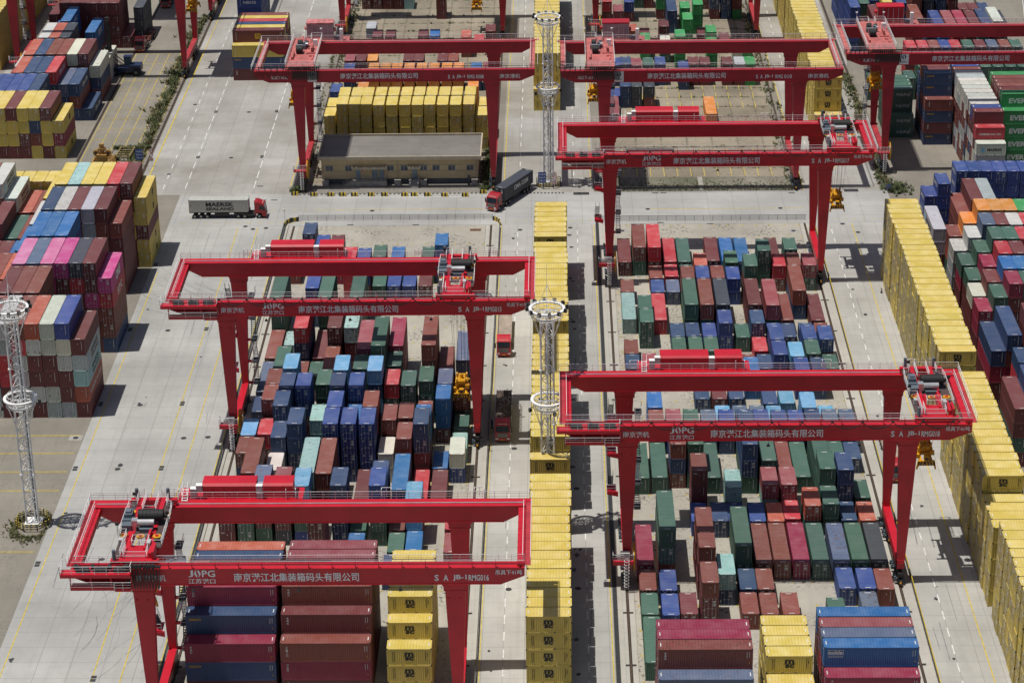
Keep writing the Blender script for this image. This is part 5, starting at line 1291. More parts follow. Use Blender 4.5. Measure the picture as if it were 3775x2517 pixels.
STACK_DATA = {
"centre": [
(-4.12,421.10,1,20,0,0,201012,201012,201012,201012,101012),
(-4.24,418.54,1,20,0,0,201012,201012,201012,201012,101012),
(-4.23,415.98,1,20,0,0,201012,201012,201012,201012,101012),
(-4.17,413.42,1,20,0,0,201012,201012,201012,201012,101012),
(-4.24,410.86,1,20,0,0,201012,201012,201012,201012,101012),
(-4.28,408.30,1,20,0,0,201012,201012,201012,201012,101012),
(-4.25,405.74,1,20,0,0,201012,201012,201012,201012,1012),
(-4.31,400.80,1,20,0,0,201012,201012,201012,201012,101012),
(-4.26,398.24,1,20,0,0,201012,201012,201012,201012,101012),
(-4.11,395.68,1,20,0,0,201012,201012,201012,201012,101012),
(-4.12,393.12,1,20,0,0,201012,201012,201012,201012,101012),
(-4.20,390.56,1,20,0,0,201012,201012,201012,201012,101012),
(-4.23,388.00,1,20,0,0,201012,201012,201012,201012,1012),
(-4.27,385.44,1,20,0,0,201012,201012,201012,201012,101012),
(-4.33,382.88,1,20,0,0,201012,201012,201012,101012,101012),
(-4.28,380.32,1,20,0,0,201012,201012,201012,201012,101012),
(-4.16,377.76,1,20,0,0,201012,201012,201012,201012,1012),
(-4.14,375.20,1,20,0,0,201012,201012,201012,201012,101012),
(-4.26,372.64,1,20,0,0,201012,201012,201012,201012,101012),
(-4.16,370.08,1,20,0,0,201012,201012,201012,201012,101012),
(-4.16,367.52,1,20,0,0,201012,201012,201012,201012,1012),
(-4.18,359.80,1,20,0,0,201012,201012,201012,201012,101012),
(-4.19,357.24,1,20,0,0,201012,201012,201012,201012,101012),
(-4.17,354.68,1,20,0,0,201012,201012,201012,201012,101012),
(-4.26,352.12,1,20,0,0,201012,201012,201012,201012,101012),
(-4.18,349.56,1,20,0,0,201012,201012,201012,201012,1012),
(-4.28,347.00,1,20,0,0,201012,201012,201012,201012,101012),
(-4.23,344.44,1,20,0,0,201012,201012,201012,201012,101012),
(-4.17,341.88,1,20,0,0,201012,201012,201012,201012,101012),
(-4.18,339.32,1,20,0,0,201012,201012,201012,201012,101012),
(-4.28,336.76,1,20,0,0,201012,201012,201012,201012,101012),
(-4.12,334.20,1,20,0,0,201012,201012,201012,201012,101012),
(-4.19,331.64,1,20,0,0,201012,201012,201012,201012,101012),
(-4.21,329.08,1,20,0,0,201012,201012,201012,201012,101012),
(-4.35,326.52,1,20,0,0,201012,201012,201012,101012,101012),
(-4.22,323.96,1,20,0,0,201012,201012,201012,101012,1012),
(-4.29,316.20,1,20,0,0,201012,201012,201012,201012,1012),
(-4.19,309.30,1,20,0,0,201012,201012,201012,201012,1012),
(-4.24,306.74,1,20,0,0,201012,201012,201012,201012,1012),
(-4.15,304.18,1,20,0,0,201012,201012,101012,101012,1012),
(-4.19,301.62,1,20,0,0,101012,101012,101012,101012,1012),
(-4.40,299.06,1,20,0,0,201012,201012,201012,201012,1012),
(-4.51,296.50,1,20,0,0,201012,201012,201012,201012,1012),
(-4.44,293.94,1,20,0,0,201012,201012,201012,201012,1012),
(-4.41,291.38,1,20,0,0,201012,201012,201012,201012,1012),
(-4.39,288.82,1,20,0,0,201012,201012,201012,201012,1012),
(-4.51,286.26,1,20,0,0,201012,201012,201012,201012,1012),
(-4.39,283.70,1,20,0,0,201012,201012,201012,201012,1012),
(-4.38,281.14,1,20,0,0,201012,201012,201012,201012,1012),
(-4.42,278.58,1,20,0,0,201012,201012,201012,201012,1012),
(-4.36,276.02,1,20,0,0,201012,201012,201012,201012,1012),
(-4.36,273.46,1,20,0,0,201012,101012,101012,101012,1012),
(-4.47,270.90,1,20,0,0,201012,1012,1012,1012,1012),
],
"centre2": [
(-5.15,514.80,1,20,0,0,101012,101012),
(-5.09,517.28,1,20,0,0,201012,201012,101012,1012,1012),
(-5.17,519.75,1,20,0,0,201012,201012,201012,201012,101012),
(-5.03,522.26,1,20,0,0,201012,201012,201012,201012,101012),
(-5.01,524.84,1,20,0,0,201012,201012,201012,201012,101012),
(-5.10,527.42,1,20,0,0,201012,201012,201012,201012,101012),
(-5.06,530.00,1,20,0,0,201012,201012,201012,201012,101012),
(-5.06,532.58,1,20,0,0,201012,201012,201012,201012,101012),
(-5.05,535.16,1,20,0,0,201012,201012,201012,201012,101012),
(-5.17,537.74,1,20,0,0,201012,201012,201012,201012,101012),
(-5.04,540.32,1,20,0,0,201012,201012,201012,201012,101012),
(-5.08,542.90,1,20,0,0,201012,201012,201012,201012,101012),
(-5.07,545.48,1,20,0,0,201012,201012,201012,201012,101012),
(-5.12,548.06,1,20,0,0,201012,201012,201012,201012,101012),
(-5.08,550.64,1,20,0,0,201012,201012,201012,201012,101012),
(-5.05,553.22,1,20,0,0,201012,201012,201012,201012,101012),
(-5.07,555.80,1,20,0,0,201012,201012,201012,201012,101012),
(-5.06,558.38,1,20,0,0,201012,201012,201012,201012,101012),
(-5.19,560.96,1,20,0,0,201012,201012,201012,201012,201012),
(-5.17,563.54,1,20,0,0,201012,201012,201012,201012,201012),
(-5.11,566.12,1,20,0,0,201012,201012,201012,201012,201012),
(-5.07,568.70,1,20,0,0,201012,201012,201012,201012,201012),
(-5.16,571.28,1,20,0,0,201012,201012,201012,201012,201012),
(-5.06,573.86,1,20,0,0,201012,201012,201012,201012,201012),
(-5.07,576.44,1,20,0,0,201012,201012,201012,201012,201012),
(-5.19,579.02,1,20,0,0,201012,201012,201012,201012,201012),
(-5.11,581.60,1,20,0,0,201012,201012,201012,201012,201012),
(-5.15,584.18,1,20,0,0,201012,201012,201012,201012,201012),
(-5.19,586.76,1,20,0,0,201012,201012,201012,201012,201012),
(-5.17,589.34,1,20,0,0,201012,201012,201012,201012,201012),
(-5.14,591.92,1,20,0,0,201012,201012,201012,201012,201012),
(-5.16,594.50,1,20,0,0,201012,201012,201012,201012,201012),
(-5.16,597.08,1,20,0,0,201012,201012,201012,201012,201012),
(-5.19,599.66,1,20,0,0,201012,201012,201012,201012,201012),
],
"crossF": [
(-77.10,538.60,1,40,1,0,6000,3006,2012),
(-77.10,541.12,1,40,1,0,200000,100006,200012,2000),
(-77.10,543.64,1,40,1,0,200000,100000,100006,12),
(-77.10,546.16,1,40,1,0,200000,100000,100012,6),
(-77.10,548.68,1,40,1,0,200000,200012,100000,2),
(-77.10,551.20,1,40,1,0,200000,200006,100000,12),
(-77.10,553.72,1,40,1,0,200000,100000,100000,1),
(-80.00,568.20,1,20,0,1,200007,200007),
(-80.00,573.15,1,20,0,1,200006,200006,100007,8007),
(-80.00,575.70,1,20,0,1,200006,200006,100007,100007),
(-80.00,578.25,1,20,0,1,200006,100006,100007,200007),
(-80.00,580.80,1,20,0,1,200006,100006,100007,200007),
(-80.00,583.35,1,20,0,1,200006,100006,100007,200007),
(-80.00,585.90,1,20,0,1,100006,100006,100007,200007),
(-80.00,588.45,1,20,0,1,100006,100006,200007,200007),
],
"crossL": [
(-50.50,286.50,1,40,1,0,200000,200000,200000,200000,4),
(-50.50,283.95,1,40,1,0,200000,200000,200000,200000,6),
(-50.50,276.35,1,40,1,0,100000,100000,100001,100000,5003),
(-50.50,273.75,1,40,1,0,100000,100000,0,3006),
(-50.50,271.20,1,40,1,0,0,3006,5003),
(-50.50,278.90,1,40,1,0,200000,200000,100000,100000,100000),
(-50.50,281.40,1,40,1,0,200000,200000,200000,100000,0),
(-37.60,286.70,1,40,1,1,100000,100000,100000,200000,21),
(-37.60,284.10,1,40,1,1,100000,100000,100000,100000,21),
(-37.60,281.60,1,40,1,1,100000,100000,100000,100000,0),
(-37.60,279.00,1,40,1,1,100000,100000,100000,100000,100000),
(-37.60,276.40,1,40,1,1,100000,100000,100000,0,6001),
(-37.60,273.85,1,40,1,1,100000,100000,100000,6000),
(-37.60,271.30,1,40,1,1,6000,5003,7001),
(-23.25,286.50,1,20,0,2,101012,101012,101012,101012,1012),
(-23.25,283.90,1,20,0,2,101012,101012,101012,101012,201012),
(-23.25,281.30,1,20,0,2,101012,101012,101012,101012,201012),
(-23.25,278.80,1,20,0,2,101012,101012,101012,101012,101012),
(-23.25,276.24,1,20,0,2,101012,101012,101012,101012,1012),
(-23.25,273.70,1,20,0,2,101012,101012,101012,1012),
(-23.25,271.18,1,20,0,2,101012,1012,1012),
],
"crossR": [
(12.75,265.20,1,40,1,0,200000,100000,100000,200000,3),
(12.75,262.70,1,40,1,0,200000,200000,100000,100000,3),
(12.75,260.12,1,40,1,0,200000,200000,200000,0,6001),
(12.75,257.55,1,40,1,0,200000,200001,206000,3020),
(26.75,268.55,1,20,0,1,201012,101012,101012,101012,1012),
(26.75,266.00,1,20,0,1,201012,101012,101012,101012,1012),
(26.75,263.45,1,20,0,1,201012,201012,101012,101012,1012),
(26.75,260.90,1,20,0,1,201012,201012,201012,101012,1012),
(26.75,258.30,1,20,0,1,201012,201012,201012,1012),
(34.10,268.20,1,40,1,2,200000,100000,100001,100000,8),
(34.10,265.60,1,40,1,2,200000,100000,100000,100000,21),
(34.10,263.00,1,40,1,2,200000,200000,100000,100002,20),
(34.10,260.40,1,40,1,2,200000,200000,100000,100000,4008),
(34.10,257.90,1,40,1,2,200000,200000,200000,5003),
],
"farR": [
(82.61,535.50,0,20,0,3.85,100002,100000,100002),
(85.47,535.50,0,20,0,4.85,200000,200000,100002),
(88.19,535.50,0,20,0,5.8,200000,200000,100001),
(90.67,535.50,0,20,0,6.8,200000,200000,100007),
(93.14,535.50,0,20,0,7.4,200000,200005,100002),
(96.20,535.50,0,20,0,8.6,200105,200000,100005),
(99.06,535.50,0,20,0,9.6,200000,200001,100000),
(101.92,535.50,0,20,0,10.6,200000,200008,100020),
(104.78,535.50,0,20,0,11.6,200000,200000,100001),
(107.49,535.50,0,20,0,12.55,200000,200005,100005),
(88.47,543.50,0,20,0,5.9,200006,200006,100006),
(91.62,543.50,0,20,0,7,200008,200007,100008),
(94.77,543.50,0,20,0,8.1,200000,200001,100002),
(97.91,543.50,0,20,0,9.2,200000,200000,100001),
(100.77,543.50,0,20,0,10.2,200005,200005,100005),
(106.49,543.50,0,20,0,12.2,200000,200001),
(109.35,543.50,0,20,0,13.2,200001),
(74.46,536.00,0,20,0,1,200000,100001),
(74.46,529.50,0,20,0,1,200000,100000),
(77.61,541.00,0,20,0,2.1,200000,200000),
(71.89,520.50,0,20,0,0.1,100005,100005),
(80.47,520.50,0,20,0,3.1,100005,100005),
(83.33,520.50,0,20,0,4.1,100005,100005,100005),
(86.19,520.50,0,20,0,5.1,200005,200005,200005),
(89.05,520.50,0,20,0,6.1,200005,200005,100005),
(91.91,520.50,0,20,0,7.1,200005,200005,200005),
(94.77,520.50,0,20,0,8.1,200005,200005,200005),
(97.63,520.50,0,20,0,9.1,200005,100005,100005),
(100.49,520.50,0,20,0,10.1,200005,200005,100005),
(103.35,520.50,0,20,0,11.1,200005,200005,100005),
(106.21,520.50,0,20,0,12.1,200005,200005,100005),
(71.60,556.00,0,40,1,0,100007,100007,100007,7),
(71.60,569.00,0,40,1,0,100007,100007,100007,100007),
(71.60,582.00,0,40,1,0,100007,100007,200020,200007),
(74.17,562.00,0,20,0,0.9,100016,100100),
(77.32,556.00,0,40,1,2,200000,100000,0),
(75.60,569.00,0,40,1,1.4,200000,100000,100005),
(78.75,575.00,0,20,0,2.5,200000,200005,100007),
(81.32,570.00,0,40,1,3.4,200000,200012,100012),
(84.76,569.00,0,40,1,4.6,200000,100007,100007),
(87.04,556.00,0,40,1,5.4,100000,100000,1),
(88.47,569.00,0,40,1,5.9,200000,200000,100001,100001),
(91.62,570.00,0,40,1,7,200000,100000,15,100015),
(95.05,572.00,0,40,1,8.2,200000,100006,6),
(91.33,550.60,0,40,1,6.9,200000,100000,7),
(94.34,550.60,0,40,1,7.95,200000,200000,21),
(97.20,550.60,0,40,1,8.95,200000,200000,3),
(100.06,550.60,0,40,1,9.95,200000,200000,0),
(102.92,551.50,0,40,1,10.95,200000,100000,6),
(97.91,572.00,0,40,1,9.2,200000,100000,100000),
(101.34,575.00,0,20,0,10.4,200000,100000),
(103.92,575.00,0,20,0,11.3,200000,100000),
(106.49,575.00,0,20,0,12.2,200006,100006),
(103.06,564.00,0,20,0,11,200000,200021),
(105.92,553.00,0,40,1,12,200000,100000,11),
(108.49,560.00,0,40,1,12.9,100015,100015),
],
"farR2": [
(72.73,494.86,1,20,0,0,9005,9005),
(72.73,497.41,1,20,0,0,209005,109005,9005,9005),
(72.73,499.96,1,20,0,0,109005,209005,209005,109005),
(72.73,502.51,1,20,0,0,109005,109005,109005,109005),
(72.73,505.06,1,20,0,0,109005,109005,109005,109005),
(80.32,489.90,1,20,0,1,3006,6000,3006,6001),
(80.32,492.45,1,20,0,1,103006,106000,103006,106001,3006,3006),
(80.32,495.00,1,20,0,1,100006,100000,100006,100001,100006,100000),
(80.32,497.55,1,20,0,1,100006,100000,100006,100006,100006,100001),
(80.32,500.10,1,20,0,1,100006,100000,100000,100006,100006),
(86.87,461.54,1,20,0,2,200000,211016,111016,11011),
(86.87,464.09,1,20,0,2,200000,200000,100011,100000,12002),
(86.87,466.64,1,20,0,2,200000,100000,100001,100011,100000,0),
(86.87,469.19,1,20,0,2,200001,100011,100006,100011,100000,100007),
(86.87,471.74,1,20,0,2,200000,100011,100001,100016,100000,100011),
(86.87,474.29,1,20,0,2,100011,100006,100000,100016,100001,100011),
(86.87,476.84,1,20,0,2,100000,100000,100016,100001,100011,100011),
(86.87,479.39,1,20,0,2,100001,100011,100016,100001,100000,100011),
(86.87,481.94,1,20,0,2,100000,100001,100016,100000,100011,100011),
(86.87,484.49,1,20,0,2,100016,100011,100000,100001,100016,100011),
(86.87,487.04,1,20,0,2,100000,100016,100001,100000,100011,100019),
(86.87,489.59,1,20,0,2,100016,100011,100000,100001,100011,100016),
(86.87,492.14,1,20,0,2,100000,200011,100016,100001,100000,100011),
(86.87,494.69,1,20,0,2,200000,200001,200016,200011,100000,100001),
(86.87,497.24,1,20,0,2,200000,200016,200001,200011,200000,100007),
(93.43,470.22,1,40,1,3,210013,10013,10013,10013,10013),
(93.43,472.77,1,40,1,3,210013,210013,210013,210013,210013,10013),
(93.43,475.32,1,40,1,3,200000,210013,210013,200000,200000,100000),
(93.43,477.87,1,40,1,3,200000,200000,200000,200000,200001,1),
(93.43,480.42,1,40,1,3,200000,200000,200000,200000,200000,1),
(93.43,482.97,1,40,1,3,200000,200000,200000,200000,200001,1),
(93.43,485.52,1,40,1,3,200000,200000,200000,200000,200000,10013),
],
"farleft": [
(-50.88,489.57,0,20,0,0,200112,100112,112),
(-50.79,496.19,0,20,0,0,200012,200012,100012),
(-48.04,489.56,0,20,0,1,200112,100112,100112,112),
(-45.36,489.19,0,20,0,2,200112,100112,100112,112),
(-42.82,489.43,0,20,0,3,200112,100012,100112,12),
(-40.01,489.27,0,20,0,4,200012,100012,100012,112),
(-37.16,489.20,0,20,0,5,100112,100112,100112,12),
(-34.28,489.23,0,20,0,6,200112,100012,100012,12),
(-31.57,489.17,0,20,0,7,200012,100112,100112,12),
(-28.90,489.31,0,20,0,8,100012,100012,100012,112),
(-26.06,489.14,0,20,0,9,200112,100012,100012,12),
(-23.20,489.07,0,20,0,10,200012,100012,100112,12),
(-20.30,489.31,0,20,0,11,100012,100112,100112,112),
(-17.48,489.49,0,20,0,12,100112,100012,112),
(-17.24,496.11,0,20,0,12,100012,200012,100012),
(-48.05,495.74,0,20,0,1,200012,200012,200012,100012),
(-45.28,495.68,0,20,0,2,200012,200012,200012,100012),
(-42.81,495.71,0,20,0,3,200012,200012,200012,100012),
(-39.96,495.65,0,20,0,4,200012,200012,200012,100012),
(-37.10,495.68,0,20,0,5,200012,100012,100012,100012),
(-34.25,495.62,0,20,0,6,200012,200012,200012,100012),
(-31.42,495.75,0,20,0,7,200012,200012,200012,100012),
(-28.64,495.69,0,20,0,8,200012,200012,100012,100012),
(-25.86,495.62,0,20,0,9,100012,100012,100012,100012),
(-23.12,495.65,0,20,0,10,100012,100012,100012,100012),
(-20.19,495.79,0,20,0,11,200012,200012,100012,100012),
(-51.80,514.09,0,20,0,0,200007,100007),
(-45.69,515.09,0,20,0,2,200014,100014),
(-44.15,529.40,0,20,0,3,100014,100014),
(-41.35,529.33,0,20,0,4,100014,100114),
(-38.66,529.26,0,20,0,5,100014,100014),
(-35.71,529.18,0,20,0,6,100014,100014),
(-32.80,529.11,0,20,0,7,100014,100114),
(-29.92,529.03,0,20,0,8,100014,100014),
(-26.91,529.20,0,20,0,9,100014,100014),
(-24.16,529.37,0,20,0,10,100014,100014),
(-20.34,516.79,0,20,0,11,100014,100014),
(-49.89,529.31,0,20,0,1,100006,100007),
(-19.95,529.39,0,20,0,11,100006,100008),
(-17.16,529.56,0,20,0,12,100006,100021),
(-50.32,537.11,0,20,0,0,200000,100021),
(-47.60,537.04,0,20,0,1,200000,100000),
(-44.88,536.97,0,20,0,2,200000,100014),
(-36.33,536.73,0,20,0,5,200000,100000),
(-33.81,536.67,0,20,0,6,200000,100000),
(-28.18,536.52,0,20,0,8,200000,100000),
(-25.66,536.44,0,20,0,9,200000,100001),
(-47.72,571.53,0,20,0,1,100016),
(-45.68,564.45,0,20,0,2,100000),
(-42.44,564.36,0,20,0,3,100000),
(-34.24,564.40,0,20,0,6,100000),
(-31.38,564.46,0,20,0,7,100008),
(-23.20,555.14,0,20,0,10,100001,100004),
(-20.22,560.06,0,20,0,11,100002),
(-17.28,559.91,0,20,0,12,200006,100000),
(-50.56,597.07,0,20,0,0,100100),
(-47.72,596.98,0,20,0,1,100100),
(-44.97,596.90,0,20,0,2,100000),
(-42.31,596.81,0,20,0,3,100000),
(-39.47,596.73,0,20,0,4,100010),
(-30.69,587.61,0,20,0,7,100000,100000),
],
"farright": [
(11.98,584.53,0,20,0,0,100000,100002),
(14.65,575.95,0,20,0,1,200000,100021),
(17.61,583.86,0,20,0,2,100000,100007),
(20.54,595.94,0,20,0,3,100005),
(23.11,595.86,0,20,0,4,100000),
(25.88,585.94,0,20,0,5,100000,100013),
(28.13,573.71,0,40,1,6,100006,6),
(31.60,578.17,0,20,0,7,100013,100013),
(31.29,559.79,0,20,0,7,200013,100013,13),
(34.46,572.43,0,20,0,8,100013,100013,100013),
(38.33,594.36,0,20,0,9,100100),
(39.56,585.48,0,20,0,10,100000,100106),
(42.44,585.39,0,20,0,11,100006,100106),
(45.25,585.30,0,20,0,12,100013,100000),
(17.60,559.02,0,20,0,2,200000,100004),
(20.95,564.17,0,20,0,3,100000),
(20.56,551.58,0,20,0,3,100013,100013),
(25.55,562.56,0,20,0,5,100000,100000),
(25.34,549.22,0,20,0,5,100005,100019),
(28.74,545.69,0,20,0,6,100013,100013,100013),
(35.22,563.69,0,20,0,8,100000),
(36.93,557.60,0,20,0,9,200013,100013),
(36.00,539.19,0,20,0,8,100013,100013,100013),
(40.43,559.45,0,20,0,10,100000),
(45.27,550.34,0,20,0,12,100013),
(42.79,550.40,0,20,0,11,100011),
(12.82,532.00,0,20,0,0,100006,100007),
(15.30,532.60,0,20,0,1,200006,100006),
(17.77,531.65,0,20,0,2,200006,100021),
(20.56,531.80,0,20,0,3,200005,100005),
(23.42,532.38,0,20,0,4,100006,100007),
(28.74,528.86,0,20,0,6,100006,100007),
(31.24,532.17,0,20,0,7,100000,100100),
(33.92,532.10,0,20,0,8,100000,100000),
(39.17,531.96,0,20,0,10,100000,100000),
(42.04,531.89,0,20,0,11,100000,100016),
(44.55,531.82,0,20,0,11,100013,100013),
(11.87,503.77,0,40,1,0,21),
(33.72,503.26,0,40,1,8,14),
(12.28,517.20,0,20,0,0,100007),
(14.76,516.24,0,20,0,1,100006,100006),
(17.31,515.97,0,20,0,2,100015,100015),
(20.16,515.90,0,20,0,3,100000,100015),
],
"left": [
(-48.94,420.70,0,20,0,1,200104,200006,106),
(-51.60,414.40,0,20,0,0,124001),
(-45.94,414.25,0,20,0,2,100020,200006,100007),
(-43.12,414.20,0,20,0,3,100003,200000,100000),
(-40.23,408.03,0,20,0,4,100002,100002,100002),
(-37.50,407.48,0,20,0,5,100100,100007,100007),
(-34.64,408.96,0,20,0,6,200006,200005,100005),
(-31.60,414.34,0,20,0,7,100008,100008),
(-51.60,387.90,0,40,1,0,100005,5,5),
(-43.02,387.90,0,40,1,3,100005,100005,5),
(-37.30,387.90,0,40,1,5,100005,100005,5),
(-45.88,394.30,0,20,0,2,100006,200006,7),
(-23.20,414.62,0,20,0,10,100006,100107,8),
(-25.89,414.11,0,20,0,9,100005,100005),
(-28.66,400.97,0,20,0,8,100107,7),
(-34.24,401.06,0,20,0,6,100106,5),
(-31.49,401.02,0,20,0,7,100006,107),
(-25.76,400.93,0,20,0,9,100100,100),
(-51.40,374.60,0,40,1,0,24001),
(-46.08,374.60,0,40,1,2,6,106,102),
(-43.03,374.49,0,40,1,3,0),
(-40.21,374.62,0,40,1,4,100000,124000,100),
(-37.21,374.58,0,40,1,5,100000,0,10),
(-34.38,365.77,0,40,1,6,200000,200021,21),
(-31.47,360.75,0,40,1,7,200106,100005,100005,5),
(-28.92,366.91,0,40,1,8,100000,100003,3),
(-48.74,380.80,0,20,0,1,100010),
(-48.73,361.25,0,40,1,1,200005,5),
(-45.80,354.48,0,20,0,2,200101,200006,100006,9),
(-48.74,353.99,0,20,0,1,224001,224001,1),
(-51.45,361.11,0,40,1,0,20),
(-51.40,354.05,0,20,0,0,6),
(-45.68,347.01,0,20,0,2,200101,224001,100106,6),
(-42.97,346.88,0,20,0,3,100000,124001,100107,107),
(-43.22,367.88,0,20,0,3,100005),
(-45.88,368.00,0,20,0,2,100001),
(-40.22,361.03,0,40,1,4,200001,1),
(-40.36,353.61,0,20,0,4,200106,100005,5),
(-37.36,346.91,0,20,0,5,224001,100006,100006,6),
(-37.23,339.98,0,20,0,5,200001,200006,200006,7),
(-34.30,346.87,0,20,0,6,224001,200121,100107,107),
(-37.20,353.72,0,20,0,5,200102,224001,100105,9),
(-34.64,359.59,0,20,0,6,200021,100005,5),
(-31.64,353.45,0,20,0,7,200107,100009,100006,9),
(-28.92,360.73,0,20,0,8,200001,100005,5),
(-28.92,353.56,0,20,0,8,200021,100105,2),
(-26.06,353.03,0,20,0,9,100107,100005,105),
(-48.73,347.82,0,20,0,1,200004,100001,101),
(-45.94,340.41,0,20,0,2,200100,200105,100006,106),
(-31.44,339.91,0,20,0,7,200107,124000,100001,1),
(-34.36,340.25,0,20,0,6,200101,200106,100008),
(-28.52,340.27,0,20,0,8,200000,100000,1),
(-22.98,360.83,0,40,1,10,200006,100000,0,1),
(-23.20,354.65,0,20,0,10,100005,100105,5),
(-19.99,353.69,0,20,0,11,100007,100007,20),
(-20.13,347.41,0,20,0,11,100,8,8),
(-23.08,339.97,0,20,0,10,124000,100008,100008),
(-25.90,340.93,0,20,0,9,200000,224000,1),
(-20.33,360.75,0,40,1,11,100001,24001),
(-17.48,367.15,0,40,1,12,100006,20),
(-17.25,354.00,0,20,0,12,100005,101),
(-23.19,346.71,0,20,0,10,100000,100001),
(-51.44,340.30,0,20,0,0,200100,9),
(-48.76,340.49,0,20,0,1,100100,2),
(-45.79,334.23,0,20,0,2,100104,100006,6),
(-43.01,333.83,0,20,0,3,100100,100106,6,6),
(-40.11,340.22,0,20,0,4,200107,100010,10),
(-37.32,333.77,0,20,0,5,100005,100107,100107,107),
(-34.47,333.73,0,20,0,6,100107,107,107,107),
(-31.55,333.70,0,20,0,7,100107,107,107,107),
(-51.52,333.88,0,20,0,0,100006,101),
(-48.82,320.45,0,40,1,1,200006,100000,1),
(-46.08,328.05,0,20,0,2,200019,19),
(-40.00,320.36,0,40,1,4,200000,100010,10),
(-37.30,320.12,0,40,1,5,224000,100000,1),
(-42.99,313.31,0,20,0,3,15,100100,200107,100021),
(-46.08,314.02,0,20,0,2,5,100100,200107,20),
(-39.96,312.95,0,20,0,4,100007,100005,100005,9),
(-34.37,313.02,0,20,0,6,100106,100106,100006,6),
(-28.53,312.96,0,20,0,8,5,100105,100107,7),
(-22.92,333.60,0,20,0,10,100002,0,106,6),
(-25.72,333.54,0,20,0,9,124000,124000,1),
(-28.63,333.41,0,20,0,8,100019,19),
(-25.76,320.14,0,40,1,9,100007,8),
(-20.10,333.27,0,20,0,11,8),
(-17.33,333.20,0,20,0,12,107,19),
(-23.10,313.24,0,20,0,10,100100,100009,9),
(-19.94,320.19,0,40,1,11,0),
(-22.80,320.22,0,40,1,10,2),
(-17.16,346.75,0,20,0,12,5),
(-17.23,339.99,0,20,0,12,100010),
(-31.78,320.40,0,40,1,7,0),
(-28.72,320.20,0,20,0,8,100006,100006,100006),
(-51.60,313.50,0,20,0,0,24000,100100,200100),
(-48.74,313.50,0,20,0,1,105,100105,200005),
(-37.21,306.47,0,20,0,5,100102,100100,100),
(-31.68,313.13,0,20,0,7,5),
(-25.79,313.20,0,20,0,9,100001),
(-25.66,306.48,0,20,0,9,5),
(-22.95,307.06,0,20,0,10,8),
(-31.73,306.48,0,20,0,7,100008),
(-17.21,306.41,0,20,0,12,21),
(-17.31,313.40,0,20,0,12,100002),
(-26.00,299.85,0,20,0,9,100006),
],
"right": [
(11.80,417.28,0,40,1,0,100),
(14.58,417.60,0,40,1,1,5,101),
(17.42,417.56,0,40,1,2,100101,2),
(20.43,417.39,0,40,1,3,2),
(23.18,417.34,0,40,1,4,105),
(28.74,417.63,0,40,1,6,100),
(31.60,417.48,0,40,1,7,8),
(34.46,417.28,0,40,1,8,108),
(17.49,410.19,0,20,0,2,1),
(20.47,410.88,0,20,0,3,2),
(23.16,403.82,0,20,0,4,100001,1),
(25.89,410.10,0,20,0,5,200003,100004),
(25.91,403.92,0,20,0,5,200007,7),
(28.74,403.91,0,20,0,6,200001,1),
(29.14,410.15,0,20,0,6,200007),
(31.77,411.31,0,20,0,7,100005,5),
(31.60,403.38,0,20,0,7,100007,7),
(11.92,403.62,0,20,0,0,1),
(17.59,403.53,0,20,0,2,7),
(20.47,403.49,0,20,0,3,120),
(23.02,390.26,0,40,1,4,100005,5),
(25.88,390.21,0,40,1,5,100005,1),
(28.74,390.17,0,40,1,6,100015,15),
(23.41,410.68,0,20,0,4,100005),
(40.36,417.18,0,40,1,10,0),
(37.72,410.73,0,20,0,9,100005,100005,105),
(34.71,403.37,0,20,0,8,100105,100001,5),
(43.44,417.56,0,20,0,11,200005,105),
(43.44,409.90,0,20,0,11,100001,100001),
(40.58,409.45,0,20,0,10,100101,2),
(46.30,409.73,0,20,0,12,100105,121),
(34.46,390.08,0,40,1,8,124000,24000),
(37.64,389.80,0,40,1,9,100005,21),
(40.24,389.73,0,40,1,10,1),
(43.05,396.42,0,40,1,11,6,1),
(45.90,389.48,0,40,1,12,0),
(11.85,390.49,0,40,1,0,110),
(14.76,384.02,0,20,0,1,105,105),
(14.70,390.19,0,20,0,1,100005,5),
(17.36,390.13,0,40,1,2,2),
(20.34,383.43,0,20,0,3,6),
(23.04,383.60,0,20,0,4,6),
(26.00,383.45,0,20,0,5,7),
(28.76,383.34,0,20,0,6,107,7),
(31.84,382.31,0,20,1,7,5),
(11.85,376.47,0,20,0,0,1),
(11.84,370.17,0,20,0,0,100006),
(14.84,370.52,0,20,0,1,100021),
(20.32,377.25,0,20,0,3,100005),
(23.23,377.38,0,20,0,4,5),
(26.02,377.23,0,20,0,5,5),
(34.46,383.27,0,20,0,8,100115,106),
(34.58,377.09,0,20,0,8,2),
(37.71,383.21,0,20,0,9,100007),
(37.32,376.35,0,20,0,9,100005,7),
(40.19,383.08,0,20,0,10,106),
(43.42,383.13,0,20,0,11,100006),
(43.04,376.45,0,20,0,11,200007,7),
(46.17,383.20,0,20,0,12,100001),
(45.90,376.23,0,20,0,12,200001,107),
(37.33,370.00,0,20,0,9,100006,7),
(40.18,369.34,0,20,0,10,100010,9),
(43.04,370.27,0,20,0,11,200005,105),
(40.53,362.91,0,20,0,10,100007,100007),
(43.36,362.87,0,20,0,11,100006,100006),
(46.30,369.72,0,20,0,12,100005),
(34.85,369.88,0,20,0,8,6),
(31.96,363.13,0,20,0,7,100008,100008),
(32.00,369.92,0,20,0,7,100001),
(14.82,349.58,0,20,0,1,100006,8),
(14.84,342.81,0,20,0,1,100001,100001),
(17.70,343.10,0,20,0,2,100007,100021),
(20.56,342.97,0,20,0,3,200006,100005),
(23.41,342.80,0,20,0,4,100007,100020),
(26.25,349.52,0,20,0,5,100009),
(26.28,342.76,0,20,0,5,6,100007),
(29.13,349.59,0,20,0,6,100020),
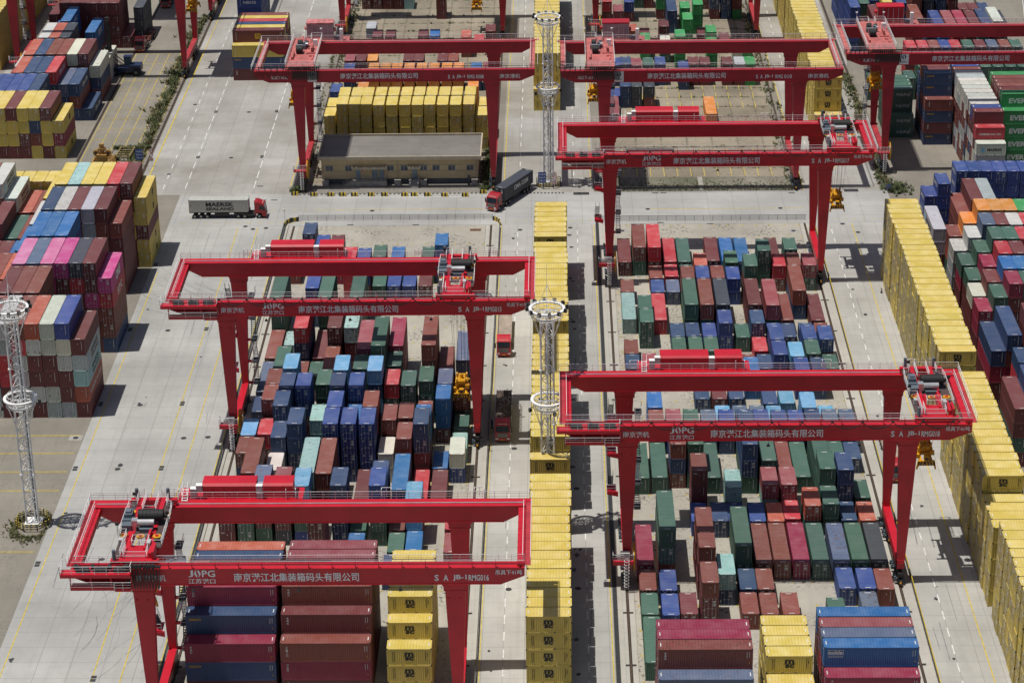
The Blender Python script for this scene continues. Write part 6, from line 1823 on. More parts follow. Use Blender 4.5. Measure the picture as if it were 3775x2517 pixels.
(29.14,342.86,0,20,0,6,100006,100006),
(32.00,342.83,0,20,0,7,200006,100007),
(34.46,355.97,0,20,0,8,6),
(37.32,356.27,0,20,0,9,9),
(40.18,349.27,0,20,0,10,100006,9),
(34.80,349.42,0,20,0,8,100009),
(34.86,342.56,0,20,0,8,100007,100007),
(37.64,342.44,0,20,0,9,100007,100007),
(40.42,342.73,0,20,0,10,100006,100006),
(43.23,342.70,0,20,0,11,100006,100020),
(45.96,342.67,0,20,0,12,100006,100020),
(43.44,349.31,0,20,0,11,100009),
(32.00,349.55,0,20,0,7,100020),
(11.88,329.08,0,40,1,0,5),
(14.77,329.26,0,40,1,1,5),
(17.70,331.12,0,20,0,2,101,6,1),
(20.44,331.09,0,20,0,3,100005,100006,5),
(23.12,329.18,0,40,1,4,5),
(28.86,329.20,0,40,1,6,5,106,6),
(31.84,329.36,0,40,1,7,100005,5),
(23.22,358.00,0,20,0,4,106),
(26.08,358.00,0,20,0,5,100),
(28.94,358.00,0,20,0,6,106),
(20.56,322.19,0,20,0,3,100000,0,24001),
(25.88,321.71,0,20,0,5,100010,10),
(34.66,329.50,0,40,1,8,24001),
(37.32,329.25,0,40,1,9,5),
(40.38,329.50,0,40,1,10,5,5),
(40.28,322.62,0,20,0,10,100005,100005,5),
(43.04,322.25,0,20,0,11,100006,106,6),
(43.37,329.46,0,40,1,11,5),
(46.10,335.90,0,20,0,12,106),
(11.58,302.02,0,40,1,0,103),
(14.69,302.05,0,40,1,1,1,105,5),
(23.42,315.13,0,20,1,4,106),
(20.16,296.83,0,40,1,3,100000,100,1),
(25.93,302.27,0,40,1,5,105,5),
(28.99,302.26,0,40,1,6,101),
(31.70,302.35,0,40,1,7,101),
(20.16,288.39,0,20,0,3,100100,100,1),
(23.02,295.16,0,20,0,4,106,110),
(29.14,315.52,0,20,0,6,107),
(20.30,315.60,0,20,0,3,100007),
(25.90,315.53,0,20,0,5,100007),
(31.60,322.42,0,20,0,7,100010,121),
(34.46,322.42,0,20,0,8,124001,121),
(31.93,315.50,0,20,0,7,4),
(34.46,316.24,0,20,0,8,2),
(37.41,315.65,0,20,0,9,100005,104),
(40.25,316.10,0,20,0,10,100005,5),
(43.04,315.68,0,20,0,11,6),
(45.90,315.65,0,20,0,12,4),
(34.53,302.40,0,40,1,8,103),
(37.37,302.30,0,40,1,9,105),
(40.39,302.27,0,40,1,10,120),
(43.19,302.33,0,40,1,11,105),
(45.98,302.30,0,40,1,12,115),
(45.90,322.88,0,20,0,12,5),
(11.72,295.22,0,20,0,0,101),
(14.65,295.09,0,20,0,1,107),
(11.76,288.41,0,20,0,0,5),
(14.67,288.25,0,20,0,1,7),
(17.34,288.48,0,20,0,2,100),
(26.15,295.29,0,20,0,5,6),
(28.74,295.34,0,20,0,6,101),
(25.99,288.52,0,20,0,5,24001),
(28.74,288.40,0,20,0,6,1),
(31.73,288.38,0,20,0,7,1),
(11.82,275.33,0,40,1,0,5),
(40.37,294.95,0,20,1,10,107),
(43.42,295.45,0,20,0,11,107),
(45.90,294.63,0,20,1,12,1),
(37.72,282.58,0,20,0,9,200020,100005),
(43.14,288.57,0,20,0,11,20),
],
"wall": [
(61.95,348.50,1,20,0,0,201112,101012,101012,201112,101112,1112),
(61.75,351.05,1,20,0,0,201112,101112,101112,201012,101112,1112),
(61.85,353.60,1,20,0,0,201112,101012,201012,101112,101112,1112),
(61.95,356.15,1,20,0,0,201012,201112,201112,101112,101012,1012),
(61.75,358.70,1,20,0,0,201112,201112,101112,101112,101012,1112),
(61.85,361.25,1,20,0,0,201112,201112,101112,101012,101012,1012),
(61.95,363.80,1,20,0,0,201112,101112,101112,101012,101112,1012),
(61.85,366.35,1,20,0,0,201112,101112,101112,101012,101112,1112),
(61.95,368.90,1,20,0,0,101012,101112,101112,101012,101012,1012),
(61.75,371.45,1,20,0,0,101112,101112,101112,101112,101112,1112),
(61.85,374.00,1,20,0,0,101012,101012,101112,101112,101112,1012),
(61.85,376.55,1,20,0,0,101112,101112,101112,101112,101112,1012),
(61.85,379.10,1,20,0,0,101112,101112,101112,101112,101112,1112),
(61.85,381.65,1,20,0,0,101112,101112,101112,101112,101012,1012),
(61.85,384.20,1,20,0,0,101112,101012,101012,101112,101112,1112),
(61.85,386.75,1,20,0,0,101112,101112,101112,101112,101112,1112),
(61.95,389.30,1,20,0,0,101012,101012,101112,101012,101112,1112),
(61.95,391.85,1,20,0,0,101112,101112,101112,101112,101112,1012),
(61.85,394.40,1,20,0,0,101012,101012,101112,101012,101112,1012),
(61.85,396.95,1,20,0,0,101012,101012,101012,101112,101112,1112),
(61.85,399.50,1,20,0,0,101012,101112,101012,101112,101112,101112),
(61.95,402.05,1,20,0,0,101112,101112,101112,101112,101012,1012),
(61.75,404.60,1,20,0,0,101112,101012,101012,101012,101012,1012),
(61.75,407.15,1,20,0,0,101112,101112,101012,101012,101112,1112),
(61.85,409.70,1,20,0,0,101012,101112,101012,101112,101112,1112),
(61.95,412.25,1,20,0,0,101112,101112,101112,101112,101112,101012),
(61.95,414.80,1,20,0,0,101012,101112,101112,101012,101112,1112),
(61.85,305.40,1,20,0,0,101112,101112,101112,101012,101112,1112),
(61.75,307.95,1,20,0,0,101112,101112,101012,101112,101112,1012),
(61.95,310.50,1,20,0,0,101112,101112,101112,101112,101112,1012),
(61.75,313.05,1,20,0,0,101012,101112,101112,101012,101112,1012),
(61.85,315.60,1,20,0,0,101112,101112,101112,101012,101112,1112),
(61.75,318.15,1,20,0,0,101012,101112,101012,101112,101112,1012),
(61.85,320.70,1,20,0,0,101012,101012,101112,101112,101112,1012),
(61.85,323.25,1,20,0,0,101112,101112,101112,101012,101112,1012),
(61.85,325.80,1,20,0,0,101112,101112,101112,101012,101012,101112),
(61.95,328.35,1,20,0,0,101012,101112,101112,101012,201112,1112),
(61.85,330.90,1,20,0,0,101112,101112,101012,101012,101012,101112),
(61.85,333.45,1,20,0,0,101112,101012,101112,201112,201112,101012),
(61.85,336.00,1,20,0,0,101112,101112,101112,201012,201112,101112),
(61.85,338.55,1,20,0,0,101112,101012,201012,201112,201112,1012),
(61.75,294.60,1,20,0,0,101112,101112,101012,101012,1112),
(61.85,297.15,1,20,0,0,101012,101112,101112,101112,1112),
(61.75,299.70,1,20,0,0,101112,101112,101112,101012,1012),
(61.75,302.25,1,20,0,0,101112,101112,101012,101112,1012),
(61.85,271.50,1,20,0,0,101112,101112,101012,101012,101112,101112),
(61.75,274.05,1,20,0,0,101112,101112,101012,101012,101112,101112),
(61.75,276.60,1,20,0,0,101012,101112,101012,101112,101012,101112),
(61.85,279.15,1,20,0,0,101112,101012,101012,101112,101012,101112),
(61.85,281.70,1,20,0,0,101112,101112,101112,101112,101112,1112),
(61.85,284.25,1,20,0,0,101112,101012,101112,101112,101112,1112),
(61.75,286.80,1,20,0,0,101112,101112,101012,101112,101112,1112),
(61.85,289.35,1,20,0,0,101112,101012,101112,101112,101112,1112),
(61.95,258.00,1,20,0,0,201112,201112,201112,201112),
(61.85,260.55,1,20,0,0,201112,201112,201112,201112),
(61.85,263.10,1,20,0,0,201112,201112,201112,201012),
(61.85,265.65,1,20,0,0,201112,201112,201112,201112),
(61.85,268.20,1,20,0,0,201112,101112,101112,101012),
],
"wall2": [
(57.10,495.20,1,20,0,0,201012,101012),
(57.06,497.90,1,20,0,0,201012,101012,1012,1012,1012),
(56.96,500.46,1,20,0,0,101012,101012,101012,101012,101012),
(56.99,503.02,1,20,0,0,101012,101012,101012,101012,201012),
(56.95,505.58,1,20,0,0,101012,101012,101012,101012,101012),
(57.10,508.14,1,20,0,0,101012,201012,101012,101012,101012),
(56.91,510.70,1,20,0,0,101012,101012,101012,201012,101012),
(57.04,513.26,1,20,0,0,201012,101012,201012,201012,101012),
(57.01,515.82,1,20,0,0,101012,201012,201012,101012,101012),
(57.03,518.38,1,20,0,0,201012,201012,201012,101012,101012),
(57.02,520.94,1,20,0,0,201012,201012,201012,101012,101012),
(57.08,523.50,1,20,0,0,201012,201012,101012,101012,201012),
(57.04,526.06,1,20,0,0,201012,201012,101012,101012,101012),
(57.04,528.62,1,20,0,0,201012,101012,101012,101012,101012),
(56.94,531.18,1,20,0,0,201012,101012,101012,101012,101012),
(56.97,533.74,1,20,0,0,201012,101012,201012,201012,101012),
(56.91,536.30,1,20,0,0,201012,201012,201012,101012,101012),
(57.10,538.86,1,20,0,0,201012,201012,201012,201012,101012),
(56.99,541.42,1,20,0,0,201012,201012,201012,101012,101012),
(57.06,543.98,1,20,0,0,201012,201012,101012,101012,101012),
(56.94,546.54,1,20,0,0,201012,201012,101012,101012,101012),
(56.94,549.10,1,20,0,0,201012,201012,101012,101012,101012),
(56.91,551.66,1,20,0,0,201012,101012,101012,101012,101012),
(57.02,554.22,1,20,0,0,201012,201012,201012,101012,101012),
(57.05,556.78,1,20,0,0,201012,101012,101012,101012,101012),
(56.95,559.34,1,20,0,0,201012,101012,101012,101012,101012),
(56.99,561.90,1,20,0,0,101012,101012,201012,101012,101012),
(56.99,564.46,1,20,0,0,101012,101012,101012,101012,201012),
(57.04,567.02,1,20,0,0,101012,101012,101012,201012,201012),
(56.93,569.58,1,20,0,0,101012,101012,101012,101012,201012),
(56.91,572.14,1,20,0,0,101012,101012,101012,101012,201012),
(57.07,574.70,1,20,0,0,201012,101012,101012,201012,201012),
(57.07,577.26,1,20,0,0,101012,101012,101012,201012,201012),
(57.01,579.82,1,20,0,0,101012,101012,101012,201012,201012),
(57.09,582.38,1,20,0,0,101012,101012,201012,201012,201012),
(57.04,584.94,1,20,0,0,101012,101012,201012,201012,201012),
(56.95,587.50,1,20,0,0,101012,101012,201012,201012,201012),
(57.06,590.06,1,20,0,0,201012,101012,201012,201012,201012),
(56.92,592.62,1,20,0,0,101012,201012,201012,201012,201012),
(56.99,595.18,1,20,0,0,101012,201012,201012,201012,201012),
(57.04,597.74,1,20,0,0,201012,201012,201012,201012,201012),
],
"wall3": [
(-141.10,548.00,1,20,0,0,100012,100012,100112,200112,200012),
(-141.10,550.56,1,20,0,0,100012,100112,100112,100112,100112),
(-141.10,553.12,1,20,0,0,100012,100112,100012,100012,100012),
(-141.10,555.68,1,20,0,0,100012,100012,100112,100012,100012),
(-141.10,558.24,1,20,0,0,100112,100012,100012,100012,100012),
(-141.10,560.80,1,20,0,0,100012,100112,100112,100112,100112),
(-141.10,563.36,1,20,0,0,200012,200012,200112,200112,100012),
(-141.10,565.92,1,20,0,0,200112,200012,200112,200112,200012),
(-141.10,568.48,1,20,0,0,100012,100012,200012,200112,200112),
(-141.10,571.04,1,20,0,0,100012,100112,100012,100012,200112),
(-141.10,573.60,1,20,0,0,100012,100012,100112,100012,200112),
(-141.10,576.16,1,20,0,0,100012,100012,100112,100112,200012),
(-141.10,578.72,1,20,0,0,100112,100012,100112,100112,200112),
(-141.10,581.28,1,20,0,0,100012,100012,100112,200012,200012),
(-141.10,583.84,1,20,0,0,200112,200012,200112,200112,200012),
(-141.10,586.40,1,20,0,0,200012,200112,200012,200112,200012),
(-141.10,588.96,1,20,0,0,100112,100112,200112,200112,200012),
(-141.10,591.52,1,20,0,0,100012,100012,200012,200012,200012),
(-141.10,594.08,1,20,0,0,100112,100112,200112,200012,200012),
(-141.10,596.64,1,20,0,0,100112,100012,200112,200012,200012),
(-141.10,599.20,1,20,0,0,100012,200012,200112,200112,200012),
(-141.10,601.76,1,20,0,0,100012,200012,200112,200012,200012),
(-141.10,604.32,1,20,0,0,100112,200012,200112,200112,200112),
(-141.10,606.88,1,20,0,0,200112,200112,200012,200112,200112),
(-141.10,609.44,1,20,0,0,200112,200012,200012,200112,200012),
(-141.10,612.00,1,20,0,0,200112,200012,200012,200012,200112),
(-141.10,614.56,1,20,0,0,200012,200012,200012,200012,200012),
(-141.10,617.12,1,20,0,0,200012,200112,200112,200112,200112),
(-141.10,619.68,1,20,0,0,200112,200112,200012,200112,200012),
(-141.10,622.24,1,20,0,0,200012,200012,200112,200112,200012),
(-141.10,624.80,1,20,0,0,200012,200012,200112,200112,200112),
(-141.10,627.36,1,20,0,0,200012,200012,200112,200112,200012),
(-141.10,629.92,1,20,0,0,200012,200112,200012,200112,200012),
(-141.10,632.48,1,20,0,0,200012,200012,200112,200112,200112),
(-141.10,635.04,1,20,0,0,200112,200012,200012,200012,200112),
(-141.10,637.60,1,20,0,0,200112,200112,200012,200112,200012),
],
"yardF": [
(-109.75,485.30,0,40,1,0,18112,103,18112),
(-112.25,485.30,0,40,1,1,0,12,12,100),
(-114.75,485.30,0,40,1,2,12,1,6,112),
(-117.25,485.28,0,40,1,3,0,100,12,12),
(-119.75,485.28,0,40,1,4,0,12,12,0),
(-122.25,485.28,0,40,1,5,100000,100012,100012,112),
(-124.75,485.28,0,40,1,6,200000,200000,200012,100012),
(-127.25,485.28,0,40,1,7,200000,200000,200012,200012),
(-117.25,497.52,0,40,1,3,200006,200001,100006,19006),
(-119.75,497.52,0,40,1,4,200000,200001,200006,7),
(-122.25,497.52,0,40,1,5,200000,200006,200006,7),
(-124.75,497.52,0,40,1,6,200006,200000,200000,7),
(-127.25,497.52,0,40,1,7,200006,200000,200000,100007),
(-108.38,510.30,0,40,1,-0.55,20006),
(-110.88,510.30,0,40,1,0.45,100006,1,20006),
(-113.38,510.30,0,40,1,1.45,200006,100006,20),
(-115.88,510.30,0,40,1,2.45,200006,200000,100006,20002),
(-118.38,510.30,0,40,1,3.45,200000,200006,200000,20006),
(-120.88,510.30,0,40,1,4.45,200000,200001,200000,20006),
(-123.38,510.30,0,40,1,5.45,200001,200000,200006,4),
(-125.88,510.30,0,40,1,6.45,200000,200000,100001),
(-108.50,523.80,0,40,1,-0.5,0,6,119),
(-111.00,523.80,0,40,1,0.5,200000,100001,100000,100),
(-113.50,523.80,0,40,1,1.5,200000,200000,100001,119),
(-116.00,523.80,0,40,1,2.5,200000,200000,100001,1),
(-118.50,523.80,0,40,1,3.5,200000,200001,200000,1),
(-121.00,523.80,0,40,1,4.5,200000,200001,200000,6),
(-123.50,523.80,0,40,1,5.5,200000,200000,200001,4),
(-126.00,523.80,0,40,1,6.5,200000,200001,100011),
(-109.00,536.90,0,40,1,-0.3,100011,19),
(-117.75,536.90,0,40,1,3.2,200001,200000,100000,15),
(-120.25,536.90,0,40,1,4.2,200000,200001,200000,4),
(-122.75,536.90,0,40,1,5.2,200000,200001,200000,11),
(-114.25,550.20,0,40,1,1.8,100000,100006,17008),
(-120.00,550.20,0,40,1,4.1,200000,100000,117008,17008),
(-122.50,550.20,0,40,1,5.1,200000,200000,117008),
(-108.31,565.20,0,40,1,-0.55,100),
(-110.77,565.20,0,40,1,0.35,100000,100,0,0),
(-113.24,565.20,0,40,1,1.35,100000,100000,100000,0),
(-115.72,565.20,0,40,1,2.35,200000,200000,100000,0),
(-118.19,565.20,0,40,1,3.35,100000,100000,100000,0),
(-120.66,565.20,0,40,1,4.35,200000,200000,200000,100000),
(-123.13,565.20,0,40,1,5.35,200000,200000,100000,0),
(-126.00,565.20,0,40,1,6.5,200000,200000,0),
(-105.84,571.00,0,40,1,-1.4,15,15,15),
],
"yardL": [
(-81.45,357.50,0,40,1,0,0,13004,14010,14016,0),
(-83.95,357.50,0,40,1,1,16,0,0,11,19,7),
(-86.45,357.50,0,40,1,2,16,11,0,0,11,11),
(-88.95,357.50,0,40,1,3,0,11,0,0,11,4),
(-91.45,357.50,0,40,1,4,100011,100011,11,100011,2,1),
(-93.95,357.50,0,40,1,5,100000,100000,2,2,16,11),
(-96.45,357.50,0,40,1,6,100011,100016,100006,200000,200016,100001),
(-98.95,357.50,0,40,1,7,200000,200000,200016,200006,200001,200000),
(-91.45,370.60,0,40,1,4,200000,200011,200000,200016,100000,1),
(-93.95,370.60,0,40,1,5,200000,200016,200011,200000,200000,1),
(-96.45,370.60,0,40,1,6,200000,200016,200001,200000,200011,0),
(-98.95,370.60,0,40,1,7,200016,200000,200011,200000,100001),
(-101.45,370.60,0,40,1,8,200000,200001,200000,200000,200011),
(-81.45,383.70,0,40,1,0,6,101,101,17102,16118),
(-83.95,383.70,0,40,1,1,100000,100101,100101,118,100,100),
(-86.45,383.70,0,40,1,2,200000,200001,100100,100100,102,115),
(-88.95,383.70,0,40,1,3,200000,200000,200001,100100,100,118),
(-91.45,383.70,0,40,1,4,200006,200000,200001,100100,100118,117),
(-93.95,383.70,0,40,1,5,200000,200000,200001,200000,200017,20),
(-96.45,383.70,0,40,1,6,200000,200000,200018,200001,200000,17),
(-98.95,383.70,0,40,1,7,200000,200000,200001,200000,100004),
(-101.45,383.70,0,40,1,8,200000,200001,200000,200000,1),
(-103.95,383.70,0,40,1,9,200000,200001,200000,200012),
(-91.45,396.80,0,40,1,4,200000,200006,200006,200008,100007,8),
(-93.95,396.80,0,40,1,5,200000,200000,200006,200007,200008,8),
(-96.45,396.80,0,40,1,6,200000,200008,200006,200000,200007,8),
(-98.95,396.80,0,40,1,7,200000,200008,200001,200000,100008),
(-101.45,396.80,0,40,1,8,200000,200001,200000,100008),
(-103.95,396.80,0,40,1,9,200000,200000,200001,0),
(-106.45,396.80,0,40,1,10,200000,200000,200001,100000),
(-83.95,409.90,0,40,1,1,0,0,0,0,1),
(-86.45,409.90,0,40,1,2,200000,200000,200001,100000,1,0),
(-88.95,409.90,0,40,1,3,200000,200000,200001,200020,16,16),
(-91.45,409.90,0,40,1,4,200000,200001,200000,200000,100001,0),
(-93.95,409.90,0,40,1,5,200000,200001,200000,200000,200001,11),
(-96.45,409.90,0,40,1,6,200000,200000,200000,200001,200000,6),
(-98.95,409.90,0,40,1,7,200000,200000,200001,200000,100011),
(-101.45,409.90,0,40,1,8,200001,200000,200000,100001),
(-103.95,409.90,0,40,1,9,200000,200001,200000,5),
(-106.45,409.90,0,40,1,10,200000,200001,200000,100001,0),
(-108.95,409.90,0,40,1,11,200000,200000,200001,200000),
(-81.45,423.30,0,40,1,0,18112,18112,100,18112,18112),
(-83.95,423.30,0,40,1,1,100000,100000,100012,100012,100000,100),
(-86.45,423.30,0,40,1,2,200000,200012,200000,200000,100012,2),
(-88.95,423.30,0,40,1,3,200000,200012,200000,200000,200012,12),
(-91.45,423.30,0,40,1,4,200000,200012,200012,200000,200000,12),
(-93.95,423.30,0,40,1,5,200000,200012,200000,200000,200012,10),
(-96.45,423.30,0,40,1,6,200000,200012,200000,200000,200012,12),
(-98.95,423.30,0,40,1,7,200000,200012,200000,200012,100012),
(-101.45,423.30,0,40,1,8,200001,200000,200000,100001),
(-103.95,423.30,0,40,1,9,200000,200000,200001,4),
(-106.45,423.30,0,40,1,10,200000,200000,200000,100001,14011),
(-108.95,423.30,0,40,1,11,200000,200000,200000,200000,100001,14011),
(-111.45,423.30,0,40,1,12,200000,200000,200000,200000,200011,100001),
(-88.95,436.60,0,20,0,3,200112,200012,200012,200012,200012),
(-91.45,436.60,0,20,0,4,200112,200012,200112,200012,200012),
(-93.95,436.60,0,20,0,5,200012,200112,200012,200012,200112),
(-96.45,436.60,0,20,0,6,200012,200012,200012,200112,200012),
(-98.95,436.60,0,20,0,7,200012,200012,200112,200112,200112),
(-101.45,436.60,0,20,0,8,200112,200012,200112,200112,100112),
(-103.95,436.60,0,20,0,9,200012,200012,200012,200012,112),
(-106.45,436.60,0,20,0,10,200012,200012,200112,200112,100112),
(-108.95,436.60,0,20,0,11,200112,200012,200112,200112,100112),
(-111.45,436.60,0,20,0,12,200112,200112,200012,200012,200112),
(-113.95,436.60,0,20,0,13,200112,200012,200112,200012,200012),
],
"yardR": [
(78.98,438.58,0,20,0,2,223007,223007,123107,123007,23107),
(81.48,438.53,0,20,0,3,200007,200007,200107,200007,7),
(84.00,438.48,0,20,0,4,200007,200007,200007,100007,7),
(86.47,438.43,0,20,0,5,200007,200007,100007,100007,107),
(89.02,438.38,0,20,0,6,200007,200007,100007,100007,7),
(91.58,438.32,0,20,0,7,200007,200007,100007,100007,100007),
(74.32,431.66,0,20,0,1,223007,123007,123007,123007,23007),
(71.86,431.73,0,20,0,0,223007,223007,123007,23007),
(79.27,422.55,0,40,0,1.5,200000,200000,200000,100000,0),
(81.74,422.60,0,40,0,2.5,200000,200000,200000,200000,22016),
(76.79,421.41,0,40,0,1,200000,100000,100000,1),
(71.00,414.53,0,40,0,0,200000,100000,22016,22016),
(78.41,410.92,0,20,0,2,200000,200000,200000,200000,100014,14),
(80.88,410.87,0,20,0,3,200000,200000,200000,200000,200014,100114),
(83.35,410.82,0,20,0,4,200000,200000,200000,200000,200014,100014),
(87.18,417.36,0,20,0,5,200000,200000,200000,200014,100013),
(75.93,410.91,0,20,0,1,200000,200000,200000,100014,14),
(78.12,403.80,0,20,0,2,200000,200000,200000,200000,100020,20),
(80.60,403.75,0,20,0,3,200000,200000,200000,200000,200000,0),
(83.07,403.71,0,20,0,4,200000,200000,200000,200000,200000,11),
(85.54,403.66,0,20,0,5,200000,200000,200000,200000,200000,100002),
(75.65,403.83,0,20,0,1,200000,200000,200000,100011,11),
(73.18,403.86,0,20,0,0,100000,100016,100016,11),
(73.47,410.88,0,20,0,0,100000,100005,100004,1),
(78.68,396.84,0,20,0,2,200000,200000,200000,200000,100005,5),
(81.16,396.80,0,20,0,3,200000,200000,200000,200000,200005,5),
(83.63,396.75,0,20,0,4,200000,200000,200000,200000,200000,100002),
(76.13,396.76,0,20,0,1,200000,200000,200000,100005,5),
(73.57,396.87,0,20,0,0,100000,100000,100003,5),
(78.75,389.86,0,20,0,2,200000,200000,200000,200000,100000,2),
(81.34,389.82,0,20,0,3,200000,200000,200000,200000,200000,0),
(76.20,389.99,0,20,0,1,200000,200000,200000,100000,3),
(73.72,389.95,0,20,0,0,100000,100000,100000,5),
(78.25,382.93,0,20,0,2,200000,200000,200000,200000,100000,8),
(80.73,382.89,0,20,0,3,200000,200000,200000,200000,200000,100008),
(75.68,383.00,0,20,0,1,200000,200000,200000,200000,0),
(73.21,382.83,0,20,0,0,200000,100000,100000,19),
(78.14,376.07,0,20,0,2,200000,200000,200000,100000,100000,3),
(80.61,376.03,0,20,0,3,200000,200000,200000,200000,100000,100005),
(75.66,376.21,0,20,0,1,200000,200000,200000,100005,5),
(73.19,376.20,0,20,0,0,100000,100000,100003,103),
(72.09,357.13,0,40,1,0,100000,0,3,6),
(74.56,357.05,0,40,1,1,200000,200000,100003,100000,6),
(77.70,351.80,0,40,1,2,200000,200000,200000,100000,100000,100000),
(75.20,349.66,0,20,0,2,200000,200005,100005,100002,6),
(75.13,343.02,0,20,0,2,200000,200005,200005,100006,100006),
(72.63,337.79,0,40,0,1,100000,5,0,0),
]}
# ------------------------------------------------------------------ shipping containers
W = 2.438
def corr(lo, hi, period, depth):
    """trapezoid profile: list of (t, offset)"""
    n = max(1, round((hi - lo)/period)); p = (hi - lo)/n
    out = []
    for i in range(n):
        a = lo + i*p
        out += [(a, 0.0), (a + 0.28*p, 0.0), (a + 0.5*p, -depth), (a + 0.78*p, -depth)]
    out.append((hi, 0.0))
    return out

def cont_parts(L, h, end, logo='.'):
    """body, roof, door (or None); local: x -W/2..W/2, y 0..L, z 0..h, camera-side end at y=0"""
    hw = W/2
    b = MB()
    # frame: posts, rails
    for sx in (-1, 1):
        x0, x1 = sorted((sx*hw, sx*(hw - 0.16)))
        for y0 in (0.0, L - 0.16): b.box(x0, x1, y0, y0 + 0.16, 0.0, h - 0.10)
        x0, x1 = sorted((sx*hw, sx*(hw - 0.07)))
        b.box(x0, x1, 0.16, L - 0.16, 0.0, 0.15)
        b.box(x0, x1, 0.0, L, h - 0.10, h - 0.012)
    for y0 in (0.0, L - 0.10):
        b.box(-hw + 0.16, hw - 0.16, y0, y0 + 0.10, 0.0, 0.14)
        b.box(-hw + 0.07, hw - 0.07, y0, y0 + 0.10, h - 0.12, h - 0.012)
    b.poly([(-hw, 0.05, 0.03), (-hw, L - 0.05, 0.03), (hw, L - 0.05, 0.03), (hw, 0.05, 0.03)])
    # long sides
    prof = corr(0.16, L - 0.16, 0.28, 0.05)
    for sx in (-1, 1):
        xo = hw - 0.012
        n = len(b.v)
        for t, d in prof:
            b.v.append((sx*(xo + d), t, 0.15)); b.v.append((sx*(xo + d), t, h - 0.10))
        for i in range(len(prof) - 1):
            a = n + 2*i
            b.f.append((a, a + 2, a + 3, a + 1) if sx > 0 else (a, a + 1, a + 3, a + 2)); b.m.append(0)
    # blank ends
    pe = corr(-hw + 0.16, hw - 0.16, 0.25, 0.05)
    for yy, sg in ((0.012, -1), (L - 0.012, 1)):
        if sg < 0 and end == 'd': continue
        n = len(b.v)
        for t, d in pe:
            b.v.append((t, yy - sg*(-d) if sg > 0 else yy - d, 0.14)); b.v.append((t, yy + d if sg > 0 else yy - d, h - 0.12))
        for i in range(len(pe) - 1):
            a = n + 2*i
            b.f.append((a, a + 2, a + 3, a + 1) if sg < 0 else (a, a + 1, a + 3, a + 2)); b.m.append(0)
    # corner castings
    for sx in (-1, 1):
        for y0 in (-0.004, L - 0.174):
            x0, x1 = sorted((sx*(hw + 0.004), sx*(hw - 0.158)))
            b.box(x0, x1, y0, y0 + 0.178, h - 0.118, h + 0.004, 1)
            b.box(x0, x1, y0, y0 + 0.178, -0.002, 0.116, 1)
    if L < 8:
        for y0 in (2.0, 3.7):
            for sx in (-1, 1):
                x0, x1 = sorted((sx*(hw + 0.004), sx*(hw - 0.05)))
                b.box(x0, x1, y0, y0 + 0.36, 0.02, 0.13, 1)
    if end == 'w':                      # the number column and plate on a blank end
        b.box(hw - 0.62, hw - 0.57, -0.01, 0.012, 0.9, h - 0.35, 2)
        b.box(0.0 - 0.06, 0.06, -0.01, 0.012, h - 0.9, h - 0.8, 2)
    decorate(b, L, h, logo)
    # roof
    r = MB()
    rp = corr(0.10, L - 0.10, 0.42, 0.03)
    n = len(r.v)
    for t, d in rp:
        r.v.append((-hw + 0.07, t, h - 0.015 + d)); r.v.append((hw - 0.07, t, h - 0.015 + d))
    for i in range(len(rp) - 1):
        a = n + 2*i
        r.f.append((a, a + 1, a + 3, a + 2)); r.m.append(0)
    for y0 in (0.28, L - 0.42):
        r.box(-0.42, 0.42, y0, y0 + 0.12, h - 0.012, h - 0.004, 2)
    # door
    d = None
    if end == 'd':
        d = MB()
        for sx in (-1, 1):
            x0, x1 = sorted((sx*0.012, sx*(hw - 0.16)))
            d.box(x0, x1, 0.03, 0.075, 0.14, h - 0.12)
            nb = 5
            hh = (h - 0.40)/nb
            for k in range(nb):
                z0 = 0.20 + k*hh
                d.box(x0 + 0.06, x1 - 0.06, 0.012, 0.03, z0 + 0.05, z0 + hh - 0.05)
            for fx in (0.24, 0.72):
                xx = sx*(0.05 + fx*(hw - 0.2))
                d.tube((xx, -0.02, 0.10), (xx, -0.02, h - 0.08), 0.026, 4, 3)
                d.box(xx - 0.06, xx + 0.06, -0.035, 0.03, 0.07, 0.15, 3); d.box(xx - 0.06, xx + 0.06, -0.035, 0.03, h - 0.15, h - 0.07, 3)
                d.box(xx - 0.05, xx + 0.05, -0.035, 0.03, 0.85, 0.95, 3)
            d.box(sx*0.30 - 0.2, sx*0.30 + 0.2, -0.04, -0.01, 0.97, 1.02, 3)
            for k in range(4):
                zz = 0.35 + k*(h - 0.7)/3
                d.box(sx*(hw - 0.2) - 0.05, sx*(hw - 0.2) + 0.05, -0.01, 0.03, zz - 0.06, zz + 0.06, 1)
        for i, (z, w_) in enumerate(((0.42, 0.52), (0.56, 0.34), (0.80, 0.46), (0.92, 0.46), (1.04, 0.46), (1.16, 0.40))):
            d.box(0.32, 0.32 + w_, -0.004, 0.012, h - z - 0.07, h - z, 2)
        d.box(-0.80, -0.42, -0.004, 0.012, h - 0.52, h - 0.36, 2)
        d.box(-0.92, -0.80, -0.004, 0.012, 0.62, 0.78, 2)
    return b, r, d

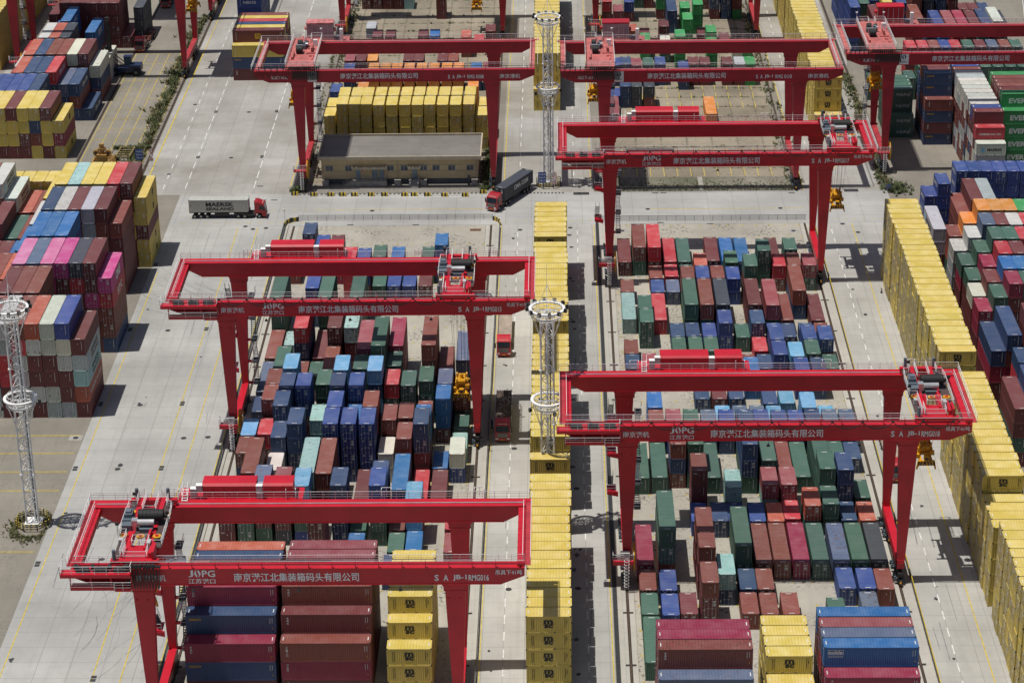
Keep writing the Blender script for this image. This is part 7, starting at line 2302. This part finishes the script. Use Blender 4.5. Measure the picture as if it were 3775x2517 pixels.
def decorate(b, L, h, logo):
    hw = W/2 + 0.006
    right = lambda s, y, z, w, hh, mi, bold=0.02: text_right(b, s, hw, y, z, w, hh, mi, bold)
    left = lambda s, y, z, w, hh, mi, bold=0.02: text_left(b, s, -hw, y, z, w, hh, mi, bold)
    def msc(mi, yc=L/2, s=1.0, side=1):
        f = right if side > 0 else left
        d0 = -0.62*s if side > 0 else 0.62*s
        f("m", yc + d0, 1.42, 1.24*s, 0.62*s, mi, 0.05)
        f("sc", yc + d0*0.95, 0.78, 1.2*s, 0.56*s, mi, 0.05)
        x0, x1 = sorted((side*(hw - 0.004), side*(hw + 0.002)))
        b.box(x0, x1, yc - 0.8*s, yc + 0.8*s, 1.345, 1.40, mi)
    def smalltext(y, mi, n=14, z0=0.5, z1=None):
        z1 = h - 0.4 if z1 is None else z1
        for k in range(n):
            z = z0 + (z1 - z0)*k/n
            b.box(hw - 0.002, hw + 0.002, y, y + 0.09, z, z + (z1 - z0)/n*0.72, mi)
    def ids(mi=2):
        for k, (dy, z) in enumerate(((0.75, 0.7), (0.45, 0.62))):
            b.box(hw - 0.004, hw + 0.001, L - dy - 0.05, L - dy, h - 0.45 - z*1.3, h - 0.45, mi)
        b.box(hw - 0.004, hw + 0.001, L - 0.55, L - 0.38, 0.75, 0.9, 5)
    if logo == 'M': msc(4); smalltext(0.75, 4); smalltext(1.0, 4, 12, 0.6); smalltext(L - 0.85, 4, 16, 0.8); smalltext(L - 0.6, 4, 4, 1.4, 2.0)
    elif logo == 'Y': msc(5, L/2, 1.25); smalltext(0.8, 2); ids()
    elif logo == 'S': right("seaco", 0.45, h - 0.82, 1.65, 0.36, 5); ids()
    elif logo == 'B':
        right("noble", 0.62, h - 0.98, 1.75, 0.52, 2, 0.03)
        for y0, y1, z0, z1 in ((0.5, 2.5, h - 1.08, h - 1.04), (0.5, 2.5, h - 0.40, h - 0.36), (0.5, 0.55, h - 1.08, h - 0.36), (2.45, 2.5, h - 1.08, h - 0.36)):
            b.box(hw - 0.004, hw + 0.001, y0, y1, z0, z1, 2)
        for k in range(14): b.box(hw - 0.004, hw + 0.001, 0.55 + 0.14*k, 0.65 + 0.14*k, h - 1.42, h - 1.32, 2)
        ids()
    elif logo in 'WXT':
        word = {'W': 'WSD', 'X': 'tex', 'T': 'TRITON'}[logo]
        step = 0.40 if logo != 'T' else 0.27
        for k, ch in enumerate(word): right(ch, 0.75, h - 0.72 - step*k, 0.30, step*0.74, 2)
        ids()
    elif logo == 'N': right("NBOS", 1.6, 0.95, 3.2, 0.75, 2); smalltext(0.8, 2, 4, 0.5, 2.2)
    elif logo == 'Z': right("中谷海运", 2.35, 0.9, 3.0, 0.72, 2, 0.01); ids()
    elif logo == 'E': right("EVERGREEN", 1.6, 0.75, 8.6, 1.15, 2, 0.04)
    elif logo == 'K': right("MAERSK", 2.2, 0.95, 3.1, 0.6, 4, 0.03); b.box(hw - 0.004, hw + 0.001, 0.9, 1.7, 0.75, 1.7, 6)
    elif logo == 'H': right("HAMBURG", 0.8, 0.95, 2.1, 0.42, 2); right("SÜD", 4.3, 0.95, 0.95, 0.42, 2); b.box(hw - 0.004, hw + 0.001, 3.1, 4.1, 1.05, 1.22, 2)
    elif logo == 'h': right("HAMBURG", 1.0, 1.0, 5.2, 0.75, 2); right("SÜD", 8.6, 1.0, 2.4, 0.75, 2); b.box(hw - 0.004, hw + 0.001, 6.6, 8.2, 1.2, 1.45, 2)
    elif logo == 'k': right("MAERSK", 4.2, 1.35, 6.2, 0.85, 4, 0.03); right("SEALAND", 4.2, 0.45, 6.2, 0.62, 4, 0.03); b.box(hw - 0.004, hw + 0.001, 1.8, 3.0, 0.9, 1.9, 6)
    elif logo == 'L': right("MAERSK", 3.5, 1.18, 5.7, 0.9, 4, 0.03); right("SEALAND", 3.5, 0.35, 5.7, 0.62, 4, 0.03)
    elif logo == 'o': right("ONE", 4.6, 0.45, 4.2, 1.9, 2, 0.05)
    elif logo == 's': right("SITC", 4.6, 0.6, 4.6, 1.3, 2, 0.04)
    elif logo == 'm': msc(4, L*0.6, 1.1)
    elif logo == 'n':
        for k, ch in enumerate("NBOS"): right(ch, 2.0 + 1.9*k, 1.1, 0.8, 0.8, 2)
    elif logo == 'c': right("CMA CGM", 4.0, 0.9, 6.0, 1.0, 2, 0.03)
    elif logo == 'C': left("CMA CGM", L - 3.0, 0.9, 6.0, 1.0, 2, 0.03)
    elif logo == 'q': left("MAERSK", L - 3.2, 0.8, 6.6, 0.95, 4, 0.03); b.box(-hw - 0.001, -hw + 0.004, L - 2.6, L - 1.2, 0.6, 1.9, 6)
    elif logo == 'v': left("LANCO", L - 1.0, 1.2, 3.6, 0.85, 2, 0.02)
    elif logo == 'x': text_front(b, "tex", -hw + 0.25, -0.006, h - 0.62, 0.62, 0.30, 2, 0.02)
    elif logo == 'O': text_front(b, "OOCL", -0.45, -0.006, 1.2, 0.9, 0.24, 7, 0.04)

M_STAR = plain("pale_blue_panel", (0.20, 0.42, 0.55), 0.6)
SLOTS = [M_PAINT, M_DARK, M_MARK, M_ROD, M_LOGOK, M_LOGOY, M_STAR, M_LOGOR]
SLOTS_S = [M_PAINT_S] + SLOTS[1:]
_cm = {}
def cont_meshes(L, h, end, logo):
    k = (L, h, end, logo)
    if k not in _cm:
        b, r, d = cont_parts(L, h, end, logo)
        _cm[k] = (b.mesh("container_body", SLOTS), r.mesh("container_roof", SLOTS), d.mesh("container_door", SLOTS) if d else None, (b, r, d))
    return _cm[k]

PAL = {  # sRGB of the sunlit roof in the photo, amount of rust, name
 'm': ((122,62,64), .55, 'maroon'), 'r': ((142,78,68), .7, 'brick red'), 'R': ((205,62,72), .35, 'bright red'), 'c': ((164,48,78), .5, 'crimson'),
 'o': ((196,98,76), .6, 'orange red'), 'g': ((76,112,98), .5, 'dark green'), 'n': ((58,82,122), .6, 'navy'), 'b': ((58,84,152), .5, 'royal blue'),
 'B': ((46,112,176), .35, 'bright blue'), 's': ((112,172,214), .6, 'sky blue'), 't': ((160,200,196), .75, 'pale teal'), 'w': ((214,214,208), .7, 'white'),
 'y': ((228,202,98), .03, 'yellow'), 'G': ((62,160,92), .2, 'leaf green'), 'O': ((232,150,62), .35, 'orange'), 'k': ((72,78,88), .5, 'slate grey'),
 'l': ((184,190,194), .5, 'light grey'), 'p': ((224,128,180), .3, 'pale pink'), 'P': ((216,74,150), .15, 'magenta'), 'e': ((226,222,206), .45, 'cream'),
 'i': ((98,112,140), .7, 'faded slate blue'), 'q': ((158,82,88), .6, 'rosy red')}
ORD = ("first second third fourth fifth sixth seventh eighth ninth tenth eleventh twelfth thirteenth fourteenth fifteenth sixteenth seventeenth eighteenth nineteenth twentieth "
       "twenty-first twenty-second twenty-third twenty-fourth twenty-fifth twenty-sixth twenty-seventh twenty-eighth twenty-ninth thirtieth").split()
while len(ORD) < 60: ORD.append(("fortieth fiftieth".split()[0] if len(ORD) == 39 else "") or (("thirty-" if len(ORD) < 39 else "forty-") + ORD[(len(ORD)) % 10]) if len(ORD) != 49 else "fiftieth")
BLK = {  # block: (phrase, how rows are counted, group)
 'right': ('crane eighteen block', 'containers stacked under crane 018'), 'left': ('crane fifteen block', 'containers stacked under crane 015'),
 'farleft': ('behind cream building', 'containers behind the cream building'), 'farright': ('crane ten block', 'containers under crane 010'),
 'yardL': ('light mast yard', 'containers beside the wide concrete road'), 'yardF': ('blue handler yard', 'containers beside the blue container handler'),
 'yardR': ('beyond yellow wall', 'containers beyond the yellow wall'), 'farR': ('unnumbered crane block', 'containers under the unnumbered crane'),
 'farR2': ('near leaf green stacks', 'crosswise containers near the leaf green ones'), 'centre': ('yellow row between the light masts', 'yellow containers in the middle row'),
 'centre2': ('yellow row past the far mast', 'yellow containers past the far light mast'), 'wall': ('long yellow wall', 'yellow containers of the long wall'),
 'wall2': ('yellow wall beside crane ten', 'yellow containers beside crane 010'), 'wall3': ('shaded yellow wall in the corner', 'yellow containers in the shaded wall'),
 'crossL': ('under crane sixteen', 'crosswise containers under crane 016'), 'crossR': ('crosswise stacks beside navy noble', 'crosswise containers at the near edge'),
 'crossF': ('crosswise behind crane eight', 'crosswise containers behind crane 008')}
BLK['crossR'] = ('crosswise at picture bottom', 'crosswise containers at the near edge')

COLOURS = 'mrRcognbBstwyGOklpPeiq'
LOGOS = '.MYSBWXTNZEKHhkLosmncCqvxO'
STACKS = []
for blk, rows_ in STACK_DATA.items():
    for X, Y, ax, ln, hc, row, *ts in rows_:
        STACKS.append(dict(X=X, Y=Y, ax='yx'[ax], L=(6.058 if ln == 20 else 12.192), h=(2.896 if hc else 2.591), row=row, blk=blk,
                           c=[COLOURS[t % 100] for t in ts], f=['wd'[t//100 % 10] for t in ts], lg=[LOGOS[t//1000 % 100] for t in ts], vis=['ish'[t//100000] for t in ts]))
# rank of each stack inside its row, counted away from the camera
bykey = {}
for s in STACKS: bykey.setdefault((s['blk'], s['row'] if s['ax'] == 'y' else (s['row'],)), []).append(s)
rows_of = {}
for (b_, r_), ss in bykey.items():
    rows_of.setdefault(b_, set()).add(r_ if not isinstance(r_, tuple) else r_[0])
    ss.sort(key=lambda s: s['Y'])
    for i, s in enumerate(ss): s['rank'] = i
for s in STACKS:
    rr = sorted(rows_of[s['blk']]); s['ri'] = rr.index(s['row'])
    if s['X'] < 0: s['ri'] = s['ri'] if s['blk'] in ('yardL', 'yardF', 'crossL', 'crossF') else len(rr) - 1 - s['ri']
stuff_v, stuff_f, stuff_m, stuff_c = [], [], [], []
def add_stuff(mb, M, col):
    n = len(stuff_v)
    stuff_v.extend(tuple(M @ Vector(p)) for p in mb.v)
    stuff_f.extend(tuple(n + i for i in f) for f in mb.f)
    stuff_m.extend(mb.m)
    stuff_c.extend([col]*len(mb.v))
def box_mb(L, h):
    m = MB(); m.box(-W/2, W/2, 0, L, 0, h); return m
rc = random.Random(11)
def shade(c):
    rgb, rust, nm = PAL[c]
    base = alb(*rgb)
    k = rc.uniform(0.86, 1.12); j = 0.06 if c != 'y' else 0.02
    if c == 'y': k = rc.uniform(0.96, 1.04)
    return tuple(min(0.85, x*k*rc.uniform(1 - j, 1 + j)) for x in base) + (rust*rc.uniform(0.5, 1.25),)

def make_container(s, t, idx):
    L, h = s['L'], s['h']
    c, e, lg = s['c'][t], s['f'][t], s['lg'][t]
    name = "twenty_foot_container" if L < 8 else "forty_foot_container"
    if s['ax'] == 'y': loc, rz = (s['X'] + W/2, s['Y'], t*h), 0.0
    else: loc, rz = (s['X'], s['Y'] + W/2, t*h), -math.pi/2
    loc = (loc[0] + rc.uniform(-0.03, 0.03), loc[1] + rc.uniform(-0.04, 0.04), loc[2] + 0.02)
    rz += rc.uniform(-0.0025, 0.0025)
    col = shade(c)
    v = s['vis'][t]
    if v == 'i':
        bm_, rm_, dm_, _ = cont_meshes(L, h, e, lg)
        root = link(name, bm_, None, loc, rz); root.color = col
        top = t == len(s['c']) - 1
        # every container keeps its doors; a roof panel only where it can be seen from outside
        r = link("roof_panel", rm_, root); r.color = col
        if dm_ is not None:
            d = link("door_pair", dm_, root); d.color = col
        n = len(s['c'])
        tier = "topmost" if (top and n > 1) else ("alone" if n == 1 else ("bottom" if t == 0 else ORD[t] + " from ground"))
        size = "short" if L < 8 else "long"
        where = BLK[s['blk']]
        if len(rows_of[s['blk']]) > 1 and s['blk'] not in ('centre', 'centre2', 'wall', 'wall2', 'wall3'):
            lab = "%s %s container, %s, %s row %s stack %s" % (PAL[c][2], size, tier, ORD[s['ri']], ORD[s['rank']], where[0])
        else:
            lab = "%s %s container, %s, %s stack from near end, %s" % (PAL[c][2], size, tier, ORD[s['rank']], where[0])
        tag(root, lab, "shipping container", where[1])
        ROOTS.append((idx, t, root.name)); return root
    M = Matrix.Translation(loc) @ Matrix.Rotation(rz, 4, 'Z')
    if v == 's':
        _, _, _, (b, r, d) = cont_meshes(L, h, e, lg)
        for q in (b, r, d):
            if q: add_stuff(q, M, col)
    else: add_stuff(box_mb(L, h), M, col)
ROOTS = []
for i_, s in enumerate(STACKS):
    for t in range(len(s['c'])): make_container(s, t, i_)
if stuff_v:
    me = bpy.data.meshes.new("container_stacks")
    me.from_pydata(stuff_v, [], stuff_f)
    for m in SLOTS_S: me.materials.append(m)
    me.polygons.foreach_set("material_index", stuff_m)
    at = me.color_attributes.new("Col", 'FLOAT_COLOR', 'POINT')
    at.data.foreach_set("color", [x for c in stuff_c for x in c])
    me.update()
    tag(link("container_stacks", me), "the many further containers stacked behind and beneath the ones in view", "container stacks", kind='stuff')

# containers riding on the two lorries of the crossing
def load_container(logo, col, loc, rz, label):
    b, r, d, _ = cont_meshes(12.192, 2.591, 'd', logo)
    o = link("forty_foot_container", b, None, loc, rz); o.color = col
    q = link("roof_panel", r, o); q.color = col
    q = link("door_pair", d, o); q.color = col
    tag(o, label, "shipping container")
load_container('L', alb(200, 200, 192) + (0.55,), (-75.15, 449.9, 1.5), -math.pi/2, "rust streaked off white container riding on the lorry on the crossing")
load_container('c', alb(66, 72, 84) + (0.4,), (-13.4 + 3.5*math.sin(0.49), 451.6 + 3.5*math.cos(0.49), 1.5), -0.49, "charcoal container riding on the lorry turning into the crossing")
